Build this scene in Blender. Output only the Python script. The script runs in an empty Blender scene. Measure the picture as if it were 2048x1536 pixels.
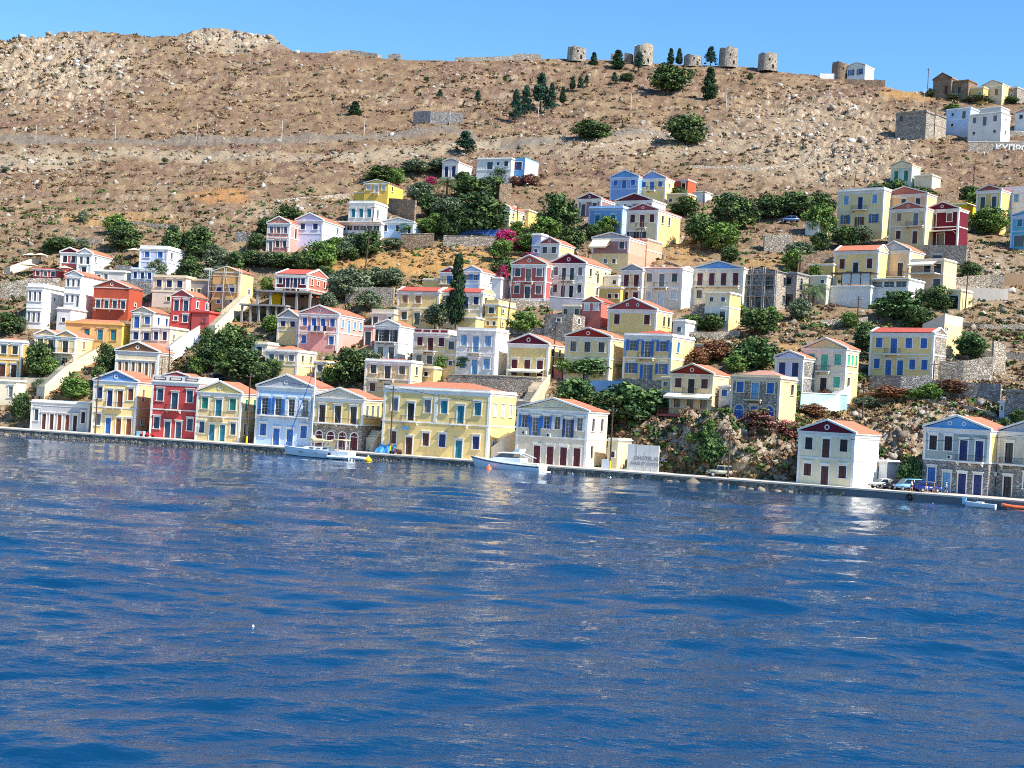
import bpy, math, random
import numpy as np
from mathutils import Vector, Matrix
random.seed(7)
rng = np.random.default_rng(11)
SC = bpy.context.scene
COL = SC.collection
R = math.radians

# ------------------------------------------------------------ camera, sky, sun
F, HC, PITCH, ROLL = 3000.0, 9.7, R(1.0), R(3.2)
cam_d = bpy.data.cameras.new('camera')
cam = bpy.data.objects.new('camera', cam_d)
COL.objects.link(cam)
MROT = Matrix.Rotation(R(90) + PITCH, 3, 'X') @ Matrix.Rotation(ROLL, 3, 'Z')
cam.matrix_world = Matrix.Translation((0, 0, HC)) @ MROT.to_4x4()
cam_d.sensor_width = 36.0
cam_d.lens = F / 2048 * 36
cam_d.clip_start = 0.5
cam_d.clip_end = 9000
SC.camera = cam
SUN_EL, SUN_AZ = R(47), R(122)      # azimuth measured clockwise from +Y (north)
w = bpy.data.worlds.new('World'); SC.world = w; w.use_nodes = True
nt = w.node_tree
bg = nt.nodes['Background']
sky = nt.nodes.new('ShaderNodeTexSky'); sky.sky_type = 'NISHITA'; sky.sun_disc = False
sky.sun_elevation = SUN_EL; sky.sun_rotation = SUN_AZ
sky.altitude = 0; sky.air_density = 1.0; sky.dust_density = 0.1; sky.ozone_density = 5.0
hs = nt.nodes.new('ShaderNodeHueSaturation'); hs.inputs['Saturation'].default_value = 1.2
nt.links.new(sky.outputs[0], hs.inputs['Color']); nt.links.new(hs.outputs[0], bg.inputs['Color'])
bg.inputs['Strength'].default_value = 0.14
sd = bpy.data.lights.new('sun', 'SUN'); sd.energy = 5.0; sd.angle = R(0.53); sd.color = (1, .95, .86)
so = bpy.data.objects.new('sun', sd); COL.objects.link(so)
sdir = Vector((math.sin(SUN_AZ) * math.cos(SUN_EL), math.cos(SUN_AZ) * math.cos(SUN_EL), math.sin(SUN_EL)))
so.rotation_euler = sdir.to_track_quat('Z', 'Y').to_euler()
SC.view_settings.view_transform = 'Standard'; SC.view_settings.look = 'None'
SC.view_settings.exposure = 0.66; SC.view_settings.gamma = 1.0
SC.cycles.max_bounces = 5; SC.cycles.diffuse_bounces = 2; SC.cycles.glossy_bounces = 3
SC.cycles.transmission_bounces = 2; SC.cycles.use_denoising = False; SC.cycles.filter_width = 1.0

# ------------------------------------------------------------ projection helpers
MR = np.array(MROT)
def dirs(u, v):
    u = np.asarray(u, float); v = np.asarray(v, float)
    r = np.stack([(u - 1024) / F, -(v - 768) / F, -np.ones_like(u * v)], -1)
    d = r @ MR.T
    return d / d[..., 1:2]
def P(u, v, Y):
    d = dirs(u, v)
    p = d * np.asarray(Y, float)[..., None]
    p[..., 2] += HC
    return p
def PV(u, v, Y): return Vector(P(u, v, Y).tolist())
def proj(p):
    q = (np.asarray(p, float) - np.array([0, 0, HC])) @ MR
    return 1024 + F * q[..., 0] / -q[..., 2], 768 - F * q[..., 1] / -q[..., 2]

WU = [-900, 0, 380, 740, 1240, 1640, 1700, 2048, 2800]
WV = [813, 867.5, 894, 923, 957, 987, 991, 1019, 1088]
def vw(u): return np.interp(u, WU, WV)
_us = np.linspace(-900, 2800, 80)
_d = dirs(_us, vw(_us))
_YQ = HC / -_d[:, 2]
_pc = np.polyfit(_us, _YQ, 4)
def Yq(u): return np.polyval(_pc, np.clip(u, -900, 2800))
def vtop(u):
    Y = Yq(u); d = dirs(u, vw(u))
    return 768 + 0 * u + (vw(u) - 768) - 1.15 * F / Y
GW = [-60, 0, 40, 100, 200, 300, 400, 500, 600, 700, 800, 900]
GY = [5.0, 8.0, 13.5, 22, 40, 63, 95, 138, 188, 244, 304, 370]
def Yt(u, v):
    u = np.asarray(u, float); v = np.asarray(v, float)
    wv = vtop(u) - v
    g = np.interp(wv, GW, GY)
    cl = np.exp(-((u - 1440) / 150.) ** 2) * np.interp(wv, [0, 30, 95, 150, 260], [0, 5, 10, 8, 0])
    return Yq(u) + g - cl
def G(u, v): return PV(float(u), float(v), float(Yt(u, v)))

# ------------------------------------------------------------ noise
def vnoise(x, y, seed=0):
    r = np.random.default_rng(seed).random((257, 257))
    xi = np.floor(x).astype(int); yi = np.floor(y).astype(int)
    fx = x - xi; fy = y - yi
    fx = fx * fx * (3 - 2 * fx); fy = fy * fy * (3 - 2 * fy)
    a = r[xi % 256, yi % 256]; b = r[(xi + 1) % 256, yi % 256]
    c = r[xi % 256, (yi + 1) % 256]; d = r[(xi + 1) % 256, (yi + 1) % 256]
    return (a * (1 - fx) + b * fx) * (1 - fy) + (c * (1 - fx) + d * fx) * fy
def fbm(x, y, seed=0, o=4):
    s = 0; a = .5
    for i in range(o):
        s = s + a * vnoise(x * 2 ** i, y * 2 ** i, seed + i); a *= .5
    return s

# ------------------------------------------------------------ materials
def lin(c):
    return tuple((x / 12.92 if x <= .04045 else ((x + .055) / 1.055) ** 2.4) for x in [k / 255 for k in c])
MATS = {}
def newmat(name):
    m = bpy.data.materials.new(name); m.use_nodes = True
    t = m.node_tree; b = t.nodes['Principled BSDF']
    return m, t, b
def node(t, typ, **kw):
    n = t.nodes.new(typ)
    for k, v in kw.items():
        if k in n.inputs: n.inputs[k].default_value = v
        else: setattr(n, k, v)
    return n
def pos(t, scale=(1, 1, 1)):
    g = node(t, 'ShaderNodeNewGeometry'); mp = node(t, 'ShaderNodeMapping')
    mp.inputs['Scale'].default_value = scale
    t.links.new(g.outputs['Position'], mp.inputs['Vector']); return mp.outputs[0]
def noise(t, vec, scale, detail=4, rough=.55):
    n = node(t, 'ShaderNodeTexNoise'); n.inputs['Scale'].default_value = scale
    n.inputs['Detail'].default_value = detail; n.inputs['Roughness'].default_value = rough
    t.links.new(vec, n.inputs['Vector']); return n.outputs['Fac']
def ramp(t, fac, stops):
    r = node(t, 'ShaderNodeValToRGB'); e = r.color_ramp.elements
    while len(e) < len(stops): e.new(.5)
    for i, (p, c) in enumerate(stops):
        e[i].position = p; e[i].color = (*c, 1) if len(c) == 3 else c
    t.links.new(fac, r.inputs[0]); return r.outputs[0]
def mix(t, fac, a, b, mode='MIX'):
    m = node(t, 'ShaderNodeMix'); m.data_type = 'RGBA'; m.blend_type = mode
    for i, x in ((0, fac), (6, a), (7, b)):
        if hasattr(x, 'is_linked') or hasattr(x, 'links'): t.links.new(x, m.inputs[i])
        else: m.inputs[i].default_value = x if i == 0 else (*x, 1)
    return m.outputs[2]
def bump(t, b, h, strength, dist=.05):
    n = node(t, 'ShaderNodeBump'); n.inputs['Strength'].default_value = strength
    n.inputs['Distance'].default_value = dist
    t.links.new(h, n.inputs['Height']); t.links.new(n.outputs[0], b.inputs['Normal'])
def mul(c, k): return tuple(x * k for x in c)

def stucco(name, c, stain=.5, rough=.85):
    if name in MATS: return MATS[name]
    m, t, b = newmat(name); c = lin(c)
    n1 = noise(t, pos(t), .35, 5, .65)
    n2 = noise(t, pos(t, (2.2, 2.2, .28)), 1.0, 5, .7)
    c1 = ramp(t, n1, [(.3, mul(c, .86)), (.62, mul(c, 1.04))])
    f = ramp(t, n2, [(.52, (0, 0, 0)), (.75, (stain,) * 3)])
    g = (c[0] * .55 + .04, c[1] * .55 + .035, c[2] * .55 + .03)
    c2 = mix(t, f, c1, g)
    # flaked patches and a damp foot, different on every wall
    pn = noise(t, pos(t), .9, 6, .75)
    c3 = mix(t, ramp(t, pn, [(.62, (0, 0, 0)), (.68, (stain * .7,) * 3)]), c2, (c[0] * .4 + .36, c[1] * .4 + .33, c[2] * .4 + .28))
    tc = node(t, 'ShaderNodeTexCoord'); sp = node(t, 'ShaderNodeSeparateXYZ'); t.links.new(tc.outputs['Object'], sp.inputs[0])
    ad = node(t, 'ShaderNodeMath', operation='MULTIPLY_ADD'); t.links.new(pn, ad.inputs[0]); ad.inputs[1].default_value = 2.4; t.links.new(sp.outputs['Z'], ad.inputs[2])
    c4 = mix(t, ramp(t, ad.outputs[0], [(.6 / 1.0, (stain * .6,) * 3), (1.0, (0, 0, 0))]), c3, mul(g, .8))
    oi = node(t, 'ShaderNodeObjectInfo'); h_ = node(t, 'ShaderNodeHueSaturation')
    for k_, (lo, hi) in dict(Hue=(.494, .506), Saturation=(.88, 1.12), Value=(.9, 1.05)).items():
        mr = node(t, 'ShaderNodeMapRange'); fr_ = node(t, 'ShaderNodeMath', operation='FRACT'); ml_ = node(t, 'ShaderNodeMath', operation='MULTIPLY')
        ml_.inputs[1].default_value = dict(Hue=1, Saturation=7.3, Value=13.7)[k_]; t.links.new(oi.outputs['Random'], ml_.inputs[0]); t.links.new(ml_.outputs[0], fr_.inputs[0]); t.links.new(fr_.outputs[0], mr.inputs[0])
        mr.inputs['To Min'].default_value = lo; mr.inputs['To Max'].default_value = hi; t.links.new(mr.outputs[0], h_.inputs[k_])
    t.links.new(c4, h_.inputs['Color']); t.links.new(h_.outputs[0], b.inputs['Base Color'])
    b.inputs['Roughness'].default_value = rough
    bump(t, b, noise(t, pos(t), 14, 4), .25, .02)
    MATS[name] = m; return m
def plain(name, c, rough=.6, var=.12, metal=0, sc=3.0):
    if name in MATS: return MATS[name]
    m, t, b = newmat(name); c = lin(c)
    n1 = noise(t, pos(t), sc, 4, .6)
    t.links.new(ramp(t, n1, [(.3, mul(c, 1 - var)), (.7, mul(c, 1 + var))]), b.inputs['Base Color'])
    b.inputs['Roughness'].default_value = rough; b.inputs['Metallic'].default_value = metal
    MATS[name] = m; return m
def stone(name, cols, scale=1.6, mort=(.2, .17, .14), zs=1.5, rough=.95):
    if name in MATS: return MATS[name]
    m, t, b = newmat(name)
    vec = pos(t, (1, 1, zs))
    v = node(t, 'ShaderNodeTexVoronoi'); v.inputs['Scale'].default_value = scale
    t.links.new(vec, v.inputs['Vector'])
    sep = node(t, 'ShaderNodeSeparateColor'); t.links.new(v.outputs['Color'], sep.inputs[0])
    cc = ramp(t, sep.outputs[0], [(i / max(1, len(cols) - 1), lin(c)) for i, c in enumerate(cols)])
    e = node(t, 'ShaderNodeTexVoronoi'); e.feature = 'DISTANCE_TO_EDGE'; e.inputs['Scale'].default_value = scale
    t.links.new(vec, e.inputs['Vector'])
    ef = ramp(t, e.outputs['Distance'], [(.02, (1, 1, 1)), (.1, (0, 0, 0))])
    c2 = mix(t, ef, cc, mort)
    n = noise(t, pos(t), .5, 4, .6)
    c3 = mix(t, ramp(t, n, [(.4, (0, 0, 0)), (.7, (.4, .4, .4))]), c2, mul(lin(cols[0]), .6))
    t.links.new(c3, b.inputs['Base Color']); b.inputs['Roughness'].default_value = rough
    bump(t, b, ramp(t, e.outputs['Distance'], [(0, (0, 0, 0)), (.15, (1, 1, 1))]), .8, .12)
    MATS[name] = m; return m
def tile(name, c=(224, 130, 94)):
    if name in MATS: return MATS[name]
    m, t, b = newmat(name); c = lin(c)
    tc = node(t, 'ShaderNodeTexCoord')
    wv = node(t, 'ShaderNodeTexWave'); wv.bands_direction = 'Z'; wv.inputs['Scale'].default_value = 1.3
    wv.inputs['Distortion'].default_value = .6
    t.links.new(tc.outputs['Object'], wv.inputs['Vector'])
    n = noise(t, pos(t), 2.2, 5, .7)
    cc = ramp(t, n, [(.25, mul(c, .5)), (.42, mul(c, .82)), (.58, mul(c, 1.0)), (.75, (min(1, c[0] * 1.12), c[1] * 1.45, c[2] * 1.9))])
    n9 = noise(t, pos(t), 9, 2, .5)
    cc = mix(t, ramp(t, n9, [(.45, (0, 0, 0)), (.62, (.45, .45, .45))]), cc, mul(c, .5))
    cc = mix(t, ramp(t, noise(t, pos(t), .6, 4, .6), [(.5, (0, 0, 0)), (.7, (.35, .35, .35))]), cc, lin((150, 122, 100)))
    c2 = mix(t, ramp(t, wv.outputs[0], [(.0, (.35, .35, .35)), (.35, (0, 0, 0))]), cc, mul(c, .45))
    t.links.new(c2, b.inputs['Base Color']); b.inputs['Roughness'].default_value = .85
    bump(t, b, wv.outputs[0], .6, .08)
    MATS[name] = m; return m
def glass(name='window_glass', c=(28, 34, 44)):
    if name in MATS: return MATS[name]
    m, t, b = newmat(name); c = lin(c)
    n = noise(t, pos(t), 1.1, 3, .6)
    oi = node(t, 'ShaderNodeObjectInfo')
    t.links.new(mix(t, ramp(t, oi.outputs['Random'], [(.55, (0, 0, 0)), (.95, (.55, .55, .55))]), ramp(t, n, [(.35, mul(c, .4)), (.65, mul(c, 1.7))]), lin((150, 144, 130))), b.inputs['Base Color'])
    b.inputs['Roughness'].default_value = .12
    MATS[name] = m; return m
def louver(name, c):
    if name in MATS: return MATS[name]
    m, t, b = newmat(name); c = lin(c)
    tc = node(t, 'ShaderNodeTexCoord')
    wv = node(t, 'ShaderNodeTexWave'); wv.bands_direction = 'Z'; wv.inputs['Scale'].default_value = 3.2
    t.links.new(tc.outputs['Object'], wv.inputs['Vector'])
    n = noise(t, pos(t), 1.3, 3, .6)
    cc = ramp(t, n, [(.3, mul(c, .8)), (.7, mul(c, 1.15))])
    t.links.new(mix(t, ramp(t, wv.outputs[0], [(.0, (.5, .5, .5)), (.5, (0, 0, 0))]), cc, mul(c, .5)), b.inputs['Base Color'])
    b.inputs['Roughness'].default_value = .55
    bump(t, b, wv.outputs[0], .5, .02)
    MATS[name] = m; return m

WALL = dict(yellow=(250, 216, 146), cream=(248, 230, 190), white=(246, 241, 230), tan=(232, 202, 142),
    peach=(244, 204, 158), pink=(240, 160, 142), red=(198, 80, 74), terra=(190, 98, 84), maroon=(112, 26, 44),
    orange=(238, 192, 124), salmon=(236, 160, 124), lilac=(214, 216, 240), grey=(186, 184, 184), greycream=(234, 216, 184),
    blue=(120, 176, 224), paleblue=(196, 220, 244), turq=(110, 190, 214), bright=(250, 206, 66), mint=(190, 224, 216),
    mauve=(168, 126, 120), ochre=(224, 180, 96), brown=(150, 110, 80), greygreen=(176, 184, 176), offwhite=(240, 232, 218),
    orangered=(206, 110, 84), beige=(222, 204, 178), trimblue=(128, 164, 214), trimred=(176, 66, 62), slate=(96, 120, 128), darkred=(130, 40, 44))
STONES = dict(stone=[(140, 128, 112), (182, 168, 148), (214, 202, 184), (160, 148, 132)],
    greystone=[(126, 124, 120), (164, 160, 154), (198, 194, 186), (144, 140, 134)],
    palestone=[(170, 152, 128), (206, 190, 166), (226, 212, 190), (186, 166, 140)],
    brownstone=[(128, 104, 82), (168, 138, 108), (190, 164, 132), (140, 112, 88)])
def wm(n):
    if n in STONES: return stone('masonry_' + n, STONES[n], 2.2)
    if n == 'concrete': return stucco('bare_concrete', (158, 154, 148), .6)
    return stucco('plaster_' + n, WALL[n])
PAINT = dict(blue=(54, 112, 184), navy=(36, 54, 108), teal=(40, 128, 146), ltblue=(120, 176, 214), green=(36, 132, 110), mint=(96, 196, 160),
    brown=(92, 52, 42), dark=(38, 34, 38), maroon=(96, 26, 38), white=(236, 236, 236), grey=(120, 124, 130), tan=(170, 120, 76), slate=(50, 84, 106), wood=(130, 70, 44), ochre=(196, 148, 66), pale=(206, 206, 210))
def pmt(n): return louver('paint_' + n, PAINT[n])

# ------------------------------------------------------------ mesh builder
class MB:
    def __init__(s): s.v = []; s.f = []
    def quad(s, a, b, c, d):
        n = len(s.v); s.v += [a, b, c, d]; s.f.append((n, n + 1, n + 2, n + 3))
    def poly(s, pts):
        n = len(s.v); s.v += pts; s.f.append(tuple(range(n, n + len(pts))))
    def box(s, x0, x1, y0, y1, z0, z1):
        n = len(s.v)
        s.v += [(x0, y0, z0), (x1, y0, z0), (x1, y1, z0), (x0, y1, z0), (x0, y0, z1), (x1, y0, z1), (x1, y1, z1), (x0, y1, z1)]
        s.f += [tuple(n + i for i in q) for q in ((3, 2, 1, 0), (4, 5, 6, 7), (0, 1, 5, 4), (1, 2, 6, 5), (2, 3, 7, 6), (3, 0, 4, 7))]
    def hexa(s, p):
        n = len(s.v); s.v += [tuple(q) for q in p]
        s.f += [tuple(n + i for i in q) for q in ((3, 2, 1, 0), (4, 5, 6, 7), (0, 1, 5, 4), (1, 2, 6, 5), (2, 3, 7, 6), (3, 0, 4, 7))]
    def prism(s, pts, d, ax=1):           # pts in (a,b); extruded from d[0] to d[1] along axis ax (1: y, 0: x)
        def mk(a, b, c): return (a, c, b) if ax == 1 else (c, a, b)
        n = len(s.v); k = len(pts)
        s.v += [mk(a, b, d[0]) for a, b in pts] + [mk(a, b, d[1]) for a, b in pts]
        s.f.append(tuple(n + i for i in range(k))); s.f.append(tuple(n + k + i for i in reversed(range(k))))
        for i in range(k):
            j = (i + 1) % k; s.f.append((n + i, n + k + i, n + k + j, n + j))
    def bar(s, a, b, r, r2=None, k=6):
        a = Vector(a); b = Vector(b); d = (b - a)
        if d.length < 1e-6: return
        q = d.to_track_quat('Z', 'Y'); n = len(s.v); r2 = r if r2 is None else r2
        for p, rr in ((a, r), (b, r2)):
            for i in range(k):
                t = 2 * math.pi * i / k
                s.v.append(tuple(p + q @ Vector((math.cos(t) * rr, math.sin(t) * rr, 0))))
        for i in range(k):
            j = (i + 1) % k; s.f.append((n + i, n + j, n + k + j, n + k + i))
        s.f.append(tuple(n + i for i in reversed(range(k)))); s.f.append(tuple(n + k + i for i in range(k)))
    def tube(s, pts, r, k=6):
        for a, b in zip(pts[:-1], pts[1:]): s.bar(a, b, r, k=k)
    def lathe(s, prof, c=(0, 0, 0), k=16, jit=0):
        n = len(s.v)
        for r, z in prof:
            for i in range(k):
                t = 2 * math.pi * i / k; rr = r * (1 + jit * random.uniform(-1, 1))
                s.v.append((c[0] + rr * math.cos(t), c[1] + rr * math.sin(t), c[2] + z))
        for l in range(len(prof) - 1):
            for i in range(k):
                j = (i + 1) % k
                s.f.append((n + l * k + i, n + l * k + j, n + (l + 1) * k + j, n + (l + 1) * k + i))
        s.f.append(tuple(n + i for i in reversed(range(k))))
        s.f.append(tuple(n + (len(prof) - 1) * k + i for i in range(k)))
    def mesh(s, name, m, smooth=False):
        me = bpy.data.meshes.new(name); me.from_pydata(s.v, [], s.f); me.materials.append(m)
        if smooth: me.shade_smooth()
        me.update(); return me
    def build(s, name, m, parent=None, loc=(0, 0, 0), rz=0, smooth=False):
        return link(name, s.mesh(name, m, smooth), parent, loc, rz)
def link(name, me, parent=None, loc=(0, 0, 0), rz=0):
    o = bpy.data.objects.new(name, me); COL.objects.link(o); o.parent = parent
    o.location = loc; o.rotation_euler = (0, 0, rz); return o
def tag(o, label=None, cat=None, group=None, kind=None):
    if label: o['label'] = label
    if cat: o['category'] = cat
    if group: o['group'] = group
    if kind: o['kind'] = kind
    return o
def empty(name, loc, rz=0, label=None, cat=None, group=None):
    o = bpy.data.objects.new(name, None); COL.objects.link(o); o.location = loc
    o.rotation_euler = (0, 0, rz); o.empty_display_size = .3
    return tag(o, label, cat, group)
def npmesh(name, V, Fc, m, smooth=False, cols=None):
    """V (n,3), Fc (k,4) or (k,3)"""
    me = bpy.data.meshes.new(name); k = Fc.shape[1]
    me.vertices.add(len(V)); me.vertices.foreach_set('co', V.astype(np.float32).ravel())
    me.loops.add(Fc.size); me.loops.foreach_set('vertex_index', Fc.astype(np.int32).ravel())
    me.polygons.add(len(Fc)); me.polygons.foreach_set('loop_start', np.arange(0, Fc.size, k, dtype=np.int32))
    me.polygons.foreach_set('loop_total', np.full(len(Fc), k, dtype=np.int32))
    if cols is not None:
        a = me.color_attributes.new('tint', 'FLOAT_COLOR', 'POINT')
        c = np.ones((len(V), 4), np.float32); c[:, :3] = cols; a.data.foreach_set('color', c.ravel())
    me.update(calc_edges=True); me.validate()
    if smooth: me.shade_smooth()
    me.materials.append(m); return me
def attr(t):
    a = node(t, 'ShaderNodeAttribute'); a.attribute_name = 'tint'; return a.outputs['Color']
# ------------------------------------------------------------ windows and doors
PADS = []            # (root xy, yaw, W, L, z) : ground levelled under each building
ANCH = []            # (name, u, v) for describing trees and poles
_wc = {}
def wkey(k, fn):
    if k not in _wc: _wc[k] = fn()
    return _wc[k]
def frame_mesh(w, h, tm, kind, cap):
    def f():
        m = MB(); t = .17; p = -.06
        if kind == 'a':     # arched: surround follows the arch, spandrels fill the corners
            r = w / 2; zc = h - r; n = 8
            A = [(r * math.cos(math.pi * i / n), zc + r * math.sin(math.pi * i / n)) for i in range(n + 1)]
            B = [((r + t) * math.cos(math.pi * i / n), zc + (r + t) * math.sin(math.pi * i / n)) for i in range(n + 1)]
            for i in range(n):
                (a, b), (c, d), (e, g), (k, l) = A[i], A[i + 1], B[i + 1], B[i]
                m.hexa([(a, p, b), (a, .16, b), (c, .16, d), (c, p, d), (k, p, l), (k, .16, l), (e, .16, g), (e, p, g)])
            m.box(-r - t, -r, p, .16, 0, zc); m.box(r, r + t, p, .16, 0, zc)
            m.box(-r, r, .06, .16, zc - .08, zc + .04)
            return m.mesh('window', tm)
        m.box(-w / 2 - t, -w / 2, p, .02, 0, h + t); m.box(w / 2, w / 2 + t, p, .02, 0, h + t)
        m.box(-w / 2, w / 2, p, .02, h, h + t)
        if cap:
            m.box(-w / 2 - t - .14, w / 2 + t + .14, -.22, .0, h + t + .16, h + t + .28)
            m.box(-w / 2 - t - .06, w / 2 + t + .06, -.13, .0, h + t + .02, h + t + .158)
        if kind in 'ws': m.box(-w / 2 - t - .1, w / 2 + t + .1, -.16, .02, -.12, -.002)
        return m.mesh('window', tm)
    return wkey(('f', round(w, 2), round(h, 2), tm.name, kind, cap), f)
def pane_mesh(w, h):
    def f():
        m = MB(); m.box(-w / 2, w / 2, .17, .2, 0, h); return m.mesh('pane', glass())
    return wkey(('p', round(w, 2), round(h, 2)), f)
def sash_mesh(w, h, m_):
    def f():
        m = MB(); t = .055
        for x0, x1 in ((-w / 2, -w / 2 + t), (-t / 2, t / 2), (w / 2 - t, w / 2)): m.box(x0, x1, .12, .168, 0, h)
        n = max(2, round(h / .6))
        for i in range(n + 1):
            z = (h - t * .7) * i / n; m.box(-w / 2 + t, -t / 2, .125, .165, z, z + t * .7); m.box(t / 2, w / 2 - t, .125, .165, z, z + t * .7)
        return m.mesh('sash', m_)
    return wkey(('s', round(w, 2), round(h, 2), m_.name), f)
def leaf_mesh(w, h, m_, open_):
    def f():
        m = MB()
        if open_:
            m.box(0, w * .46, -.13, -.08, .02, h - .02)
        else:
            m.box(-w / 2, -.012, .07, .12, 0, h); m.box(.012, w / 2, .07, .12, 0, h)
            for s in (-1, 1):
                xc = s * w / 4; a = w / 4 - .03
                for z0, z1 in ((.05, .12), (h * .45, h * .45 + .08), (h - .12, h - .05)): m.box(xc - a, xc + a, .055, .0695, z0, z1)
                m.box(xc - a, xc - a + .07, .055, .069, .125, h - .125); m.box(xc + a - .07, xc + a, .055, .069, .125, h - .125)
        return m.mesh('shutter', m_)
    return wkey(('l', round(w, 2), round(h, 2), m_.name, open_), f)
def put_window(root, kind, st, colr, x, z, w, h, side, W, trim, cap=True):
    """side: None for the front wall, else depth position along the right wall"""
    if side is None: loc, rz = (x, 0, z), 0
    else: loc, rz = (W, x, z), R(90)
    nm = 'window' if kind in 'ws' else 'door'
    o = link(nm, frame_mesh(w, h, trim, kind, cap), root, loc, rz)
    if st == 's':
        c = link('shutter' if nm == 'window' else 'door_leaf', leaf_mesh(w, h, pmt(colr), False), o)
        if kind == 'a': link('pane', pane_mesh(w, h), o, (0, .04, 0))
    elif st == 'o':
        link('pane', pane_mesh(w, h), o); link('sash', sash_mesh(w, h, pmt('white')), o)
        for dx in (w / 2 + .03, -w / 2 - .03 - w * .46): link('shutter', leaf_mesh(w, h, pmt(colr), True), o, (dx, 0, 0))
    elif st == 'g':
        link('pane', pane_mesh(w, h), o); link('sash', sash_mesh(w, h, pmt(colr)), o)
    else:
        link('pane', pane_mesh(w, h), o)
IRON = None
def railing(x0, x1, dep, z, h=.95, bars=True):
    m = MB(); r = .022
    y = -dep + .06
    m.box(x0, x1, y - r, y + r, z + h - .04, z + h); m.box(x0, x1, y - r * .6, y + r * .6, z + .1, z + .13)
    for x in (x0, x1):
        m.box(x - r, x + r, y, 0, z + h - .04, z + h - .001)
        m.box(x - r, x + r, y - r, y + r, z, z + h)
    n = int((x1 - x0) / .16)
    for i in range(1, n): xx = x0 + (x1 - x0) * i / n; m.box(xx - .011, xx + .011, y - .011, y + .011, z + .13, z + h - .04)
    k = int(dep / .2)
    for x in (x0, x1):
        for i in range(1, k): m.box(x - .01, x + .01, y + dep * i / k - .01, y + dep * i / k + .01, z, z + h - .04)
    return m
def ringmesh(r, t=.07):
    m = MB(); n = 16
    for i in range(n):
        a, b = 2 * math.pi * i / n, 2 * math.pi * (i + 1) / n
        pt = lambda q, rr, y: (rr * math.cos(q), y, rr * math.sin(q))
        m.hexa([pt(a, r * .62, -t), pt(a, r, -t), pt(b, r, -t), pt(b, r * .62, -t), pt(a, r * .62, 0.01), pt(a, r, 0.01), pt(b, r, 0.01), pt(b, r * .62, 0.01)])
    return m

def openings(spec, W, z0, fh, n_ground, margin=.03):
    """spec 'wbw' -> list of (kind,x,z,w,h)"""
    out = []; n = len(spec)
    if not n: return out
    pitch = W * (1 - 2 * margin) / n
    for i, k in enumerate(spec):
        if k in '. ': continue
        x = W * margin + pitch * (i + .5)
        w = min(1.2, pitch * .5); lo = .03 if not n_ground else .0
        if k == 'w': z, h = z0 + fh * .3, min(2.1, fh * .46)
        elif k in 'db': z, h = z0 + lo * fh + .02, min(2.9, fh * .7)
        elif k == 'D': w = min(2.4, pitch * .7); z, h = z0 + .05, min(2.6, fh * .7)
        elif k == 'P': w = pitch * .86; z, h = z0 + fh * .28, fh * .5
        elif k == 'a': w = min(1.6, pitch * .6); z, h = z0 + .02, min(3.0, fh * .74)
        elif k == 's': z, h = z0 + fh * .38, min(.9, fh * .3); w = min(.8, w)
        else: continue
        out.append((k, x, z, w, h))
    return out
def wallface(m, W, z0, z1, ops, mp, dep=.17):
    xs = sorted({0, W} | {round(o[1] - o[3] / 2, 4) for o in ops} | {round(o[1] + o[3] / 2, 4) for o in ops})
    zs = sorted({z0, z1} | {round(o[2], 4) for o in ops} | {round(o[2] + o[4], 4) for o in ops})
    zs = [z for z in zs if z0 - 1e-6 <= z <= z1 + 1e-6]
    for i in range(len(xs) - 1):
        for j in range(len(zs) - 1):
            cx, cz = (xs[i] + xs[i + 1]) / 2, (zs[j] + zs[j + 1]) / 2
            if any(abs(cx - o[1]) < o[3] / 2 and o[2] < cz < o[2] + o[4] for o in ops): continue
            m.quad(mp(xs[i], zs[j], 0), mp(xs[i + 1], zs[j], 0), mp(xs[i + 1], zs[j + 1], 0), mp(xs[i], zs[j + 1], 0))
    for o in ops:
        a, b, c, d = o[1] - o[3] / 2, o[1] + o[3] / 2, o[2], o[2] + o[4]
        m.quad(mp(a, c, 0), mp(a, c, dep), mp(a, d, dep), mp(a, d, 0)); m.quad(mp(b, c, 0), mp(b, d, 0), mp(b, d, dep), mp(b, c, dep))
        m.quad(mp(a, d, 0), mp(a, d, dep), mp(b, d, dep), mp(b, d, 0)); m.quad(mp(a, c, 0), mp(b, c, 0), mp(b, c, dep), mp(a, c, dep))

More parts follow.
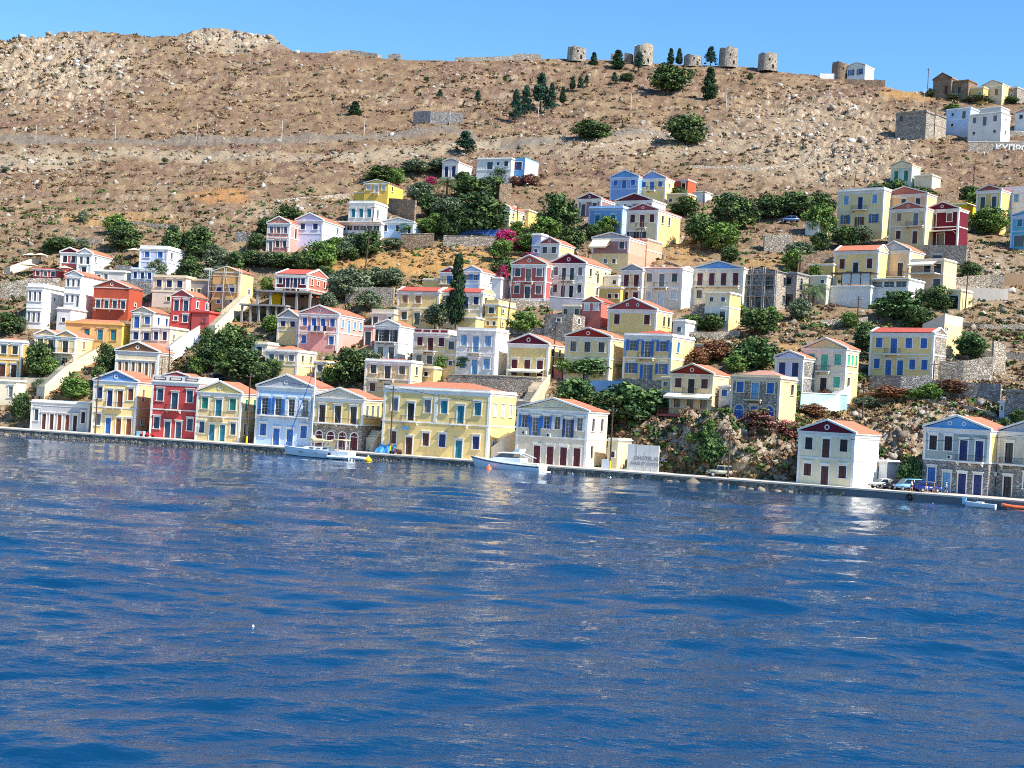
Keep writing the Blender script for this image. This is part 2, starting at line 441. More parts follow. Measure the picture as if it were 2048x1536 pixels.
REL = R(27)
NAMES = set()
def house(nm, u, v, W, H, S, roof='f', ped=0, wall='yellow', fl=(), side=(), tymp=None, trim='white', low=None, sidew=None,
          roofm='tile', q=None, label=None, belt=True, pil=True, cat='house', deep=None, ring=True, par=.5, found=4.0, rel=None, dy=0, band=None, arch=None, chim=0, capw=True, kind='house', slab=True):
    rl = REL if rel is None else R(rel)
    Y = float(Yq(u)) + q if q is not None else float(Yt(u, v)) + dy
    p = PV(u, v, Y)
    if q is not None: p.z = 1.24
    s = F / Y
    Wm = W / (s * math.cos(rl)); Lm = (deep if deep else max(S, 17) / (s * math.sin(rl)))
    if deep is None: Lm = min(max(Lm, 5.0), 16)
    Hm = H / s + (0 if q is None else (v - float(proj(p)[1])) * 0)
    yaw = -(rl + math.atan2(p.x, p.y))
    root = empty(kind, p, yaw, label or nm, cat)
    assert nm not in NAMES, nm
    NAMES.add(nm)
    PADS.append((p.x, p.y, yaw, Wm, Lm, p.z)); ANCH.append((nm, u + W / 2 + S / 2, v - H / 2, W + S))
    tm = stucco('trim_' + trim, WALL[trim], .25) if trim in WALL else wm(trim)
    nf = max(1, len(fl)); fh = Hm / nf
    # openings
    fo, meta = [], []
    for i, sp in enumerate(fl):
        z0 = Hm - fh * (i + 1); parts = sp.split(':')
        parts += ['dark', 'n'][len(parts) - 1:] if len(parts) < 3 else []
        lst = openings(parts[0], Wm, z0, fh, i == nf - 1)
        cols = parts[1].split(',')
        for j, o in enumerate(lst): fo.append(o); meta.append((cols[min(j, len(cols) - 1)], parts[2], i))
    sops, smeta = [], []
    for i, sp in enumerate(side):
        ns = max(len(side), nf); z0 = Hm - Hm / ns * (i + 1); parts = sp.split(':')
        parts += ['dark', 'n'][len(parts) - 1:] if len(parts) < 3 else []
        for o in openings(parts[0], Lm, z0, Hm / ns, False, .06):
            k, x, z, w_, h_ = o; w_ = min(w_, 1.0)
            sops.append((k, x, z, w_, h_)); smeta.append((parts[1].split(',')[0], parts[2]))
    zs = Hm - fh if (low and nf > 1) else None
    wmat = wm(wall); smat = wm(sidew or wall)
    fr = lambda a, z, d: (a, d, z)
    sr = lambda a, z, d: (Wm - d, a, z)
    bot = -found
    def seg(z0, z1, wf, ws):
        o1 = [o for o in fo if o[2] >= z0 - .01 and o[2] + o[4] <= z1 + .25]
        o2 = [o for o in sops if o[2] >= z0 - .01 and o[2] < z1 - .2]
        o2 = [(k, x, z, w_, min(h_, z1 - z - .02)) for k, x, z, w_, h_ in o2]
        ms = {}
        m1 = ms.setdefault(wf, MB()); wallface(m1, Wm, z0, z1, o1, fr)
        m2 = ms.setdefault(ws, MB()); wallface(m2, Lm, z0, z1, o2, sr)
        m2.quad((Wm, Lm, z0), (0, Lm, z0), (0, Lm, z1), (Wm, Lm, z1)); m2.quad((0, Lm, z0), (0, 0, z0), (0, 0, z1), (0, Lm, z1))
        return ms
    if zs is None:
        for mt, mb in seg(bot, Hm, wmat, smat).items(): mb.build('wall' if mt is wmat else 'side_wall', mt, root)
    else:
        for mt, mb in seg(zs, Hm, wmat, smat).items(): mb.build('wall' if mt is wmat else 'side_wall', mt, root)
        for mt, mb in seg(bot, zs, wm(low), wm(low) if low in STONES else smat).items(): mb.build('lower_wall', mt, root)
    # windows
    for (k, x, z, w_, h_), (c, st, fi) in zip(fo, meta):
        kk = 'w' if k == 'P' else ('d' if k in 'bD' else k)
        put_window(root, kk, 'g' if k == 'P' and st == 'n' else st, c, x, z, w_, h_, None, Wm, tm, capw and k in 'wbd')
    for (k, x, z, w_, h_), (c, st) in zip(sops, smeta):
        put_window(root, 'd' if k == 'b' else k, st, c, x, z, w_, h_, 1, Wm, tm, False)
    # balconies: one per run of 'b'
    global IRON
    IRON = IRON or plain('iron', (40, 40, 44), .5)
    for i, sp in enumerate(fl):
        st = sp.split(':')[0]; n = len(st); pitch = Wm * .94 / max(n, 1); j = 0
        while j < n:
            if st[j] == 'b':
                e = j
                while e + 1 < n and st[e + 1] == 'b': e += 1
                x0 = Wm * .03 + pitch * j + pitch * (.12 if e > j else -.02); x1 = Wm * .03 + pitch * (e + 1) - pitch * (.12 if e > j else -.02)
                x0 = max(x0, .1); x1 = min(x1, Wm - .1); z = Hm - fh * (i + 1)
                mb = MB(); mb.box(x0, x1, -.95, -.09, z - .12, z + .02)
                mb.box(x0 + .04, x1 - .04, -.9, -.09, z - .2, z - .121)
                for bx in (x0 + .25, (x0 + x1) / 2 if e > j else x0 + .25, x1 - .25):
                    mb.prism([(-.09, z - .201), (-.75, z - .201), (-.75, z - .3), (-.09, z - .65)], (bx - .08, bx + .08), 0)
                    if bx == x0 + .25 and e == j: pass
                bo = mb.build('balcony', tm, root)
                railing(x0 + .05, x1 - .05, .92, z + .02).build('railing', IRON, bo)
                j = e
            j += 1
    # string course, pilasters
    if belt and nf > 1:
        for i in range(1, nf):
            z = Hm - fh * i
            mb = MB(); mb.box(-.08, Wm + .08, -.08, -.005, z - .13, z + .1); mb.box(Wm + .005, Wm + .08, -.005, Lm, z - .13, z + .1)
            mb.build('string_course', tm, root)
    if pil:
        zz = 0 if not low else (Hm - fh * (nf - 1))
        for x in (-.05, Wm - .35):
            mb = MB(); z = -.5 if not low else zs
            mb.box(x, x + .4, -.055, -.004, z + .1 if low else z, Hm - .35); mb.box(x - .04, x + .44, -.09, -.004, Hm - .6, Hm - .42)
            mb.build('pilaster', tm, root)
        mb = MB(); mb.box(Wm + .004, Wm + .055, .0, .35, -.5 if not low else zs + .1, Hm - .35); mb.build('pilaster', tm, root)
    if band:
        mb = MB(); mb.box(-.03, Wm + .03, -.045, -.006, Hm - 1.15, Hm - .36); mb.box(-.02, .5, -.06, -.006, .1 if nf == 1 else Hm - fh + .11, Hm - 1.151); mb.box(Wm - .5, Wm + .02, -.06, -.006, .1 if nf == 1 else Hm - fh + .11, Hm - 1.151)
        mb.build('coloured_band', wm(band), root)
    # roofs
    rmat = tile('clay_tiles') if roofm == 'tile' else (tile('faded_tiles', (206, 150, 124)) if roofm == 'faded' else (tile('red_tiles', (206, 92, 72)) if roofm == 'red' else wm(roofm)))
    def cornice(h=.32, o=.24, top=Hm):
        mb = MB(); mb.box(-o, Wm + o, -o, -.003, top - .16, top); mb.box(-o * .5, Wm + o * .5, -o * .5, -.003, top - h, top - .161)
        if pil and nf > 0: mb.box(-o * .25, Wm + o * .25, -o * .3, -.003, top - h - .42, top - h - .001); mb.box(Wm + .003, Wm + o * .3, -.002, Lm * .98, top - h - .25, top - h - .001)
        mb.box(Wm + .003, Wm + o, -.003, Lm + .1, top - .16, top); mb.box(Wm + .003, Wm + o * .5, -.003, Lm, top - h, top - .161)
        mb.build('cornice', tm, root)
    if roof in ('g', 'G'):
        ph = ped / s; cornice(.34 if roof == 'g' else .2, .26 if roof == 'g' else .12)
        c = Wm / 2; o = .26; tym = wm(tymp) if tymp else wmat
        mb = MB(); mb.prism([(.12, Hm + .001), (Wm - .12, Hm + .001), (c, Hm + ph - .12)], (.02, .3)); mb.build('pediment', tym, root)
        mb = MB(); mb.prism([(0, Hm + .001), (Wm, Hm + .001), (c, Hm + ph - .1)], (Lm - .3, Lm)); mb.build('gable_wall', smat, root)
        th = .26 if roof == 'g' else .14
        mb = MB()
        for sg in (0, 1):
            xe = -o if sg == 0 else Wm + o
            mb.prism([(xe, Hm + .005), (c, Hm + ph - .02), (c, Hm + ph + th), (xe, Hm + th + .01)], (-o, .34))
        mb.build('pediment_moulding', tm, root)
        mb = MB()
        for sg in (0, 1):
            xe = -.2 if sg == 0 else Wm + .28
            mb.prism([(xe, Hm + .03), (c, Hm + ph + .0), (c, Hm + ph + .14), (xe, Hm + .17)], (.341, Lm + .15))
        rf = mb.build('roof', rmat, root)
        if chim:
            mb = MB(); mb.box(c + .5, c + 1.1, Lm * .6, Lm * .6 + .6, Hm + ph * .5, Hm + ph + .8); mb.box(c + .42, c + 1.18, Lm * .6 - .08, Lm * .6 + .68, Hm + ph + .801, Hm + ph + .95); mb.build('chimney', wm('white'), rf)
        if tymp and ring and ph > .7:
            rr = min(.42, ph * .24)
            for xo in ((-1, 1) if ring == 2 else (0,)):
                ringmesh(rr * (.8 if ring == 2 else 1)).build('roundel', tm, root, (c + xo * 1.1, .02, Hm + ph * .42))
    elif roof == 'f':
        cornice(); mb = MB()
        pa = par
        for a in ((0, Wm, 0, .2), (0, .2, .2, Lm - .2), (Wm - .2, Wm, .2, Lm - .2), (0, Wm, Lm - .2, Lm)): mb.box(a[0], a[1], a[2], a[3], Hm + .001, Hm + pa)
        mb.build('parapet', wm(band) if band else (tm if pil else wmat), root)
        if slab: mb = MB(); mb.box(.2, Wm - .2, .2, Lm - .2, Hm - .1, Hm + .06); mb.build('roof', wm('concrete'), root)
    elif roof == 'h':
        cornice(); ph = ped / s; o = .15; pa = .35
        mb = MB()
        for a in ((-.02, Wm + .02, -.02, .2), (Wm - .2, Wm + .02, .2, Lm)): mb.box(a[0], a[1], a[2], a[3], Hm + .001, Hm + pa)
        mb.build('parapet', tm, root)
        d = min(Wm, Lm) / 2; a = (.2, .2, Hm + .1); b = (Wm - .2, .2, Hm + .1); cc = (Wm - .2, Lm, Hm + .1); dd = (.2, Lm, Hm + .1)
        if Wm > Lm: r1 = (d, Lm / 2, Hm + ph); r2 = (Wm - d, Lm / 2, Hm + ph); fs = [(a, b, r2, r1), (b, cc, r2), (cc, dd, r1, r2), (dd, a, r1)]
        else: r1 = (Wm / 2, d, Hm + ph); r2 = (Wm / 2, Lm - d + .01, Hm + ph); fs = [(a, b, r1), (b, cc, r2, r1), (cc, dd, r2), (dd, a, r1, r2)]
        mb = MB()
        for q_ in fs: mb.poly(list(q_))
        mb.poly([dd, cc, b, a]); mb.build('roof', rmat, root)
    elif roof == 'r':
        ph = ped / s; cornice(.3, .22)
        mb = MB()
        mb.prism([(0, Hm + .001), (Lm, Hm + .001), (Lm / 2, Hm + ph)], (Wm - .3, Wm), 0)
        mb.prism([(0, Hm + .001), (Lm, Hm + .001), (Lm / 2, Hm + ph)], (0, .3), 0)
        mb.build('gable_wall', smat if sidew else wmat, root)
        mb = MB()
        for x0, x1 in ((-.12, .34), (Wm - .34, Wm + .14)):
            for y in (-.2, Lm + .2): mb.prism([(y, Hm + .01), (Lm / 2, Hm + ph), (Lm / 2, Hm + ph + .26), (y, Hm + .27)], (x0, x1), 0)
        mb.build('roof_edge', tm, root)
        mb = MB()
        for y in (-.25, Lm + .25): mb.prism([(y, Hm + .03), (Lm / 2, Hm + ph + .02), (Lm / 2, Hm + ph + .14), (y, Hm + .15)], (.341, Wm - .341), 0)
        mb.build('roof', rmat, root)
    elif roof == 'm':      # single slope rising to the right-hand wall
        ph = ped / s; mb = MB()
        mb.prism([(0, Hm + .001), (Wm, Hm + .001), (Wm, Hm + ph)], (0, .3)); mb.prism([(0, Hm + .001), (Wm, Hm + .001), (Wm, Hm + ph)], (Lm - .3, Lm)); mb.box(Wm - .3, Wm, .3, Lm - .3, Hm + .001, Hm + ph)
        mb.build('gable_wall', wmat, root)
        mb = MB(); mb.prism([(0, Hm + .02), (Wm - .3, Hm + ph - .15), (Wm - .3, Hm + ph - .05), (0, Hm + .12)], (.3, Lm - .3)); mb.build('roof', rmat, root)
    root['wlh'] = (Wm, Lm, Hm)
    return root, Wm, Lm, Hm, s
def attic(h, n, mat, z0=.25, z1=.75):
    W_, L_, Z_ = h[1], h[2], h[3]
    for i in range(n):
        x0 = W_ * (i + .12) / n; x1 = W_ * (i + .88) / n; m = MB(); m.box(x0, x1, -.05, -.002, Z_ + z0, Z_ + z1); m.build('attic_panel', mat, h[0])
def dims(r): return r[1], r[2], r[3]
def awning(r, x0, x1, z, dep, drop, mat, name='awning'):
    m = MB(); root = r[0]
    m.hexa([(x0, -dep, z - drop - .06), (x1, -dep, z - drop - .06), (x1, -.07, z - .06), (x0, -.07, z - .06), (x0, -dep, z - drop), (x1, -dep, z - drop), (x1, -.07, z), (x0, -.07, z)])
    m.box(x0, x1, -dep - .02, -dep + .0, z - drop - .3, z - drop)
    m.bar((x0 + .05, -.07, z - 1.0), (x0 + .05, -dep, z - drop - .07), .025); m.bar((x1 - .05, -.07, z - 1.0), (x1 - .05, -dep, z - drop - .07), .025)
    m.build(name, mat, root)
# ------------------------------------------------------------ the houses (positions in metres follow from bearing and distance)
H = house
# quay row, left to right
h = H('low grey house on the quay', 60, 857, 110, 55, 12, 'f', 0, 'grey', ['wdddddw:slate,brown,brown,wood,wood,dark:s'], trim='offwhite', q=7, deep=7, par=.35, label='low single-storey grey house with brown doors at the left end of the quay')
h2 = H('yellow house with a blue pediment on the quay', 182, 863, 84, 106, 45, 'g', 20, 'yellow', ['wbbw:navy,navy,wood,wood:s', 'wddd:grey,blue,wood,wood:s'], ['w.:tan:s', 's.:'], 'trimblue', q=6.5, label='two-storey yellow house with a blue pediment and wide balcony on the quay')
h3 = H('dark red house on the quay', 298, 874, 91, 112, 40, 'f', 0, 'red', ['wbw:slate:s', 'wddw:slate:s'], q=6.5, par=1.1, label='dark red two-storey house with white trim and three attic panels on the quay', trim='offwhite')
H('yellow house with teal doors on the quay', 389, 882, 86, 97, 40, 'g', 21, 'yellow', ['wbw:green,teal,green:s', 'wddw:slate,teal,teal,slate:s'], ['ww:green:s', 'w.'], 'yellow', q=6.5, label='yellow house with green shutters and a round gable medallion beside the dark red house', trim='offwhite')
H('pale blue house behind the sailboat', 508, 887, 112, 116, 48, 'g', 24, 'paleblue', ['bbbb:blue,blue,white,white:o', 'wddw:blue:s'], ['w.', 's.'], 'grey', q=7, label='pale blue and white three-level house with blue doors behind the sailboat mast', trim='white')
hs6 = H('yellow house with a stone arcade', 622, 893, 98, 102, 40, 'g', 19, 'yellow', ['bbb:dark:g', 'aaaa:maroon:s'], ['www:grey:s', ''], 'greycream', low='stone', q=7, label='yellow upper floor over a grey stone arcade with four arched doors on the quay')
h7 = H('large yellow mansion on the quay', 762, 905, 205, 131, 62, 'h', 17, 'yellow', ['wbwwbw:grey,dark,grey,teal,teal,teal:s', 'wdwwdw:brown,brown,brown,navy,teal,navy:s'], ['www:pale:s', 's..:'], q=6, label='large yellow mansion with two balconies and an orange hipped roof on the quay')
h8 = H('weathered grey house beside the motor yacht', 1029, 930, 138, 108, 44, 'g', 22, 'greycream', ['wdwwdw:blue,blue,blue,pale,navy,pale:o', '.dddd:maroon:s'], ['ww:grey:n', 'w.:dark:n'], 'cream', ring=2, q=6.5, sidew='cream', label='weathered grey and cream house with bright blue shutters and maroon doors on the quay')
h12 = H('white house with a maroon pediment on the quay', 1593, 967, 107, 104, 52, 'g', 23, 'cream', ['wdw:dark,brown,dark:s', 'wdw:brown:s'], [], 'maroon', sidew='white', q=4.5, label='cream fronted house with a maroon pediment and blank white side wall on the right quay')
h13 = H('stone house with a blue pediment on the quay', 1842, 993, 123, 127, 48, 'g', 24, 'greygreen', ['wwbb:dark,dark,navy,navy:s', 'wddd:blue,ltblue,navy,navy:s'], ['w:blue:s', ''], 'blue', low='greystone', ring=2, q=9.5, sidew='yellow', label='grey-green house with a blue pediment over a stone ground floor, behind the parked cars')
h14 = H('stone house at the right edge of the quay', 1990, 1001, 118, 130, 48, 'g', 24, 'greycream', ['bbb:dark:g', 'dww:brown:g'], [], 'grey', low='greystone', q=9.5, label='stone house with barred lower windows cut by the right edge of the photo')
H('white annex behind the maroon pediment house', 1757, 951, 16, 52, 10, 'f', 0, 'white', [], q=11, pil=False, par=.2, trim='white', deep=4, label='small blank white annex behind the white house with the maroon pediment', cat='annex', kind='annex')
H('ochre annex right of the big mansion', 1213, 936, 20, 58, 12, 'f', 0, 'cream', ['s:'], q=9, pil=False, par=.2, deep=5, label='narrow cream annex between the weathered grey house and the graffiti wall', cat='annex', kind='annex')
# second tier, left
H('orange house at the left edge', -32, 752, 68, 72, 38, 'h', 8, 'orange', ['www:dark', 'ddd:brown:s'], [], label='orange house with white window frames at the left edge of the photo')
H('cream cottage below the orange house', -40, 806, 66, 48, 14, 'f', 0, 'cream', ['ww.w:grey:s'], pil=False, par=.2, label='low cream cottage below the orange house at the left edge')
H('left twin of the cream double house', 66, 735, 42, 66, 30, 'g', 11, 'tan', ['wb:dark', 'dw:dark'], [], 'orange', label='left half of the cream double house, with a brown gable')
H('right twin of the cream double house', 108, 738, 38, 66, 34, 'g', 11, 'yellow', ['b:dark', 'd:dark'], ['w:tan:s', 'w:'], 'orange', label='right half of the cream double house, with a red cloth on its balcony')
H('brown pediment house over the blue pediment house', 229, 752, 82, 52, 58, 'g', 18, 'greycream', ['dddddd:tan:s'], [], 'brown', sidew='palestone', label='cream house with a brown pediment, six tall openings and a rough stone side')
H('long orange-yellow house', 129, 690, 108, 46, 22, 'h', 9, 'orange', ['.www:teal:s'], sidew='bright', pil=False, trim='orange', label='long single-storey orange-yellow house with four dark windows and a flat hipped roof')
H('grey gabled house with orange roof', 259, 688, 43, 64, 38, 'G', 11, 'greycream', ['dw:blue:s', 'ww:navy:s'], ['ww:navy:s', ''], 'greycream', sidew='white', ring=False, pil=False, belt=False, label='narrow grey-white gabled house with blue shutters left of the red gabled house')
H('cream extension beside the grey gabled house', 301, 690, 36, 36, 42, 'f', 0, 'greycream', ['ww:navy:s'], ['s..:blue'], sidew='cream', pil=False, par=.3, dy=-1.5, label='low cream extension with two blue windows beside the grey gabled house', cat='annex', kind='annex')
H('red gabled house on the left', 340, 652, 39, 60, 44, 'G', 13, 'red', ['dd:slate:s', 'sw:slate:s'], ['ww:slate:s', 'ww:slate:s'], 'red', ring=False, pil=False, belt=False, label='bright red gabled house with white-framed tall windows above a white stair')
H('terracotta house with a long balcony', 184, 637, 68, 64, 28, 'G', 15, 'terra', ['', 'bbbb:slate:s', ''], ['', 's:slate'], 'terra', pil=False, belt=False, label='terracotta house with a blank gable and four windows along one balcony', trim='offwhite', ring=True)
H('white cubic house at the left', 50, 656, 30, 84, 60, 'f', 0, 'white', ['www:grey:s', 'www:grey:s'], ['.s..:dark', '..w:'], pil=False, par=.7, label='tall white cubic house with a stepped parapet at the left', trim='white')
H('white gabled house behind the cubic house', 125, 645, 32, 95, 44, 'G', 10, 'white', ['www:grey:s', 'wwd:grey:s', ''], ['..', '.s'], 'white', sidew='white', pil=False, belt=False, ring=False, label='tall white gabled house with an orange roof left of the terracotta house')
H('white block below the gabled white house', 112, 660, 26, 44, 32, 'f', 0, 'white', ['s:grey'], [], pil=False, par=.3, dy=-2, label='plain white block in front of the tall white gabled house', cat='annex', kind='annex')
H('small maroon-fronted house', 119, 546, 34, 42, 20, 'g', 9, 'red', ['dd:dark:g', ''], [], 'maroon', ring=False, label='small house with a red front and maroon pediment, left half of a pair')
H('white twin of the maroon-fronted house', 153, 550, 27, 44, 40, 'g', 9, 'white', ['dd:grey:g', 'w'], ['w..', ''], 'white', ring=False, label='white house with a blue-grey front, right half of a pair', sidew='white')
H('low white wing left of the lavender house', 188, 565, 58, 24, 14, 'f', 0, 'offwhite', ['sw..:dark'], pil=False, par=.3, label='low white wing between the white pair and the lavender house', cat='annex', kind='annex')
H('low red outbuilding', 66, 557, 46, 20, 10, 'f', 0, 'red', ['www:dark'], pil=False, par=.25, trim='offwhite', label='low red outbuilding with white windows beside two parasols')
H('flat-roofed lavender house', 277, 548, 54, 52, 40, 'f', 0, 'lilac', ['ww:blue:s', ''], ['w.s', ''], trim='white', par=.7, label='flat-roofed lavender-white house with a white cornice behind a small olive tree')
H('low blue-white wing below the lavender house', 261, 565, 44, 28, 12, 'f', 0, 'paleblue', ['www:navy:s'], pil=False, par=.3, label='low blue and white wing below the lavender house', cat='annex', kind='annex')
H('flat-roofed beige house', 303, 612, 64, 60, 22, 'f', 0, 'greycream', ['www:navy:s', '.ss:dark'], [], pil=False, trim='cream', par=.4, label='flat-roofed beige house with three navy windows below the lavender house')
H('bare concrete house', 372, 602, 48, 44, 20, 'f', 0, 'concrete', ['ss.:dark'], pil=False, par=.2, trim='cream', label='bare grey concrete house between the beige house and the ochre scaffolded house')
h28 = H('ochre house in scaffolding', 422, 615, 53, 72, 28, 'G', 11, 'ochre', ['', 'ww:navy:s', 'ss:dark'], ['', '.w:grey:s'], 'ochre', sidew='yellow', pil=False, belt=False, ring=False, label='ochre gabled house with a brown unpainted patch inside scaffolding poles')
H('maroon and orange-red house', 549, 602, 63, 54, 44, 'r', 14, 'maroon', ['wbbw:navy:s', 'w..w:navy:s'], ['wsw:pale', '.w'], sidew='orangered', roofm='red', label='maroon fronted house with an orange-red side and a red ridge roof')
h31 = H('pink house with a garden', 532, 502, 44, 56, 72, 'g', 13, 'pink', ['www:grey:s', 'dww:grey'], ['bww:grey', '.a..'], 'pink', label='pink house with white trim and a pink pediment above the dense green garden')
H('lilac-white house behind the pink one', 589, 492, 53, 52, 44, 'g', 14, 'lilac', ['ww:navy:s', ''], ['.w:blue:s', ''], 'lilac', ring=False, label='lilac-white gabled house half hidden behind the pink house')
H('cream house over the white veranda', 696, 447, 50, 42, 28, 'f', 0, 'offwhite', ['www:teal:s'], ['w.:teal:s'], par=.5, label='cream flat-roofed house with three teal shutters above the white veranda')
hv = H('white veranda of the taverna', 676, 466, 84, 20, 20, 'f', 0, 'white', ['PPPPPP:white'], pil=False, par=.15, label='long low white veranda with a row of square openings below the cream flat-roofed house', cat='veranda', kind='veranda', capw=False)
H('low pale blue taverna', 763, 470, 62, 26, 18, 'g', 8, 'paleblue', ['w.w.d:navy:s'], [], 'white', ring=False, label='low pale blue taverna with navy shutters behind the vine pergola', cat='taverna')
H('bright yellow house', 727, 406, 47, 40, 32, 'G', 7, 'bright', ['wbw:pale:s', ''], ['w.:cream', ''], 'bright', ring=False, pil=False, belt=False, label='bright golden yellow house with a small wooden balcony on the upper slope')
H('golden yard wall of the bright yellow house', 707, 402, 20, 18, 8, 'f', 0, 'bright', [], pil=False, par=.3, deep=4, label='low golden yellow yard block left of the bright yellow house', cat='annex', kind='annex')
H('small white temple-fronted house', 884, 354, 31, 30, 28, 'g', 7, 'offwhite', ['dd:navy:s'], ['.s'], 'grey', sidew='white', ring=False, label='small white temple-fronted house with two navy doors near the palm')
H('white villa body', 952, 362, 68, 44, 26, 'f', 0, 'white', ['.Dsw:dark', ''], pil=False, par=.3, label='white flat-roofed villa with a shaded terrace on the upper slope', cat='villa')
H('white villa wing with a blue front', 1020, 362, 28, 44, 28, 'm', 3, 'blue', ['D:navy:s', ''], [], sidew='white', pil=False, belt=False, roofm='white', dy=-2, label='white wing with a recessed blue front at the right end of the white villa', cat='villa')
H('yellow house among the taverna trees', 996, 463, 21, 46, 36, 'g', 9, 'greycream', ['w:grey', ''], ['s.w', ''], 'cream', sidew='yellow', ring=False, label='yellow house half hidden by the big dark tree beside the blue fence')
H('low yellow shed by the taverna', 1034, 446, 22, 26, 14, 'f', 0, 'yellow', ['w:grey'], pil=False, par=.2, label='low yellow shed right of the half hidden yellow house', cat='shed', kind='shed')
# middle band
H('yellow-grey narrow house', 553, 686, 40, 52, 20, 'g', 16, 'yellow', ['ww:navy:s', '.'], [], 'grey', trim='offwhite', ring=False, label='narrow yellow-grey house with two navy shutters left of the big pink house')
h67 = H('big pink house with a laundry balcony', 595, 697, 77, 71, 58, 'g', 16, 'pink', ['wbbw:blue:s', 'w..w:blue:s'], ['wdww:ltblue:s', ''], 'pink', label='big pink house with blue shutters and washing hung on its balcony')
H('porch of the big pink house', 726, 690, 18, 38, 10, 'f', 0, 'pink', ['D:dark'], pil=False, par=.2, roofm='red', deep=4, label='small open porch at the right end of the big pink house', cat='porch', kind='porch')
H('cream tower beside the yellow hip-roofed house', 500, 740, 31, 54, 14, 'f', 0, 'cream', ['b:navy:s', ''], pil=False, par=.4, trim='offwhite', label='narrow cream tower with one balcony left of the yellow hip-roofed house')
H('yellow hip-roofed house', 529, 756, 62, 56, 40, 'h', 12, 'yellow', ['www:grey:s', ''], ['ww:pale', ''], label='yellow house with an orange hipped roof above the pale blue quay house', trim='offwhite')
H('yellow-walled cottage behind the hip-roofed house', 628, 752, 22, 30, 18, 'f', 0, 'yellow', ['w:grey'], pil=False, par=.2, label='small yellow cottage at the right rear of the yellow hip-roofed house')
H('yellow house with red attic panels near the sailboat mast', 727, 792, 90, 72, 20, 'h', 6, 'yellow', ['wbw:dark,wood,wood:g', 'ww.'], ['w', ''], roofm='red', label='cream-yellow house with a red roof line behind the large yellow mansion')
H('yellow annex with a curved gable', 836, 762, 30, 28, 12, 'f', 0, 'yellow', ['s:dark'], pil=False, par=.3, label='low yellow annex left of the telegraph pole above the mansion roof', cat='annex', kind='annex')
H('narrow white house with shuttered balcony', 748, 716, 46, 66, 32, 'g', 11, 'offwhite', ['bb:dark:o', 'dd:dark'], [], 'offwhite', sidew='white', ring=False, label='narrow white house with open white shutters over a dark balcony')
h64 = H('yellow house with red attic panels', 824, 737, 68, 72, 18, 'f', 0, 'yellow', ['wbw:maroon:s', 'ww.:grey'], [], par=.8, label='yellow house with dark red shutters and red attic panels', trim='offwhite')
H('tan house slice beside the light blue shutters', 888, 744, 24, 70, 12, 'f', 0, 'tan', ['w:pale', 's'], pil=False, par=.3, label='tan slice of a house left of the white house with light blue shutters')
H('white house with light blue shutters', 910, 749, 76, 90, 28, 'f', 0, 'offwhite', ['wbw:ltblue:s', 'wdw:ltblue:s'], [], sidew='white', par=.5, label='white flat-fronted house with light blue shutters above the mansion')
h62 = H('yellow house with maroon pediment and cream awning', 1013, 750, 80, 64, 34, 'g', 19, 'yellow', ['ddd:maroon:s'], ['ww:grey', ''], 'maroon', label='yellow house with a maroon pediment, three tall doors and a cream awning')
H('yellow house behind the fig trees', 1127, 758, 88, 86, 34, 'g', 17, 'yellow', ['www:dark:g', '.dw:dark'], [], 'trimred', label='yellow house with a red pediment and barred windows behind leafy trees', trim='offwhite')
h61 = H('yellow and blue flat-fronted house', 1244, 759, 94, 90, 48, 'h', 14, 'yellow', ['wbw:blue:o', 'wdw:blue:o'], ['w.:blue:s', ''], trim='white', band='trimblue', roofm='red', label='yellow house with a blue frieze, blue corner bands and blue shutters')
h10 = H('yellow house on the cliff with an awning', 1338, 826, 82, 80, 34, 'g', 19, 'yellow', ['wbw:brown,dark,brown:s', 'wdw:wood:g'], [], 'trimred', dy=0, label='yellow house with a red pediment and cream awning on the edge of the cliff', trim='greycream')
H('narrow yellow wing left of the cliff house', 1320, 812, 18, 58, 8, 'f', 0, 'yellow', ['s', ''], pil=False, par=.2, deep=5, label='narrow yellow wing at the left of the house on the cliff', cat='annex', kind='annex')
h11 = H('grey stone house with blue shutters', 1459, 842, 94, 90, 36, 'h', 15, 'stone', ['wbw:blue,ltblue,blue:s', 'ada:blue:s'], ['.w:', ''], sidew='peach', trim='greycream', label='grey stone house with bright blue shutters and a faded hipped roof', roofm='faded', belt=False)
H('small white annex with a blue window', 1437, 800, 22, 28, 8, 'f', 0, 'white', ['w:blue:s'], pil=False, par=.2, deep=4, dy=-4, label='small white annex with one blue window left of the grey stone house', cat='annex', kind='annex')
H('small lilac stone house', 1547, 792, 54, 78, 16, 'g', 12, 'lilac', ['dd:navy:s', ''], [], 'lilac', sidew='greystone', label='narrow lilac house with navy doors and stone corners beside the green-shuttered house', trim='offwhite')
h72 = H('yellow house with green shutters', 1604, 786, 81, 90, 26, 'g', 20, 'cream', ['wbw:mint:s', 'wdw:mint,dark,mint:s'], ['www:mint:s', 'w.'], 'yellow', sidew='yellow', ring=False, label='pale yellow house with mint green shutters above a white stair', trim='offwhite')
h71 = H('yellow house with five blue doors', 1737, 749, 120, 84, 26, 'r', 11, 'yellow', ['wbww:blue:s', 'wddww:blue:s'], [], roofm='red', sidew='stone', label='wide yellow house with blue shutters and five blue openings below')
H('windowless house with a sloping roof', 1842, 708, 42, 60, 36, 'm', 20, 'beige', [], sidew='yellow', pil=False, belt=False, roofm='faded', label='tall windowless pinkish house with a single-slope roof and yellow side wall')
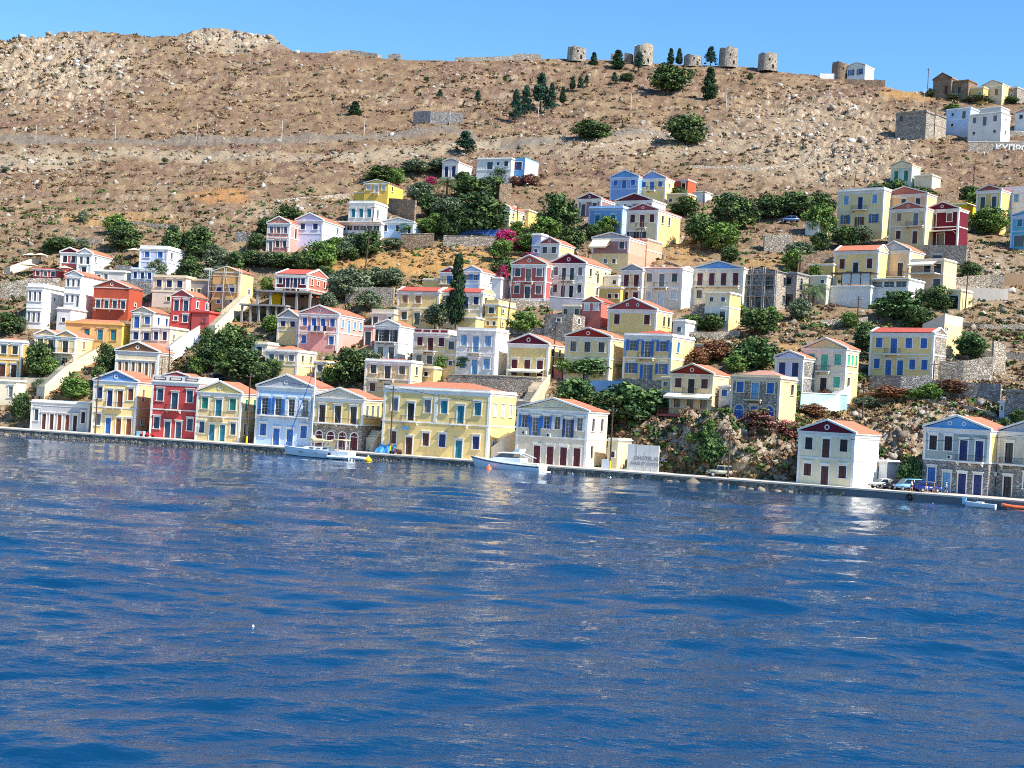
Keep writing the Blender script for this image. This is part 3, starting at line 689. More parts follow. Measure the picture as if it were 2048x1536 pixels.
# upper middle
H('yellow ridge-roofed house', 792, 648, 82, 66, 20, 'r', 10, 'yellow', ['ww.:tan:s', 'wd.:grey'], [], roofm='red', label='yellow house with a red ridge roof left of the tall cypress', trim='offwhite')
H('cream ridge-roofed house behind the cypress', 876, 650, 85, 66, 25, 'r', 10, 'cream', ['w.bw:navy:s', ''], ['w.:', ''], roofm='red', sidew='yellow', label='cream and yellow house with a red ridge roof behind the tall cypress')
H('yellow stepped annex with a balustrade', 968, 660, 26, 52, 36, 'f', 0, 'yellow', ['w', 'ss'], ['s.', 's.'], pil=False, par=.9, label='stepped yellow annex with a roof balustrade right of the cypress house', cat='annex', kind='annex')
H('plain yellow block in front of the cypress house', 916, 664, 34, 30, 22, 'f', 0, 'yellow', [], pil=False, par=.2, label='plain windowless yellow block above the white house with light blue shutters', cat='annex', kind='annex', dy=-2)
H('tan gabled house left of the cypress', 878, 592, 38, 48, 14, 'g', 10, 'tan', ['b:blue:s', ''], [], 'trimred', label='small tan gabled house with a blue shutter left of the cypress tip')
H('yellow yard block left of the tan gable', 845, 586, 32, 28, 10, 'f', 0, 'yellow', [], pil=False, par=.2, label='low yellow yard block left of the small tan gabled house', cat='annex', kind='annex')
H('white gabled house right of the cypress', 922, 592, 36, 50, 32, 'g', 10, 'paleblue', ['ww:blue:o', ''], ['.w:', ''], 'paleblue', sidew='white', label='white gabled house with rounded blue shutters right of the cypress tip', ring=False)
H('white pillar block of the gabled white house', 982, 596, 18, 40, 14, 'f', 0, 'white', [], pil=False, par=.3, deep=4, label='plain white block right of the white gabled house with blue shutters', cat='annex', kind='annex')
H('red house with a red pediment', 1020, 597, 68, 69, 26, 'g', 18, 'red', ['wbw:dark', 'wdw:dark'], ['w', 'w'], 'orangered', label='bright red house with a red pediment beside the bougainvillea')
h44 = H('white house with a maroon pediment and double balconies', 1099, 595, 68, 69, 54, 'g', 19, 'offwhite', ['wbbw:dark', 'wddw:dark'], ['wbw:dark', '.wd:dark'], 'maroon', sidew='yellow', label='cream-white house with a maroon pediment and long iron balconies')
H('yellow temple house above the red one', 1078, 527, 38, 40, 32, 'g', 12, 'greycream', ['dd:navy', ''], [], 'trimred', sidew='yellow', label='small yellow house with a red pediment above the bright red house')
H('white tower with an orange cap', 1062, 513, 18, 44, 8, 'h', 5, 'lilac', ['', 's'], pil=False, deep=4, label='slim white tower with an orange cap above the bougainvillea', cat='tower', kind='tower')
h46 = H('mauve house with a cream awning', 1182, 538, 72, 62, 44, 'g', 10, 'mauve', ['..w:dark', '.ss.:dark'], [], 'grey', low='yellow', sidew='salmon', label='mauve house over a yellow floor with large cream awnings', ring=False, belt=False)
H('salmon block under the cream house', 1254, 522, 38, 44, 32, 'f', 0, 'salmon', ['.s:dark', ''], pil=False, par=.2, label='salmon-coloured block under the tall cream house with the red pediment', cat='annex', kind='annex', dy=-1)
H('tall cream house with a red pediment', 1251, 490, 61, 69, 48, 'g', 13, 'cream', ['wbw:maroon:s', 'ww.:dark:o'], ['ww.:dark', ''], 'trimred', sidew='yellow', label='tall cream house with a red pediment and bare yellow side wall in the upper town', belt=False)
H('light blue flat-roofed house', 1176, 462, 66, 46, 20, 'f', 0, 'blue', ['ww:teal:s'], trim='paleblue', par=.5, label='light blue flat-roofed house with two glazed bays', sidew='paleblue')
H('small maroon house with maroon pediment', 1154, 432, 46, 34, 30, 'g', 11, 'mauve', ['dw:grey'], [], 'maroon', label='small maroon-fronted house above the light blue flat-roofed house', roofm='red')
H('half maroon half white gabled house', 1230, 440, 72, 38, 28, 'g', 14, 'mauve', ['ww..:pale'], [], 'maroon', sidew='white', label='gabled house painted half maroon and half white behind the tall cream house', ring=False, roofm='white')
H('blue house with a blue pediment on the upper slope', 1219, 402, 55, 47, 16, 'g', 13, 'trimblue', ['wdw:blue:s', ''], [], 'blue', label='sky blue house with a blue pediment, left of a yellow twin', ring=False, trim='paleblue')
H('yellow house with a blue pediment on the upper slope', 1276, 405, 52, 47, 18, 'g', 14, 'yellow', ['wbw:blue:s', ''], ['s', ''], 'trimblue', label='yellow house with a blue pediment, right of the sky blue house', ring=False)
H('small orange flat-roofed house', 1343, 390, 31, 30, 14, 'f', 0, 'orangered', ['.w:white'], par=.3, pil=False, label='small orange flat-roofed house on the upper slope')
H('low yellow block under the orange house', 1333, 414, 40, 26, 16, 'f', 0, 'yellow', ['s..'], par=.2, pil=False, label='low yellow block under the small orange house', cat='annex', kind='annex', dy=-1)
H('small white hut on the upper slope', 1386, 398, 24, 14, 8, 'f', 0, 'white', [], par=.1, pil=False, deep=4, label='small plain white hut right of the small orange house', cat='hut', kind='hut')
H('tan gabled house in the middle row', 1239, 608, 42, 68, 20, 'g', 11, 'tan', ['bb:maroon:s', 'dd:maroon:s'], [], 'grey', label='narrow tan gabled house with tall maroon doors', ring=False)
H('cream house with a white side wall', 1281, 610, 79, 72, 24, 'r', 6, 'greycream', ['wbw:dark', 'wdw:pale,white,white:s'], [], sidew='white', label='cream-grey house with a blank bright white side wall', roofm='faded')
H('ochre block left of the tan gabled house', 1197, 610, 42, 36, 18, 'f', 0, 'ochre', ['.ss:maroon:s'], pil=False, par=.2, label='ochre block left of the narrow tan gabled house', cat='annex', kind='annex')
H('small white block above the ochre one', 1206, 578, 30, 26, 12, 'f', 0, 'white', ['.s'], pil=False, par=.2, label='small white block behind the ochre one', cat='annex', kind='annex')
H('cream house with a pale blue pediment', 1383, 607, 98, 70, 18, 'g', 14, 'cream', ['bbbb:maroon:s', 'w...:wood:g'], [], 'blue', label='cream house with a pale blue pediment and four dark doors on a long balcony', ring=False, trim='offwhite')
H('projecting cream block below the pale blue pediment', 1408, 643, 48, 58, 18, 'f', 0, 'cream', ['ss:dark', '.d:dark'], ['', ''], pil=False, par=.2, sidew='yellow', low='white', dy=-2.5, label='projecting cream block with two small windows below the house with the pale blue pediment', cat='annex', kind='annex')
h56 = H('grey stone shell in scaffolding', 1482, 615, 66, 72, 34, 'G', 8, 'greystone', ['w.D:dark', 'ddd:dark'], ['w', 'w'], 'greystone', pil=False, belt=False, ring=False, label='unfinished grey stone house shell behind metal scaffolding', sidew='palestone', roofm='concrete', trim='concrete')
H('concrete shell right of the scaffolding', 1560, 612, 30, 66, 34, 'f', 0, 'concrete', ['w', 'D'], ['a.', 'w.'], pil=False, par=.2, sidew='palestone', trim='concrete', label='roofless concrete shell right of the scaffolded stone house', slab=False)
H('small red house with a red gable', 1162, 650, 38, 46, 30, 'G', 11, 'orangered', ['ww:white:s', ''], ['s', ''], 'orangered', pil=False, belt=False, ring=False, roofm='red', label='small orange-red gabled house with two white shutters')
H('rough grey rendered gable house', 1088, 673, 55, 44, 26, 'm', 2, 'stone', ['.s.:pale', ''], ['w', ''], pil=False, belt=False, roofm='concrete', label='rough grey rendered house without trim above the maroon pediment house')
H('yellow house with two round gable windows', 1215, 660, 94, 42, 34, 'g', 22, 'yellow', ['w.w:maroon:s'], ['.ww:'], 'trimred', ring=2, label='yellow house with two round eye-like openings in its red pediment')
# right upper
H('yellow wing of the double house', 1667, 553, 84, 50, 20, 'r', 13, 'yellow', ['wbw:maroon,dark,maroon:s'], [], label='yellow wing with an orange ridge roof above the white terrace wall', trim='offwhite')
h69 = H('peach gabled half of the double house', 1753, 554, 61, 52, 30, 'g', 18, 'peach', ['bb:maroon:g'], ['s'], 'grey', sidew='yellow', label='peach gabled house with a grey pediment above the glazed veranda', trim='offwhite')
hve = H('glazed white veranda', 1738, 604, 74, 46, 32, 'f', 0, 'white', ['PPP:white', ''], [], pil=False, par=.15, sidew='white', dy=-2, label='glazed white veranda with a balustrade under the peach gabled house', cat='veranda', kind='veranda', capw=False)
ht = H('white terrace block', 1657, 600, 80, 27, 14, 'f', 0, 'white', [], pil=False, par=.2, dy=-1, label='long plain white terrace wall under the yellow wing, carrying the black pergola', cat='terrace', kind='terrace')
h69d = H('yellow house with an upper loggia', 1820, 580, 62, 60, 26, 'f', 0, 'peach', ['.DD:maroon', 'D.D:dark'], [], pil=False, par=.25, sidew='yellow', label='peach and yellow flat-roofed house with an open loggia and cream awning')
H('small yellow lodge by the concrete wall', 1893, 618, 26, 38, 14, 'f', 0, 'yellow', ['D:dark'], par=.25, pil=False, label='small yellow lodge with a dark opening left of the concrete wall', cat='lodge')
H('pale blue shed by the palm', 1606, 600, 44, 48, 14, 'f', 0, 'greycream', ['d.s:dark', 'ss.:dark'], pil=False, par=.2, label='pale flat-roofed shed with small windows behind the palm tree', cat='shed', kind='shed')
H('cream house with light blue shutters, upper right', 1673, 460, 87, 77, 16, 'f', 0, 'yellow', ['wbw:ltblue,navy,ltblue:s', 'wdw:blue,wood,blue:o'], [], par=.6, label='wide cream house with light blue shutters behind a tall leaning pole', trim='offwhite')
H('peach temple house, upper right', 1759, 465, 87, 74, 20, 'g', 15, 'peach', ['www:maroon', 'D..:wood'], [], 'orangered', label='peach house with a wide pediment behind the tan gabled one', ring=False, trim='offwhite')
H('tan gabled house, upper right', 1777, 489, 68, 70, 18, 'g', 13, 'tan', ['wb:tan,grey:s', 'wd:brown:s'], [], 'orangered', label='tan gabled house with an air conditioner left of the dark maroon house', dy=-1.5, trim='offwhite')
hm = H('dark maroon house, upper right', 1847, 491, 64, 71, 18, 'g', 14, 'maroon', ['dw:wood:s', '.D.:dark'], [], 'maroon', label='dark maroon house with a white ringed gable in the upper right', dy=-1.5, roofm='red')
H('yellow block behind the maroon house', 1884, 443, 46, 34, 16, 'f', 0, 'bright', ['...'], pil=False, par=.2, label='bright yellow block behind the dark maroon house', cat='annex', kind='annex')
H('tan half-pediment house at the right edge', 1950, 458, 46, 76, 14, 'g', 10, 'tan', ['dd:dark', 'd.:dark'], [], 'trimred', low='yellow', ring=False, label='tan house with a red half pediment left of the white house at the right edge')
H('white house with light blue shutters at the right edge', 1996, 453, 84, 72, 14, 'f', 0, 'white', ['wwww:ltblue:s', 'w..w:ltblue'], [], par=.8, label='white flat-roofed house with light blue shutters at the right edge', dy=-1)
H('turquoise house at the right edge', 2020, 494, 62, 62, 14, 'g', 10, 'turq', ['ww:teal:s', 'D.:teal'], [], 'turq', ring=False, label='turquoise house cut by the right edge', trim='paleblue', dy=-2)
H('small pale green temple house on the hill', 1781, 364, 40, 32, 14, 'g', 9, 'mint', ['dd:green:s'], [], 'cream', label='small pale green temple-fronted house alone on the upper right slope', ring=False, trim='cream')
H('small yellow annex of the temple house', 1828, 372, 34, 20, 12, 'f', 0, 'cream', [], pil=False, par=.2, label='low pale yellow annex right of the small pale green temple house', cat='annex', kind='annex')
H('white ridge house by the windmill', 1692, 160, 36, 26, 18, 'g', 7, 'white', ['ww:blue:o'], [], 'white', label='small white house with blue shutters on the ridge beside the last windmill', ring=False, roofm='white')
H('brown stone house on the skyline', 1865, 192, 35, 32, 8, 'g', 12, 'brownstone', ['.d:maroon:s'], [], 'brownstone', label='brown stone gabled house on the skyline at the right', ring=False, pil=False, roofm='faded', trim='brown')
H('brown stone block on the skyline', 1900, 198, 34, 34, 12, 'f', 0, 'brownstone', ['.w.:maroon'], pil=False, par=.3, label='flat brown stone block right of the gabled skyline house', trim='brown')
H('low cream house on the skyline', 1928, 202, 36, 24, 10, 'f', 0, 'orange', ['..s:'], pil=False, par=.3, label='low cream-orange house between the stone block and the cream gable on the skyline')
H('cream gabled house on the skyline', 1963, 202, 38, 30, 14, 'g', 9, 'beige', ['ww:tan:s'], [], 'cream', sidew='yellow', label='cream gabled house with a yellow side wall on the skyline', ring=False, roofm='faded', trim='cream')
H('grey stone shed on the skyline', 2012, 204, 20, 28, 10, 'f', 0, 'stone', ['s:dark'], pil=False, par=.2, label='grey stone shed at the right end of the skyline', cat='shed', kind='shed')
H('roofless grey ruin', 1790, 272, 58, 44, 14, 'f', 0, 'stone', ['ws.:dark', ''], pil=False, par=.5, slab=False, trim='stone', label='roofless grey stone house with empty windows left of the pale blue house', capw=False)
H('roofless ruin annex', 1842, 272, 26, 42, 22, 'f', 0, 'greystone', ['s:dark', ''], [], pil=False, par=.2, slab=False, sidew='palestone', trim='stone', label='right half of the roofless ruin with a pale side wall', capw=False)
H('pale blue house above the lettered wall', 1891, 262, 46, 42, 14, 'f', 0, 'paleblue', ['sd:navy', 's.:navy'], pil=False, par=.3, trim='white', label='pale blue house with small navy windows left of the white house on the hill')
H('white house above the lettered wall', 1935, 280, 62, 50, 18, 'f', 0, 'offwhite', ['wdw:grey:s', 's.s:dark'], ['s', 's'], par=.2, pil=False, sidew='white', label='white house with three grey shutters above the wall painted with letters', belt=False)
H('white rear blocks of the hill house', 1942, 236, 56, 16, 8, 'f', 0, 'white', [], pil=False, par=.3, label='stepped white rear block behind the white hill house', cat='annex', kind='annex')
H('pink and white house at the top right edge', 2029, 262, 42, 36, 12, 'g', 9, 'white', ['ww:dark', ''], [], 'pink', label='white house with a pink gable at the top right edge', ring=False)
H('small orange-roofed cottage behind the mansion', 1033, 818, 30, 17, 12, 'h', 6, 'offwhite', [], pil=False, label='small orange-roofed cottage between the mansion and the stone stair')
H('small white hut in the right slope', 1998, 832, 10, 30, 8, 'f', 0, 'paleblue', ['s'], pil=False, par=.1, deep=3, label='small white hut beside the dark stone wall on the right', cat='hut', kind='hut')
H('dark stone store at the right edge', 2009, 838, 52, 56, 12, 'f', 0, 'greystone', [], pil=False, par=.3, deep=5, trim='greystone', label='dark grey windowless stone store at the right edge', cat='store', kind='store')

attic(h3, 3, wm('maroon')); attic(h64, 4, wm('darkred'), .2, .62)
for i in range(3):
    x0, x1 = h3[1] * (i + .18) / 3, h3[1] * (i + .82) / 3; m = MB(); m.box(x0, x1, -.07, -.052, h3[3] + .36, h3[3] + .64); m.build('attic_panel', wm('offwhite'), h3[0])
m = MB(); m.prism([(h3[1] * .25, h3[3] + 1.102), (h3[1] * .75, h3[3] + 1.102), (h3[1] * .5, h3[3] + 1.75)], (0, .3)); m.build('pediment', wm('red'), h3[0])
m = MB()
for a, b in ((.22, .5), (.78, .5)): m.prism([(h3[1] * a, h3[3] + 1.105), (h3[1] * b, h3[3] + 1.75), (h3[1] * b, h3[3] + 1.95), (h3[1] * a, h3[3] + 1.27)], (-.12, .34))
m.build('pediment_moulding', wm('offwhite'), h3[0])
m = MB(); m.prism([(.5, h3[3] + .1), (h3[1] - .5, h3[3] + .1), (h3[1] * .5, h3[3] + 1.7)], (.35, h3[2] - .3)); m.build('roof', tile('clay_tiles'), h3[0])

H('low tan block behind the palm shed', 1616, 549, 48, 20, 12, 'f', 0, 'tan', [], pil=False, par=.2, label='low tan block between the pale shed and the yellow wing', cat='annex', kind='annex')
H('small yellow block behind the blue-banded house', 1378, 708, 36, 20, 14, 'f', 0, 'yellow', ['.s'], pil=False, par=.2, label='small yellow block behind the yellow and blue flat-fronted house', cat='annex', kind='annex')
H('low balustraded house left of the ridge roofs', 742, 652, 44, 27, 12, 'f', 0, 'greycream', ['D.d:maroon'], pil=False, par=.8, label='low cream house with a roof balustrade and maroon doors left of the ridge roofs')
H('small white-roofed porch building', 1124, 634, 36, 23, 14, 'f', 0, 'greycream', ['D.D:dark'], pil=False, par=.25, trim='white', label='small white-roofed porch building left of the small red gabled house')
H('small white garage below the road', 1610, 470, 26, 26, 12, 'f', 0, 'white', [], pil=False, par=.2, label='small white blank building right of the blue car on the hill', cat='garage', kind='garage')
H('red extension of the red gabled house', 382, 655, 34, 32, 24, 'f', 0, 'red', ['.s:slate'], pil=False, par=.3, trim='red', label='lower red extension right of the bright red gabled house', cat='annex', kind='annex')
H('white stair-top block', 1345, 676, 24, 34, 10, 'f', 0, 'white', ['s:grey'], pil=False, par=.4, label='narrow white block right of the house with two round gable windows', cat='annex', kind='annex')
H('salmon porch beside the awning house', 1108, 754, 16, 24, 8, 'f', 0, 'orangered', [], pil=False, par=.2, deep=4, label='small orange-red porch right of the yellow house with the maroon pediment', cat='porch', kind='porch')
H('tan cottage above the lavender house', 408, 560, 22, 22, 10, 'f', 0, 'greycream', ['s:dark'], pil=False, par=.3, label='tiny pale cottage between the bare concrete house and the ochre gabled house', cat='cottage', kind='cottage')
# ------------------------------------------------------------ terrain
RID_U = [-900, -300, 0, 60, 130, 180, 240, 330, 355, 400, 440, 480, 545, 565, 590, 650, 700, 740, 760, 800, 900, 1000, 1100, 1200, 1260, 1300, 1400, 1500, 1560, 1640, 1740, 1790, 1860, 1900, 1960, 2048, 2300, 2800]
RID_V = [170, 110, 92, 82, 71, 68, 72, 75, 74, 66, 64, 72, 76, 92, 104, 106, 102, 109, 117, 119, 122, 121, 118, 119, 122, 126, 131, 136, 146, 153, 166, 179, 184, 194, 200, 204, 230, 300]
def vrid(u): return np.interp(u, RID_U, RID_V)
# large patches of real ground colour: (u, v, ru, rv, kind) kind: 0 golden grass, 1 pale rubble, 2 grey road, 3 red earth
PATCH = [(900, 520, 190, 32, 0, 1), (700, 540, 60, 35, 0, 1), (240, 440, 110, 14, 0, .6), (1560, 545, 90, 40, 0, .5), (1500, 700, 90, 30, 0, .9), (1700, 810, 160, 35, 0, .5),
    (130, 780, 40, 40, 0, .9), (170, 720, 50, 25, 0, .8), (320, 745, 60, 20, 0, .7), (1950, 420, 60, 30, 0, .3), (470, 680, 30, 40, 0, .6),
    (60, 322, 110, 24, 1, .8), (1250, 290, 260, 34, 1, .55), (100, 130, 180, 60, 1, .55), (470, 82, 110, 20, 1, .9), (1640, 290, 200, 90, 1, .45), (1960, 560, 90, 60, 1, .6), (1920, 800, 110, 60, 1, .5),
    (1400, 922, 90, 16, 0, .9), (1590, 880, 60, 18, 0, .6), (1450, 890, 170, 50, 1, .6), (1790, 900, 100, 60, 1, .5), (550, 415, 60, 20, 1, .5), (440, 395, 60, 18, 3, 1), (1650, 335, 160, 30, 1, .4), (780, 600, 40, 30, 0, .6), (1350, 500, 60, 40, 0, .5), (1850, 180, 80, 20, 0, .8)]
def ground_cols(u, v, x, y):
    n1 = fbm(x * .05, y * .05, 3); n2 = fbm(x * .35, y * .35, 9); n3 = fbm(x * 1.3, y * 1.3, 21)
    br = np.array(lin((148, 118, 94))); red = np.array(lin((136, 104, 90))); gold = np.array(lin((216, 164, 96))); pale = np.array(lin((198, 178, 150))); grey = np.array(lin((150, 142, 132))); dry = np.array(lin((188, 160, 122)))
    c = br + (red - br) * np.clip((n1 - .4) * 3, 0, 1)[:, None]
    c = c + (dry - c) * np.clip((n2 - .45) * 3.4, 0, .85)[:, None]
    low = np.clip((v - 330) / 250, 0, 1)
    c = c + (dry - c) * (.45 * low)[:, None]
    K = [gold, pale, grey, np.array(lin((206, 148, 92)))]
    for (pu, pv, ru, rv, k, a) in PATCH:
        d = ((u - pu) / ru) ** 2 + ((v - pv) / rv) ** 2
        wgt = np.clip(1.5 - d + (n2 - .5) * 1.6, 0, 1) * a
        c = c + (K[k] - c) * wgt[:, None]
    # dirt road crossing the hill, and its rubble bank
    rv_ = np.interp(u, [0, 560, 840, 900, 1000, 1100, 1280, 1400, 1800], [282, 283, 268, 262, 292, 286, 268, 262, 240])
    wgt = np.clip(1.6 - np.abs(v - rv_) / (5 + 3 * n2), 0, 1) * np.where(u < 1420, .8, 0)
    c = c + (grey * .95 - c) * wgt[:, None]
    rv2 = np.interp(u, [0, 130, 260, 420, 700, 900, 1000], [330, 322, 305, 312, 314, 300, 285])
    wgt = np.clip(1.5 - np.abs(v - rv2) / (7 + 5 * n3), 0, 1) * np.where(u < 1000, .8, 0)
    c = c + (pale - c) * wgt[:, None]
    rk = np.clip((n3 - .58) * 7, 0, 1) * np.clip((n1 - .3) * 3, 0.1, 1)
    c = c + (pale - c) * (rk * .75)[:, None]
    return c * (.56 + .36 * n3)[:, None] * np.array([.97, .985, .96])
def build_terrain():
    us = np.concatenate([np.arange(-900, -60, 14), np.arange(-60, 2110, 3.2), np.arange(2110, 2801, 14)])
    tb = np.concatenate([np.linspace(-6, 420, 190), ])
    n = len(us); rows = []
    vt = vtop(us); vr = vrid(us); span = vt - vr
    T = np.concatenate([np.linspace(0, 1, 330)])
    T = T ** 1.02
    U = np.repeat(us[None], len(T) + 8, 0); V = np.empty_like(U); Yv = np.empty_like(U)
    wpx = -6 + (span + 6)[None] * T[:, None]
    V[:len(T)] = vt[None] - wpx
    Yv[:len(T)] = Yt(U[:len(T)], V[:len(T)])
    Pt = np.empty(U.shape + (3,))
    Pt[:len(T)] = P(U[:len(T)], V[:len(T)], Yv[:len(T)])
    last = Pt[len(T) - 1]
    for k in range(8):
        d = [6, 16, 35, 70, 130, 220, 400, 700][k]
        Pt[len(T) + k] = last * ((last[:, 1] + d) / last[:, 1])[:, None]
        Pt[len(T) + k, :, 2] = last[:, 2] - d * .12 - .5 - (d * .12 if k > 3 else 0); V[len(T) + k] = V[len(T) - 1]
    X, Yw, Z = Pt[..., 0], Pt[..., 1], Pt[..., 2]
    f = np.clip(wpx[..., :] / 60, 0, 1)
    far = np.clip(wpx / 500, .35, 1.5)
    nz = (fbm(X[:len(T)] * .09, Yw[:len(T)] * .09, 5, 5) - .48) * 3.2 + (fbm(X[:len(T)] * .55, Yw[:len(T)] * .55, 15, 4) - .48) * 1.0
    rd = 1 - np.abs(2 * fbm(X[:len(T)] * .22, Yw[:len(T)] * .16, 33, 4) - 1)
    crag = np.zeros_like(nz)
    for (pu, pv, ru, rv, a) in [(1440, 880, 150, 60, 3.4), (1780, 890, 100, 60, 2.4), (90, 130, 190, 90, 2.5), (460, 76, 120, 22, 2.0), (1640, 260, 220, 100, 1.0), (1700, 330, 150, 40, 1.2), (20, 830, 40, 40, 1.6)]:
        crag += a * np.exp(-(((U[:len(T)] - pu) / ru) ** 2 + ((V[:len(T)] - pv) / rv) ** 2) ** 1.5)
    edge = np.clip((1 - T)[:, None] * 30, .25, 1)
    rd2 = np.abs(2 * fbm(X[:len(T)] * .6, Yw[:len(T)] * .6, 63, 4) - 1)
    Z[:len(T)] += (nz * far * f * edge) + crag * ((rd - .55) * 1.6 + (.35 - rd2) * 1.3) * f
    # old cultivation terraces: part of the slope steps in risers a few metres apart
    tz = Z[:len(T)] / 4.2 + fbm(X[:len(T)] * .03, Yw[:len(T)] * .03, 71, 3) * 3.0; fr = tz - np.floor(tz); st = np.clip((fr - .72) / .28, 0, 1); tm = np.clip((fbm(X[:len(T)] * .02, Yw[:len(T)] * .02, 81, 3) - .44) * 5, 0, 1) * np.clip(wpx / 150, 0, 1) * edge
    Z[:len(T)] += (st * st * (3 - 2 * st) - fr) * 4.2 * .24 * tm
    # level the ground under and around every building, so it stands free of the slope
    Xt = X[:len(T)]; Ytw = Yw[:len(T)]; Zt = Z[:len(T)]
    for (px, py, yaw, W, L, z) in PADS:
        dx, dy = Xt - px, Ytw - py
        c, s = math.cos(-yaw), math.sin(-yaw)
        lx = dx * c - dy * s; ly = dx * s + dy * c
        msk = (lx > -.9) & (lx < W + 1.7) & (ly > -2.2) & (ly < L + .6)
        Zt[msk] = np.minimum(Zt[msk], z - .12)
        m2 = (lx > -.3) & (lx < W + .6) & (ly > -.8) & (ly < L * .8)
        Zt[m2] = np.maximum(Zt[m2], z - 2.6)
    nr = U.shape[0]
    V_ = Pt.reshape(-1, 3)
    i = np.arange(nr - 1)[:, None] * n + np.arange(n - 1)[None]
    Fc = np.stack([i, i + 1, i + n + 1, i + n], -1).reshape(-1, 4)
    cols = ground_cols(U.ravel(), V.ravel(), V_[:, 0], V_[:, 1])
    m, t, b = newmat('hillside_earth')
    col = attr(t)
    n1 = noise(t, pos(t), 1.7, 6, .7); n2 = noise(t, pos(t), .5, 4, .6)
    c1 = mix(t, ramp(t, n1, [(.34, (.45, .45, .45)), (.6, (0, 0, 0))]), col, lin((104, 84, 66)))
    c2 = mix(t, ramp(t, n1, [(.57, (0, 0, 0)), (.66, (.8, .8, .8))]), c1, lin((176, 160, 138)))
    # steep faces are bare rock
    g = node(t, 'ShaderNodeNewGeometry'); sx = node(t, 'ShaderNodeSeparateXYZ'); t.links.new(g.outputs['True Normal'], sx.inputs[0])
    rockc = ramp(t, noise(t, pos(t, (1, 1, .35)), 1.1, 6, .7), [(.3, lin((98, 82, 66))), (.5, lin((164, 144, 120))), (.66, lin((210, 196, 174)))])
    c3 = mix(t, ramp(t, sx.outputs['Z'], [(.5, (1, 1, 1)), (.72, (0, 0, 0))]), c2, rockc)
    t.links.new(c3, b.inputs['Base Color']); b.inputs['Roughness'].default_value = 1
    b.inputs['Specular IOR Level'].default_value = .1
    bump(t, b, n1, .9, .5)
    tag(link('ground', npmesh('ground', V_, Fc, m, False, cols)), 'dry rocky hillside of brown scrub and pale limestone rising behind the town', None, None, 'structure')
    return us, Pt[:len(T)], V[:len(T)]
TU, TP, TV = build_terrain()
def snap(u, v):
    """ground point seen at image bearing (u, v), with its real levelled height"""
    p = G(u, v); j = int(np.clip(np.searchsorted(TU, u), 0, len(TU) - 1))
    k = int(np.argmin(np.abs(TP[:, j, 1] - p.y))); p.z = float(TP[k, j, 2]); return p

# ------------------------------------------------------------ quay
def edge(u, back=0.0, z=1.15):
    """point of the quay edge at bearing u, moved inland by `back` metres"""
    Y = float(Yq(u)); d = dirs(u, float(vw(u))); p = np.array([d[0] * Y, Y, z])
    d2 = dirs(u + 5, float(vw(u + 5))); Y2 = float(Yq(u + 5)); q = np.array([d2[0] * Y2, Y2, z])
    t_ = (q - p) / np.linalg.norm(q - p); nrm = np.array([-t_[1], t_[0], 0])
    return Vector((p + nrm * back).tolist())
def strip(name, m, u0, u1, prof, n=160, kind='structure', label=None, cat=None, jit=0):
    """prof: list of (inland offset, z)"""
    V, Fc = [], []
    for i in range(n + 1):
        u = u0 + (u1 - u0) * i / n
        for b, z in prof:
            p = edge(u, b + random.uniform(-jit, jit), z + random.uniform(-jit, jit) * .3); V.append(tuple(p))
    k = len(prof)
    for i in range(n):
        for j in range(k - 1): Fc.append((i * k + j, (i + 1) * k + j, (i + 1) * k + j + 1, i * k + j + 1))
    me = bpy.data.meshes.new(name); me.from_pydata(V, [], Fc); me.materials.append(m)
    return tag(link(name, me), label, cat, None, kind)
qstone = stone('quay_stone', [(96, 90, 82), (140, 130, 116), (176, 164, 146), (116, 108, 98)], 1.3)
qconc = stucco('quay_concrete', (196, 186, 170), .5)
pave = stucco('promenade_paving', (206, 192, 172), .4)
strip('promenade', pave, -900, 2800, [(.45, 1.2), (4, 1.22), (24, 1.24)], 260, label='pale concrete waterside promenade')
strip('quay_wall', qstone, -900, 1690, [(0, -1.5), (.02, .9), (.0, .98)], 900, label='rough stone quay wall above the waterline', jit=.05)
strip('quay_wall', stucco('dark_quay', (112, 112, 116), .8), 1690, 2800, [(0, -1.5), (0, .98)], 200, label='dark concrete quay wall at the right')
strip('quay_kerb', qconc, -900, 2800, [(0, .97), (-.08, .98), (-.08, 1.21), (.46, 1.23)], 400, label='pale concrete kerb along the quay edge')

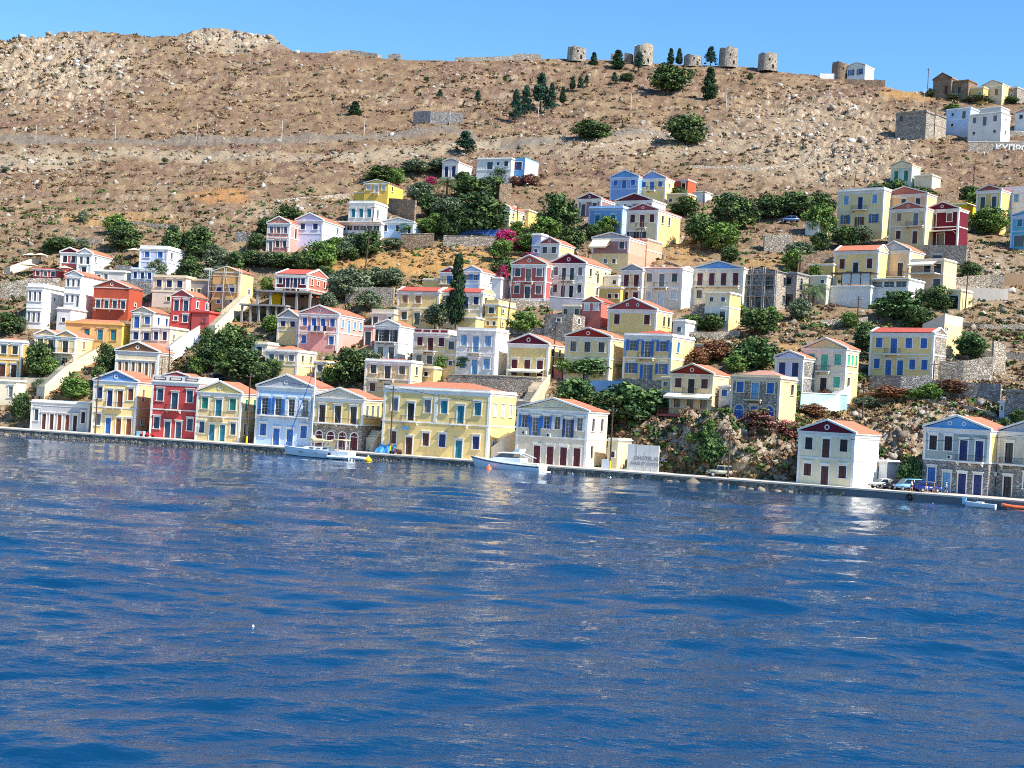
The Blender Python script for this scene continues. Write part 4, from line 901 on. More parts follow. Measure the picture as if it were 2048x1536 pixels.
# ------------------------------------------------------------ water
def build_water():
    us = np.concatenate([np.linspace(-2600, -120, 60), np.linspace(-100, 2150, 900), np.linspace(2170, 4600, 60)])
    ys = 1 / np.linspace(1 / 24., 1 / 330., 820)
    a = dirs(us, np.full_like(us, 900.))[:, 0]
    X = a[None] * ys[:, None]; Yw = np.repeat(ys[:, None], len(us), 1)
    Z = np.zeros_like(X); r = np.random.default_rng(5)
    for i in range(56):
        lam = 1.1 * (1.075 ** i) * r.uniform(.85, 1.15)
        th = R(96) + r.normal(0, .42) + (math.pi if r.random() < .2 else 0)
        k = 2 * math.pi / lam; A = lam * (.0072 if lam < 4 else .0070 if lam < 9 else .0030 if lam < 18 else .0018)
        ph = r.uniform(0, 7)
        env = .3 + 1.3 * vnoise(X * .035 + (i % 4) * 3.1, Yw * .028 + (i % 4) * 1.7, i % 4) ** 1.4
        arg = k * (X * math.cos(th) + Yw * math.sin(th)) + ph
        res = np.clip((lam / (Yw * Yw / (HC * 1500)) - 1.2) / 2, 0, 1)
        Z += A * env * res * (np.sin(arg) + .22 * np.cos(2 * arg))
    V_ = np.stack([X, Yw, Z], -1).reshape(-1, 3); n = len(us)
    i = np.arange(len(ys) - 1)[:, None] * n + np.arange(n - 1)[None]
    Fc = np.stack([i, i + 1, i + n + 1, i + n], -1).reshape(-1, 4)
    m, t, b = newmat('sea_water')
    b.inputs['Base Color'].default_value = (.0015, .038, .1, 1)
    b.inputs['Roughness'].default_value = .03; b.inputs['IOR'].default_value = 1.333
    n1 = noise(t, pos(t, (1.0, 1.7, 1)), 1.1, 4, .6); n2 = noise(t, pos(t, (1, 1.8, 1)), 4.2, 3, .6)
    patch = noise(t, pos(t, (.03, .07, 1)), 1.0, 3, .6)
    mm = node(t, 'ShaderNodeMath', operation='MULTIPLY_ADD'); t.links.new(n2, mm.inputs[0]); mm.inputs[1].default_value = .16; t.links.new(n1, mm.inputs[2])
    bp = node(t, 'ShaderNodeBump'); bp.inputs['Distance'].default_value = .146
    t.links.new(mm.outputs[0], bp.inputs['Height']); t.links.new(ramp(t, patch, [(.35, (.35, .35, .35)), (.62, (1, 1, 1))]), bp.inputs['Strength'])
    t.links.new(bp.outputs[0], b.inputs['Normal'])
    tag(link('sea', npmesh('sea', V_, Fc, m, True)), 'rippled deep blue harbour water', None, None, 'structure')
    mb = MB(); mb.quad((-5000, -3000, -1.2), (5000, -3000, -1.2), (5000, 6000, -1.2), (-5000, 6000, -1.2))
    tag(mb.build('sea_bed_plane', m), 'outer sea', None, None, 'structure').name = 'water'
build_water()

# ------------------------------------------------------------ loose rock and dry scrub (uncountable)
def ico():
    import bmesh
    bm = bmesh.new(); bmesh.ops.create_icosphere(bm, subdivisions=1, radius=1)
    v = np.array([x.co for x in bm.verts]); f = np.array([[q.index for q in p.verts] for p in bm.faces]); bm.free(); return v, f
def on_ground(u, v):
    p = P(u, v, Yt(u, v))
    j = np.clip(np.searchsorted(TU, u), 0, len(TU) - 1)
    k = np.clip(((vtop(u) - v + 6) / (vtop(u) - vrid(u) + 6)), 0, 1) ** (1 / 1.02) * (TP.shape[0] - 1)
    p[:, 2] = TP[k.astype(int), j, 2]; return p
def inside_pad(p, mg=.6):
    o = np.zeros(len(p), bool)
    for (px, py, yaw, W, L, z) in PADS:
        dx, dy = p[:, 0] - px, p[:, 1] - py; c, s = math.cos(-yaw), math.sin(-yaw)
        lx = dx * c - dy * s; ly = dx * s + dy * c
        o |= (lx > -mg) & (lx < W + mg) & (ly > -mg - .6) & (ly < L + mg)
    return o
def scatter(n, fn, seed):
    r = np.random.default_rng(seed); u = r.uniform(-160, 2200, n * 4)
    v = vrid(u) + (vtop(u) - 4 - vrid(u)) * r.random(n * 4)
    d = fn(u, v); keep = r.random(n * 4) < d; u, v = u[keep][:n], v[keep][:n]
    p = on_ground(u, v); k = ~inside_pad(p); return u[k], v[k], p[k], r
ROCKY = [(100, 130, 190, 80, 1), (470, 80, 110, 26, 1.6), (60, 320, 120, 30, .8), (1250, 285, 260, 40, .7), (1650, 270, 230, 100, .9), (1960, 560, 100, 60, 1.2), (1930, 770, 110, 80, 1.0), (1790, 890, 90, 70, .3), (550, 415, 70, 25, 1), (850, 190, 90, 40, .5), (80, 440, 110, 40, .6), (200, 230, 120, 60, .5), (1650, 340, 160, 35, 1), (560, 180, 70, 30, .6), (1530, 640, 60, 40, .7)]
def rock_density(u, v):
    x = P(u, v, Yt(u, v)); d = .05 + .42 * np.clip((fbm(x[:, 0] * .07, x[:, 1] * .07, 41) - .46) * 4, 0, 1)
    for pu, pv, ru, rv, a in ROCKY: d += .5 * a * np.exp(-(((u - pu) / ru) ** 2 + ((v - pv) / rv) ** 2))
    rv2 = np.interp(u, [0, 130, 260, 420, 700, 900, 1000], [330, 322, 305, 312, 314, 300, 285])
    d += .8 * np.exp(-((v - rv2) / 7) ** 2) * (u < 1000)
    d *= 1 - .85 * np.exp(-(((u - 1440) / 170) ** 2 + ((v - 890) / 60) ** 2) ** 2); d += .7 * np.exp(-(((u - 1560) / 35) ** 2 + ((v - 930) / 25) ** 2))
    return np.clip(d * .7, 0, 1)
def build_rocks():
    iv = np.array([(x, y, z) for x in (-1, 1) for y in (-1, 1) for z in (-1, 1)], float) * .8
    ifc = np.array([(0, 1, 3, 2), (4, 6, 7, 5), (0, 4, 5, 1), (2, 3, 7, 6), (0, 2, 6, 4), (1, 5, 7, 3)])
    u, v, p, r = scatter(90000, rock_density, 77); n = len(u)
    s = .13 + .15 * r.pareto(2.6, n); s = np.clip(s, .13, .75); s *= 1 + .35 * np.clip((400 - v) / 300, 0, 1)
    sc = np.stack([s * r.uniform(.8, 1.7, n), s * r.uniform(.7, 1.3, n), s * r.uniform(.45, 1.0, n)], -1)
    for pu, pv, ru, rv, a in [(470, 78, 110, 22, .7), (100, 130, 180, 70, .35), (1640, 270, 220, 90, .3)]:
        sc *= (1 + a * np.exp(-(((u - pu) / ru) ** 2 + ((v - pv) / rv) ** 2)))[:, None]
    V_ = iv[None] * r.uniform(.45, 1.25, (n, len(iv), 3)) * sc[:, None]
    for ax in (0, 1):
        a = r.normal(0, .5, n)[:, None]; i_, j_ = (1, 2) if ax == 0 else (0, 2); q1 = V_[..., i_] * np.cos(a) - V_[..., j_] * np.sin(a); q2 = V_[..., i_] * np.sin(a) + V_[..., j_] * np.cos(a); V_[..., i_] = q1; V_[..., j_] = q2
    a = r.uniform(0, 6.3, n); ca, sa = np.cos(a)[:, None], np.sin(a)[:, None]
    x = V_[..., 0] * ca - V_[..., 1] * sa; y = V_[..., 0] * sa + V_[..., 1] * ca
    V_ = np.stack([x, y, V_[..., 2]], -1) + p[:, None]; V_[..., 2] += .12 * sc[:, None, 2]
    Fc = (ifc[None] + (np.arange(n) * len(iv))[:, None, None]).reshape(-1, 4)
    base = np.array([lin((216, 204, 184)), lin((190, 176, 154)), lin((160, 148, 134)), lin((226, 220, 208)), lin((196, 164, 128))])[r.integers(0, 5, n)]
    cols = np.repeat(base * (r.uniform(.42, .74, (n, 1)) + .26 * np.clip(sum(a_ * np.exp(-(((u - pu) / ru) ** 2 + ((v - pv) / rv) ** 2)) for pu, pv, ru, rv, a_ in ROCKY), 0, 1)[:, None]), len(iv), 0)
    m, t, b = newmat('limestone'); n1 = noise(t, pos(t), 2.5, 5, .7)
    t.links.new(mix(t, ramp(t, n1, [(.35, (.6, .6, .6)), (.6, (0, 0, 0))]), attr(t), lin((112, 98, 82))), b.inputs['Base Color'])
    b.inputs['Roughness'].default_value = 1; bump(t, b, n1, .6, .2); b.inputs['Specular IOR Level'].default_value = .1
    tag(link('loose_rocks', npmesh('loose_rocks', V_.reshape(-1, 3), Fc, m, False, cols)), 'pale limestone rocks strewn over the hillside', 'rocks', None, 'stuff')
build_rocks()
def leafmat(name, dk=.35):
    m, t, b = newmat(name); n1 = noise(t, pos(t), .8, 3, .6)
    c = mix(t, ramp(t, n1, [(.35, (dk, dk, dk)), (.65, (0, 0, 0))]), attr(t), (.01, .016, .008))
    t.links.new(c, b.inputs['Base Color']); b.inputs['Roughness'].default_value = .75; b.inputs['Specular IOR Level'].default_value = .2
    return m
def leafcloud(C, rad, per, leaf, r, cols, cpt=None, up=.0):
    """C (n,3) clump centres, rad (n,3); returns verts, quads, colours of small leaf faces"""
    n = len(C); d = r.normal(0, 1, (n, per, 3)); d /= np.linalg.norm(d, axis=-1, keepdims=True)
    q = C[:, None] + d * rad[:, None] * (r.uniform(.35, 1.0, (n, per, 1)) ** .6)
    t1 = r.normal(0, 1, (n, per, 3)); t1 /= np.linalg.norm(t1, axis=-1, keepdims=True)
    t2 = np.cross(d, t1); t2 /= np.linalg.norm(t2, axis=-1, keepdims=True) + 1e-9
    lf = (leaf if np.ndim(leaf) == 0 else leaf[:, None, None]) * r.uniform(.6, 1.3, (n, per, 1))
    a, b = t1 * lf, t2 * lf * .7
    V_ = np.stack([q - a - b, q + a - b * .5, q + a * .8 + b, q - a * .6 + b * 1.1], 2).reshape(-1, 3)
    Fc = np.arange(len(V_)).reshape(-1, 4)
    c = np.repeat(cols[:, None], per, 1) * r.uniform(.6, 1.35, (n, per, 1)); c = np.repeat(c.reshape(-1, 3), 4, 0)
    return V_, Fc, c
def build_scrub():
    def dens(u, v):
        x = P(u, v, Yt(u, v)); d = .25 + .7 * np.clip((fbm(x[:, 0] * .09, x[:, 1] * .09, 51) - .4) * 4, 0, 1)
        road = np.interp(u, [0, 560, 840, 900, 1000, 1100, 1280, 1400, 1800], [282, 283, 268, 262, 292, 286, 268, 262, 240])
        d = d * np.where((np.abs(v - road) < 7) & (u < 1420), .0, 1); return np.clip(d, 0, 1)
    u, v, p, r = scatter(28000, dens, 99); n = len(u)
    s = r.uniform(.25, .85, n) * (1 + .4 * np.clip((400 - v) / 300, 0, 1)); rad = np.stack([s * r.uniform(.9, 1.5, n), s, s * .55], -1)
    pal = np.array([lin((124, 96, 70)), lin((108, 84, 64)), lin((104, 96, 66)), lin((150, 122, 84)), lin((122, 88, 72)), lin((88, 90, 62)), lin((170, 140, 98))])
    cols = pal[r.integers(0, 7, n)]
    g = (v > 380) & (r.random(n) < .2); gp_ = np.array([lin((82, 106, 52)), lin((104, 124, 66)), lin((70, 88, 52))]); cols[g] = gp_[r.integers(0, 3, g.sum())]; s = s * np.where(g, 1.35, 1)
    p[:, 2] += s * .2
    V_, Fc, c = leafcloud(p, rad, 16, s * .42, r, cols)
    tag(link('dry_scrub', npmesh('dry_scrub', V_, Fc, leafmat('scrub_leaf', .12), False, c)), 'brown and olive thorny scrub covering the hillside', 'scrub', None, 'stuff')
build_scrub()

# ------------------------------------------------------------ trees
BARK = plain('bark', (92, 74, 58), .95, .25)
def crown(kind, seed):
    r = np.random.default_rng(seed)
    pal = dict(broad=[(72, 90, 48), (54, 74, 42), (92, 108, 60), (46, 62, 38)], fig=[(74, 100, 56), (58, 84, 48), (98, 122, 70)], olive=[(92, 104, 80), (76, 90, 68), (112, 120, 92), (64, 78, 56)],
        light=[(96, 124, 58), (114, 138, 66), (80, 106, 50)], pine=[(34, 60, 48), (26, 48, 40), (48, 76, 54)], cypress=[(30, 52, 30), (24, 42, 26), (40, 64, 34)], brown=[(122, 84, 60), (98, 68, 50), (140, 102, 72)], bougain=[(176, 40, 96), (200, 60, 120), (150, 30, 80), (60, 90, 44)], oleander=[(128, 76, 72), (150, 96, 92), (96, 86, 58), (72, 80, 48), (84, 92, 56), (176, 124, 114)])[kind]
    pal = np.array([lin(c) for c in pal])
    if kind == 'cypress':
        n = 150; h = r.random(n); a = r.uniform(0, 6.3, n); rr = .5 * np.sqrt(np.clip(1 - h, 0, 1)) * np.clip(h * 8, .4, 1) * r.uniform(.5, .85, n)
        C = np.stack([rr * np.cos(a), rr * np.sin(a), .02 + .93 * h], -1); rad = np.stack([np.full(n, .17), np.full(n, .17), np.full(n, .05)], -1) * (1.15 - .5 * h)[:, None]; per, leaf = 34, .028
    elif kind == 'pine':
        n = 90; h = r.random(n) ** .8; a = r.uniform(0, 6.3, n); rr = .46 * (1.02 - h) ** .75 * r.uniform(.3, 1, n)
        C = np.stack([rr * np.cos(a), rr * np.sin(a), .1 + .86 * h], -1); rad = np.stack([np.full(n, .13), np.full(n, .13), np.full(n, .06)], -1) * r.uniform(.7, 1.2, (n, 1)); per, leaf = 36, .024
    else:
        n = 84; a = r.uniform(0, 6.3, n); zz = r.uniform(-.8, 1, n); q = np.sqrt(np.clip(1 - zz * zz, .05, 1)); rr = .38 * q * r.uniform(.45, 1.08, n) * (.85 + .22 * np.sin(2 * a + seed) + .12 * np.sin(3 * a + 2 * seed + 3 * zz))
        C = np.stack([rr * np.cos(a), rr * np.sin(a), .42 + .40 * zz * r.uniform(.6, 1.05, n)], -1)
        rad = np.stack([np.full(n, .15), np.full(n, .15), np.full(n, .11)], -1) * r.uniform(.6, 1.3, (n, 1)); per, leaf = 44, (.026 if kind != 'fig' else .032)
    cols = pal[r.integers(0, len(pal), n)]
    V_, Fc, c = leafcloud(C, rad, per, leaf, r, cols)
    c = c * (1.45 if kind not in ('bougain', 'oleander', 'brown', 'light', 'fig') else 1.1) * 1.22
    return npmesh('crown', V_, Fc, leafmat('leaf_' + kind) if 'leaf_' + kind not in MATS else MATS['leaf_' + kind], False, c)
CR = {}
def getcrown(kind, i):
    k = (kind, i)
    if k not in CR: CR[k] = crown(kind, hash(kind) % 97 * 0 + sum(map(ord, kind)) * 10 + i)
    return CR[k]
def trunkmesh(seed, slim):
    r = random.Random(seed); m = MB(); tops = []
    z1 = .22 if not slim else .85
    m.bar((0, 0, -.5), (0.0, 0, 0), .035 if not slim else .03, .03 if not slim else .028, 7)
    m.bar((0, 0, 0), (.01, .01, z1), .03 if not slim else .028, .022 if not slim else .006, 7)
    if slim:
        for i in range(7):
            a = i * 2.4; z = .2 + i * .08; m.bar((0, 0, z), (.22 * (1 - z) * math.cos(a), .22 * (1 - z) * math.sin(a), z + .05), .008, .003, 5)
    else:
        for i in range(6):
            a = i * 1.05 + r.uniform(-.3, .3); e = (.25 * math.cos(a), .25 * math.sin(a), r.uniform(.45, .7))
            mid = (.1 * math.cos(a), .1 * math.sin(a), .34); m.bar((.01, .01, z1 - .01), mid, .017, .012, 5); m.bar(mid, e, .012, .004, 5)
    return m.mesh('trunk', BARK)
TR = [trunkmesh(1, False), trunkmesh(2, False), trunkmesh(3, True)]
WORD = dict(broad='dark green tree', fig='leafy green tree', olive='grey-green olive tree', light='bright green tree', pine='dark pine', cypress='slender cypress', brown='dry brown bush', bougain='magenta bougainvillea', oleander='reddish oleander bush')
CATW = dict(broad='tree', fig='tree', olive='olive tree', light='tree', pine='pine tree', cypress='cypress', brown='bush', bougain='bougainvillea', oleander='oleander')
NMW = dict(broad='broadleaf_tree', fig='fig_tree', olive='olive_tree', light='broadleaf_tree', pine='pine_tree', cypress='cypress_tree', brown='dry_bush', bougain='bougainvillea', oleander='oleander_bush')
USED = {}
def describe(word, u, v, size=None):
    c = sorted((math.hypot((a[1] - u) / 1.0, (a[2] - v) * 1.3) - a[3] * .25, a) for a in ANCH)
    def rel(a):
        dx, dy = u - a[1], v - a[2]
        if abs(dx) > abs(dy) * 1.1: return 'right of' if dx > 0 else 'left of'
        return 'in front of and below' if dy > 0 else 'above and behind'
    cand = [f'{word} {rel(c[0][1])} the {c[0][1][0]}']
    if size: cand.append(f'{size} {cand[0]}')
    for k in (1, 2, 3):
        cand.append(f'{word} between the {c[0][1][0]} and the {c[k][1][0]}')
        cand.append(f'{word} {rel(c[0][1])} the {c[0][1][0]}, {rel(c[k][1])} the {c[k][1][0]}')
    for l in cand:
        l = l.replace(', upper right', '')
        if len(l.split()) > 16: l = ' '.join(l.split()[:16])
        if l.split()[-1] in ('the', 'a', 'and', 'of', 'with', 'below', 'behind', 'right', 'left', 'in', 'front', 'between'): continue
        if l not in USED: USED[l] = 1; return l
    l = (size or 'other') + ' ' + cand[-1]; l = ' '.join(l.split()[:16])
    while l in USED: l = 'another ' + l; l = ' '.join(l.split()[:16])
    USED[l] = 1; return l
GRP = dict(broad='green trees among the houses', fig='green trees among the houses', olive='olive trees', light='bright green trees', pine='pines on the upper slope', cypress='cypresses', brown='dry brown bushes', bougain='bougainvilleas', oleander='oleander bushes')
def tree(u, v, w_, h_, kind='broad', label=None, dy=0):
    Y = float(Yt(u, v)) + dy; p = PV(u, v, Y); s = F / Y
    nm = NMW[kind]; i = random.randrange(3) if kind not in ('cypress',) else 0
    o = empty(nm, p, random.uniform(0, 6.28), label or describe(WORD[kind], u, v - h_ / 2, 'large' if w_ > 60 else 'small'), CATW[kind], GRP[kind])
    W_, H_ = w_ / s, h_ / s; o.scale = (W_ * 1.22, W_ * 1.22, H_ * 1.1)
    if kind not in ('brown', 'bougain', 'oleander'): link('trunk', TR[2 if kind in ('pine', 'cypress') else i % 2], o)
    else: link('stem', TR[i % 2], o)
    link('crown', getcrown(kind, i), o); return o
T_ = """248 500 62 62 broad|232 470 46 46 light|165 498 24 22 olive|124 502 66 30 broad|94 508 22 28 broad|344 520 60 74 broad|395 520 76 72 broad|430 540 56 50 olive|312 560 44 42 olive|440 575 60 46 olive|165 445 18 26 olive
380 560 50 52 broad|468 545 44 46 broad|18 668 56 44 broad|44 664 22 34 olive|75 752 66 72 broad|96 752 40 44 light|212 745 46 62 broad|196 770 34 40 broad|150 798 66 50 light|42 843 44 62 broad|142 800 30 46 light|78 786 26 32 olive
500 530 60 32 broad|545 535 70 34 olive|600 540 60 36 broad|645 535 70 60 light|672 505 46 34 light|512 500 40 36 broad|650 560 46 30 broad|536 470 50 40 broad|575 445 60 34 broad|560 538 60 36 broad|612 540 50 40 broad
736 512 66 56 broad|704 508 46 46 olive|785 496 44 22 olive|690 520 40 40 olive|532 585 30 34 light|700 600 80 66 olive|680 600 60 60 olive|750 575 60 44 olive|785 572 50 40 olive|735 620 50 40 olive|655 625 44 44 olive
414 690 34 38 broad|460 730 76 86 broad|500 735 60 70 broad|480 760 100 66 broad|420 740 66 70 broad|395 750 40 46 light|545 758 52 44 broad|520 770 60 50 broad|700 768 84 76 broad|735 740 50 46 olive|660 770 40 40 light|540 665 40 40 light
930 308 50 42 pine|765 365 82 34 broad|790 372 40 40 light|830 350 70 34 olive|880 345 60 30 olive|925 375 46 34 broad|955 470 110 92 broad|900 440 70 50 olive|870 470 50 46 light|940 400 80 50 broad|1005 365 50 34 broad|840 410 60 50 olive|860 430 50 44 broad|700 520 40 30 broad|985 395 66 46 broad|905 475 50 56 broad
815 470 50 26 light|845 465 50 30 light|960 455 70 60 broad|1115 470 84 88 broad|1090 480 60 50 light|1060 505 56 44 light|1140 500 60 50 broad|1215 470 46 40 light|1185 480 40 34 broad|1040 340 40 28 broad|1035 470 36 30 light|1000 520 50 46 light|1010 560 60 50 broad
1010 500 44 44 bougain|1040 498 34 26 bougain|1003 570 34 44 bougain|862 372 24 20 bougain|1060 372 40 26 oleander|1030 372 30 22 oleander|1370 430 60 40 broad|1460 460 100 80 broad|1400 490 70 70 broad|1440 500 80 60 light|1355 405 50 32 broad|1640 470 60 70 light|1590 440 90 60 broad|1540 440 70 56 broad|1640 440 60 60 broad|1490 455 60 60 broad|1460 525 46 34 broad|1588 540 44 46 light|1600 520 60 40 olive|1690 495 60 46 broad|1720 490 60 40 olive|1640 500 50 40 broad
1030 245 30 60 pine|1050 235 30 60 pine|1080 222 44 70 pine|1102 228 26 58 pine|1125 205 14 30 cypress|1145 178 12 24 cypress|1160 180 16 26 pine|1173 170 14 18 pine|1187 134 16 28 cypress|1235 138 26 36 cypress|1277 142 26 36 pine|1228 168 18 22 pine|1255 162 30 18 broad|1335 182 82 56 broad|1341 128 14 30 cypress|1358 128 14 30 cypress|1380 160 18 24 broad|1421 132 28 36 pine|1418 198 30 60 cypress|1374 288 84 64 broad|1184 280 82 42 broad|1420 162 14 12 broad|709 234 26 30 cypress|880 196 16 16 pine|955 206 18 24 pine|853 164 12 12 broad|1500 160 12 16 broad|1010 162 10 12 broad|166 156 10 10 olive
1250 848 130 84 fig|1150 812 76 60 fig|1185 758 100 46 fig|1300 830 70 50 fig|1135 752 60 40 light|1045 668 60 50 light|870 655 56 50 olive|890 648 60 60 olive|935 742 50 36 fig|885 740 40 34 light|1518 668 80 56 broad|1540 650 40 40 light|1420 660 60 36 broad|1385 656 40 30 light|1510 738 80 66 fig|1470 745 50 40 light|1795 640 90 60 fig|1835 660 70 50 broad|1870 620 66 52 broad|1830 610 50 40 olive|1730 700 60 60 broad|1760 715 40 50 broad|1940 715 60 54 fig|1420 930 58 56 fig|1325 905 18 24 light|1420 895 34 60 light|1385 890 40 30 light|1822 972 48 60 fig|1730 815 50 24 olive|1860 800 50 36 light|1820 800 46 24 light|1640 758 60 26 light|1700 762 60 20 light|1580 815 44 56 light|1575 850 40 34 light|1700 655 40 34 light|1600 640 46 46 olive
1430 725 80 46 brown|1395 735 60 40 brown|1520 870 90 56 oleander|1570 880 70 44 oleander|1625 832 60 26 brown|1780 800 90 30 brown|1900 790 80 34 brown|1940 555 50 34 broad|1885 620 40 30 broad|1980 470 80 60 light|1960 430 60 50 light|1920 470 60 50 broad|1900 460 50 40 light|1940 400 50 30 broad|1790 400 60 44 broad|1830 402 80 30 broad|1750 398 50 34 olive|1690 480 40 30 broad|1860 192 18 16 broad|1905 200 30 14 olive|1950 206 60 16 olive|2020 208 34 16 broad|1905 222 30 16 light|1470 640 40 40 light|1630 560 30 34 light|2035 850 40 34 broad|2010 860 30 26 broad|1350 565 30 16 light|1930 612 26 20 light|330 325 16 10 olive|12 345 20 12 olive|450 735 60 50 light|1650 800 40 22 brown"""
for row in T_.replace('\n', '|').split('|'):
    a = row.split(); tree(float(a[0]), float(a[1]), float(a[2]), float(a[3]), a[4])
o = tree(911, 646, 36, 130, 'cypress', dy=-7.5, label='tall dark cypress rising between the two red ridge roofs in the middle of the town'); 
# palms
def palm(u, v, w_, h_, label):
    Y = float(Yt(u, v)); p = PV(u, v, Y); s = F / Y; o = empty('palm_tree', p, 0, label, 'palm', 'palm trees')
    hm_, r_ = h_ / s, w_ / s / 2; tz = hm_ - r_ * .55
    m = MB(); prev = (0, 0, -1)
    for i in range(9): z = tz * i / 8; q = (.04 * math.sin(i), 0, z); m.bar(prev, q, .26 - .008 * i, .3 - .008 * i, 8); prev = q
    m.build('trunk', BARK, o)
    V_, Fc, c = [], [], []
    rr = random.Random(int(u)); g = [lin((70, 96, 52)), lin((96, 118, 66)), lin((52, 76, 44))]
    mb = MB()
    for i in range(34):
        a = i * 2.4; up = rr.uniform(-.2, 1.1); prev = Vector((0, 0, tz)); d = Vector((math.cos(a), math.sin(a), up)).normalized(); st = r_ / 7
        side = Vector((-math.sin(a), math.cos(a), 0))
        for k in range(9):
            d = (d + Vector((0, 0, -.16))).normalized(); q = prev + d * st; mb.bar(prev, q, .03, .02, 4)
            L = st * (1.5 if 1 < k < 7 else .9)
            for sg in (-1, 1):
                for e in (0, .5):
                    b_ = prev + d * st * e; tip = b_ + side * sg * L + d * L * .6 + Vector((0, 0, -.35 * L))
                    mb.poly([tuple(b_), tuple(b_ + d * .12), tuple(tip)])
            prev = q
    mb.build('fronds', plain('palm_frond', (84, 108, 60), .7, .3), o)
palm(893, 398, 56, 50, 'broad palm left of the large dark tree above the taverna')
palm(1626, 610, 60, 50, 'spiky palm left of the long white terrace wall')
palm(838, 395, 30, 30, 'smaller palm right of the bright yellow house')
palm(770, 640, 50, 34, 'low palm left of the yellow ridge-roofed house')
def agave(u, v, w_, label):
    p = G(u, v); s = F / p.y; o = MB(); r_ = w_ / s / 2; rr = random.Random(3)
    for c in range(5):
        cx, cy = rr.uniform(-.6, .6) * r_, rr.uniform(-.3, .3) * r_
        for i in range(26):
            a = rr.uniform(0, 6.3); e = rr.uniform(.3, 1.3); L = r_ * .6
            d = Vector((math.cos(a) * math.cos(e), math.sin(a) * math.cos(e), math.sin(e))); sd_ = Vector((-math.sin(a), math.cos(a), 0)) * .07
            b = Vector((cx, cy, 0)); m_ = b + d * L * .5
            o.poly([tuple(b - sd_), tuple(b + sd_), tuple(m_ + sd_), tuple(m_ - sd_)]); o.poly([tuple(m_ - sd_), tuple(m_ + sd_), tuple(b + d * L)])
    tag(o.build('agave', plain('agave_leaf', (132, 146, 120), .6, .3), None, p), label, 'agave')
agave(1790, 862, 54, 'clump of grey agaves on the slope above the parked cars')
# ------------------------------------------------------------ stone walls, ramps and stairs
def wallstrip(pts, mat, label, name='stone_wall', cat='wall', th=.5, dy=0, cap=None, ytop=None, grp=None):
    """pts: (u, v of top, v of bottom); a real wall standing on the slope"""
    m = MB(); cm = MB(); A = []
    fine = []
    for (a, b) in zip(pts[:-1], pts[1:]):
        k = max(1, int(abs(b[0] - a[0]) / 8))
        for i in range(k): fine.append(tuple(a[j] + (b[j] - a[j]) * i / k for j in range(3)))
    fine.append(pts[-1])
    for (u, vt_, vb) in fine:
        Y = float(Yt(u, vb)) + dy; p = PV(u, vb, Y); q = PV(u, vt_, Y); A.append((p.x, p.y, p.z - 1.2, q.z))
    o = Vector((A[0][0], A[0][1], A[0][2] + 1.2))
    rj = random.Random(int(pts[0][0]))
    jz = .0 if cap else .09
    tops = [a[3] + rj.uniform(-jz, jz) for a in A]
    for i in range(len(A) - 1):
        x0, y0, z0, _ = A[i]; x1, y1, z1, _ = A[i + 1]; d = Vector((x1 - x0, y1 - y0, 0)).normalized(); n = Vector((-d.y, d.x, 0)) * th
        f = lambda x, y, z: (x - o.x, y - o.y, z - o.z)
        m.hexa([f(x0, y0, z0), f(x1, y1, z1), f(x1 + n.x, y1 + n.y, z1), f(x0 + n.x, y0 + n.y, z0), f(x0, y0, tops[i]), f(x1, y1, tops[i + 1]), f(x1 + n.x, y1 + n.y, tops[i + 1]), f(x0 + n.x, y0 + n.y, tops[i])])
        if cap:
            e = -n * .12
            cm.hexa([f(x0 + e.x, y0 + e.y, tops[i] + .003), f(x1 + e.x, y1 + e.y, tops[i + 1] + .003), f(x1 + n.x * 1.1, y1 + n.y * 1.1, tops[i + 1] + .003), f(x0 + n.x * 1.1, y0 + n.y * 1.1, tops[i] + .003),
                f(x0 + e.x, y0 + e.y, tops[i] + .16), f(x1 + e.x, y1 + e.y, tops[i + 1] + .16), f(x1 + n.x * 1.1, y1 + n.y * 1.1, tops[i + 1] + .16), f(x0 + n.x * 1.1, y0 + n.y * 1.1, tops[i] + .16)])
    if cap:
        e = empty(name, o, 0, label, cat, grp); m.build('masonry', mat, e); cm.build('coping', wm(cap), e); ob = e
    else:
        ob = tag(m.build(name, mat, None, o), label, cat, grp)
    ANCH.append((label, pts[0][0] / 2 + pts[-1][0] / 2, pts[0][1], 20)) if False else None
    return ob
ST = lambda k: stone('masonry_' + k, STONES[k], 2.2)
wallstrip([(896, 749, 772), (1000, 752, 784), (1082, 756, 790)], ST('palestone'), 'long rough stone retaining wall below the white house with light blue shutters', cap='cream')
wallstrip([(0, 753, 768), (104, 757, 772)], stucco('beige_wall', (214, 194, 168)), 'plain beige retaining wall below the orange house at the left edge')
wallstrip([(886, 472, 494), (1006, 474, 494)], ST('stone'), 'grey stone retaining wall under the blue terrace fence', cap='stone')
wallstrip([(800, 468, 492), (866, 468, 494)], ST('brownstone'), 'brown stone retaining wall left of the blue terrace fence', cap='stone')
wallstrip([(786, 575, 612), (690, 574, 606)][::-1], ST('palestone'), 'pale stone terrace wall left of the yellow ridge-roofed house')
wallstrip([(826, 223, 240), (860, 222, 246), (924, 226, 247)], ST('greystone'), 'dark dry-stone wall alone on the upper brown slope', th=.8)
wallstrip([(1935, 284, 303), (2100, 285, 310)], ST('stone'), 'grey wall painted with large white letters below the white hill house', cap='white')
wallstrip([(2000, 262, 274), (2100, 265, 276)], ST('stone'), 'upper grey garden wall with a white coping at the top right', cap='white')
wallstrip([(1848, 388, 405), (1917, 386, 405)], ST('brownstone'), 'brown stone wall behind the dark maroon house', th=.6)
wallstrip([(1846, 490, 514), (1932, 490, 525)], ST('stone'), 'grey stone terrace wall under the dark maroon house')
wallstrip([(1595, 510, 545), (1664, 505, 545)], ST('brownstone'), 'rough stone wall left of the yellow wing with the orange ridge roof')
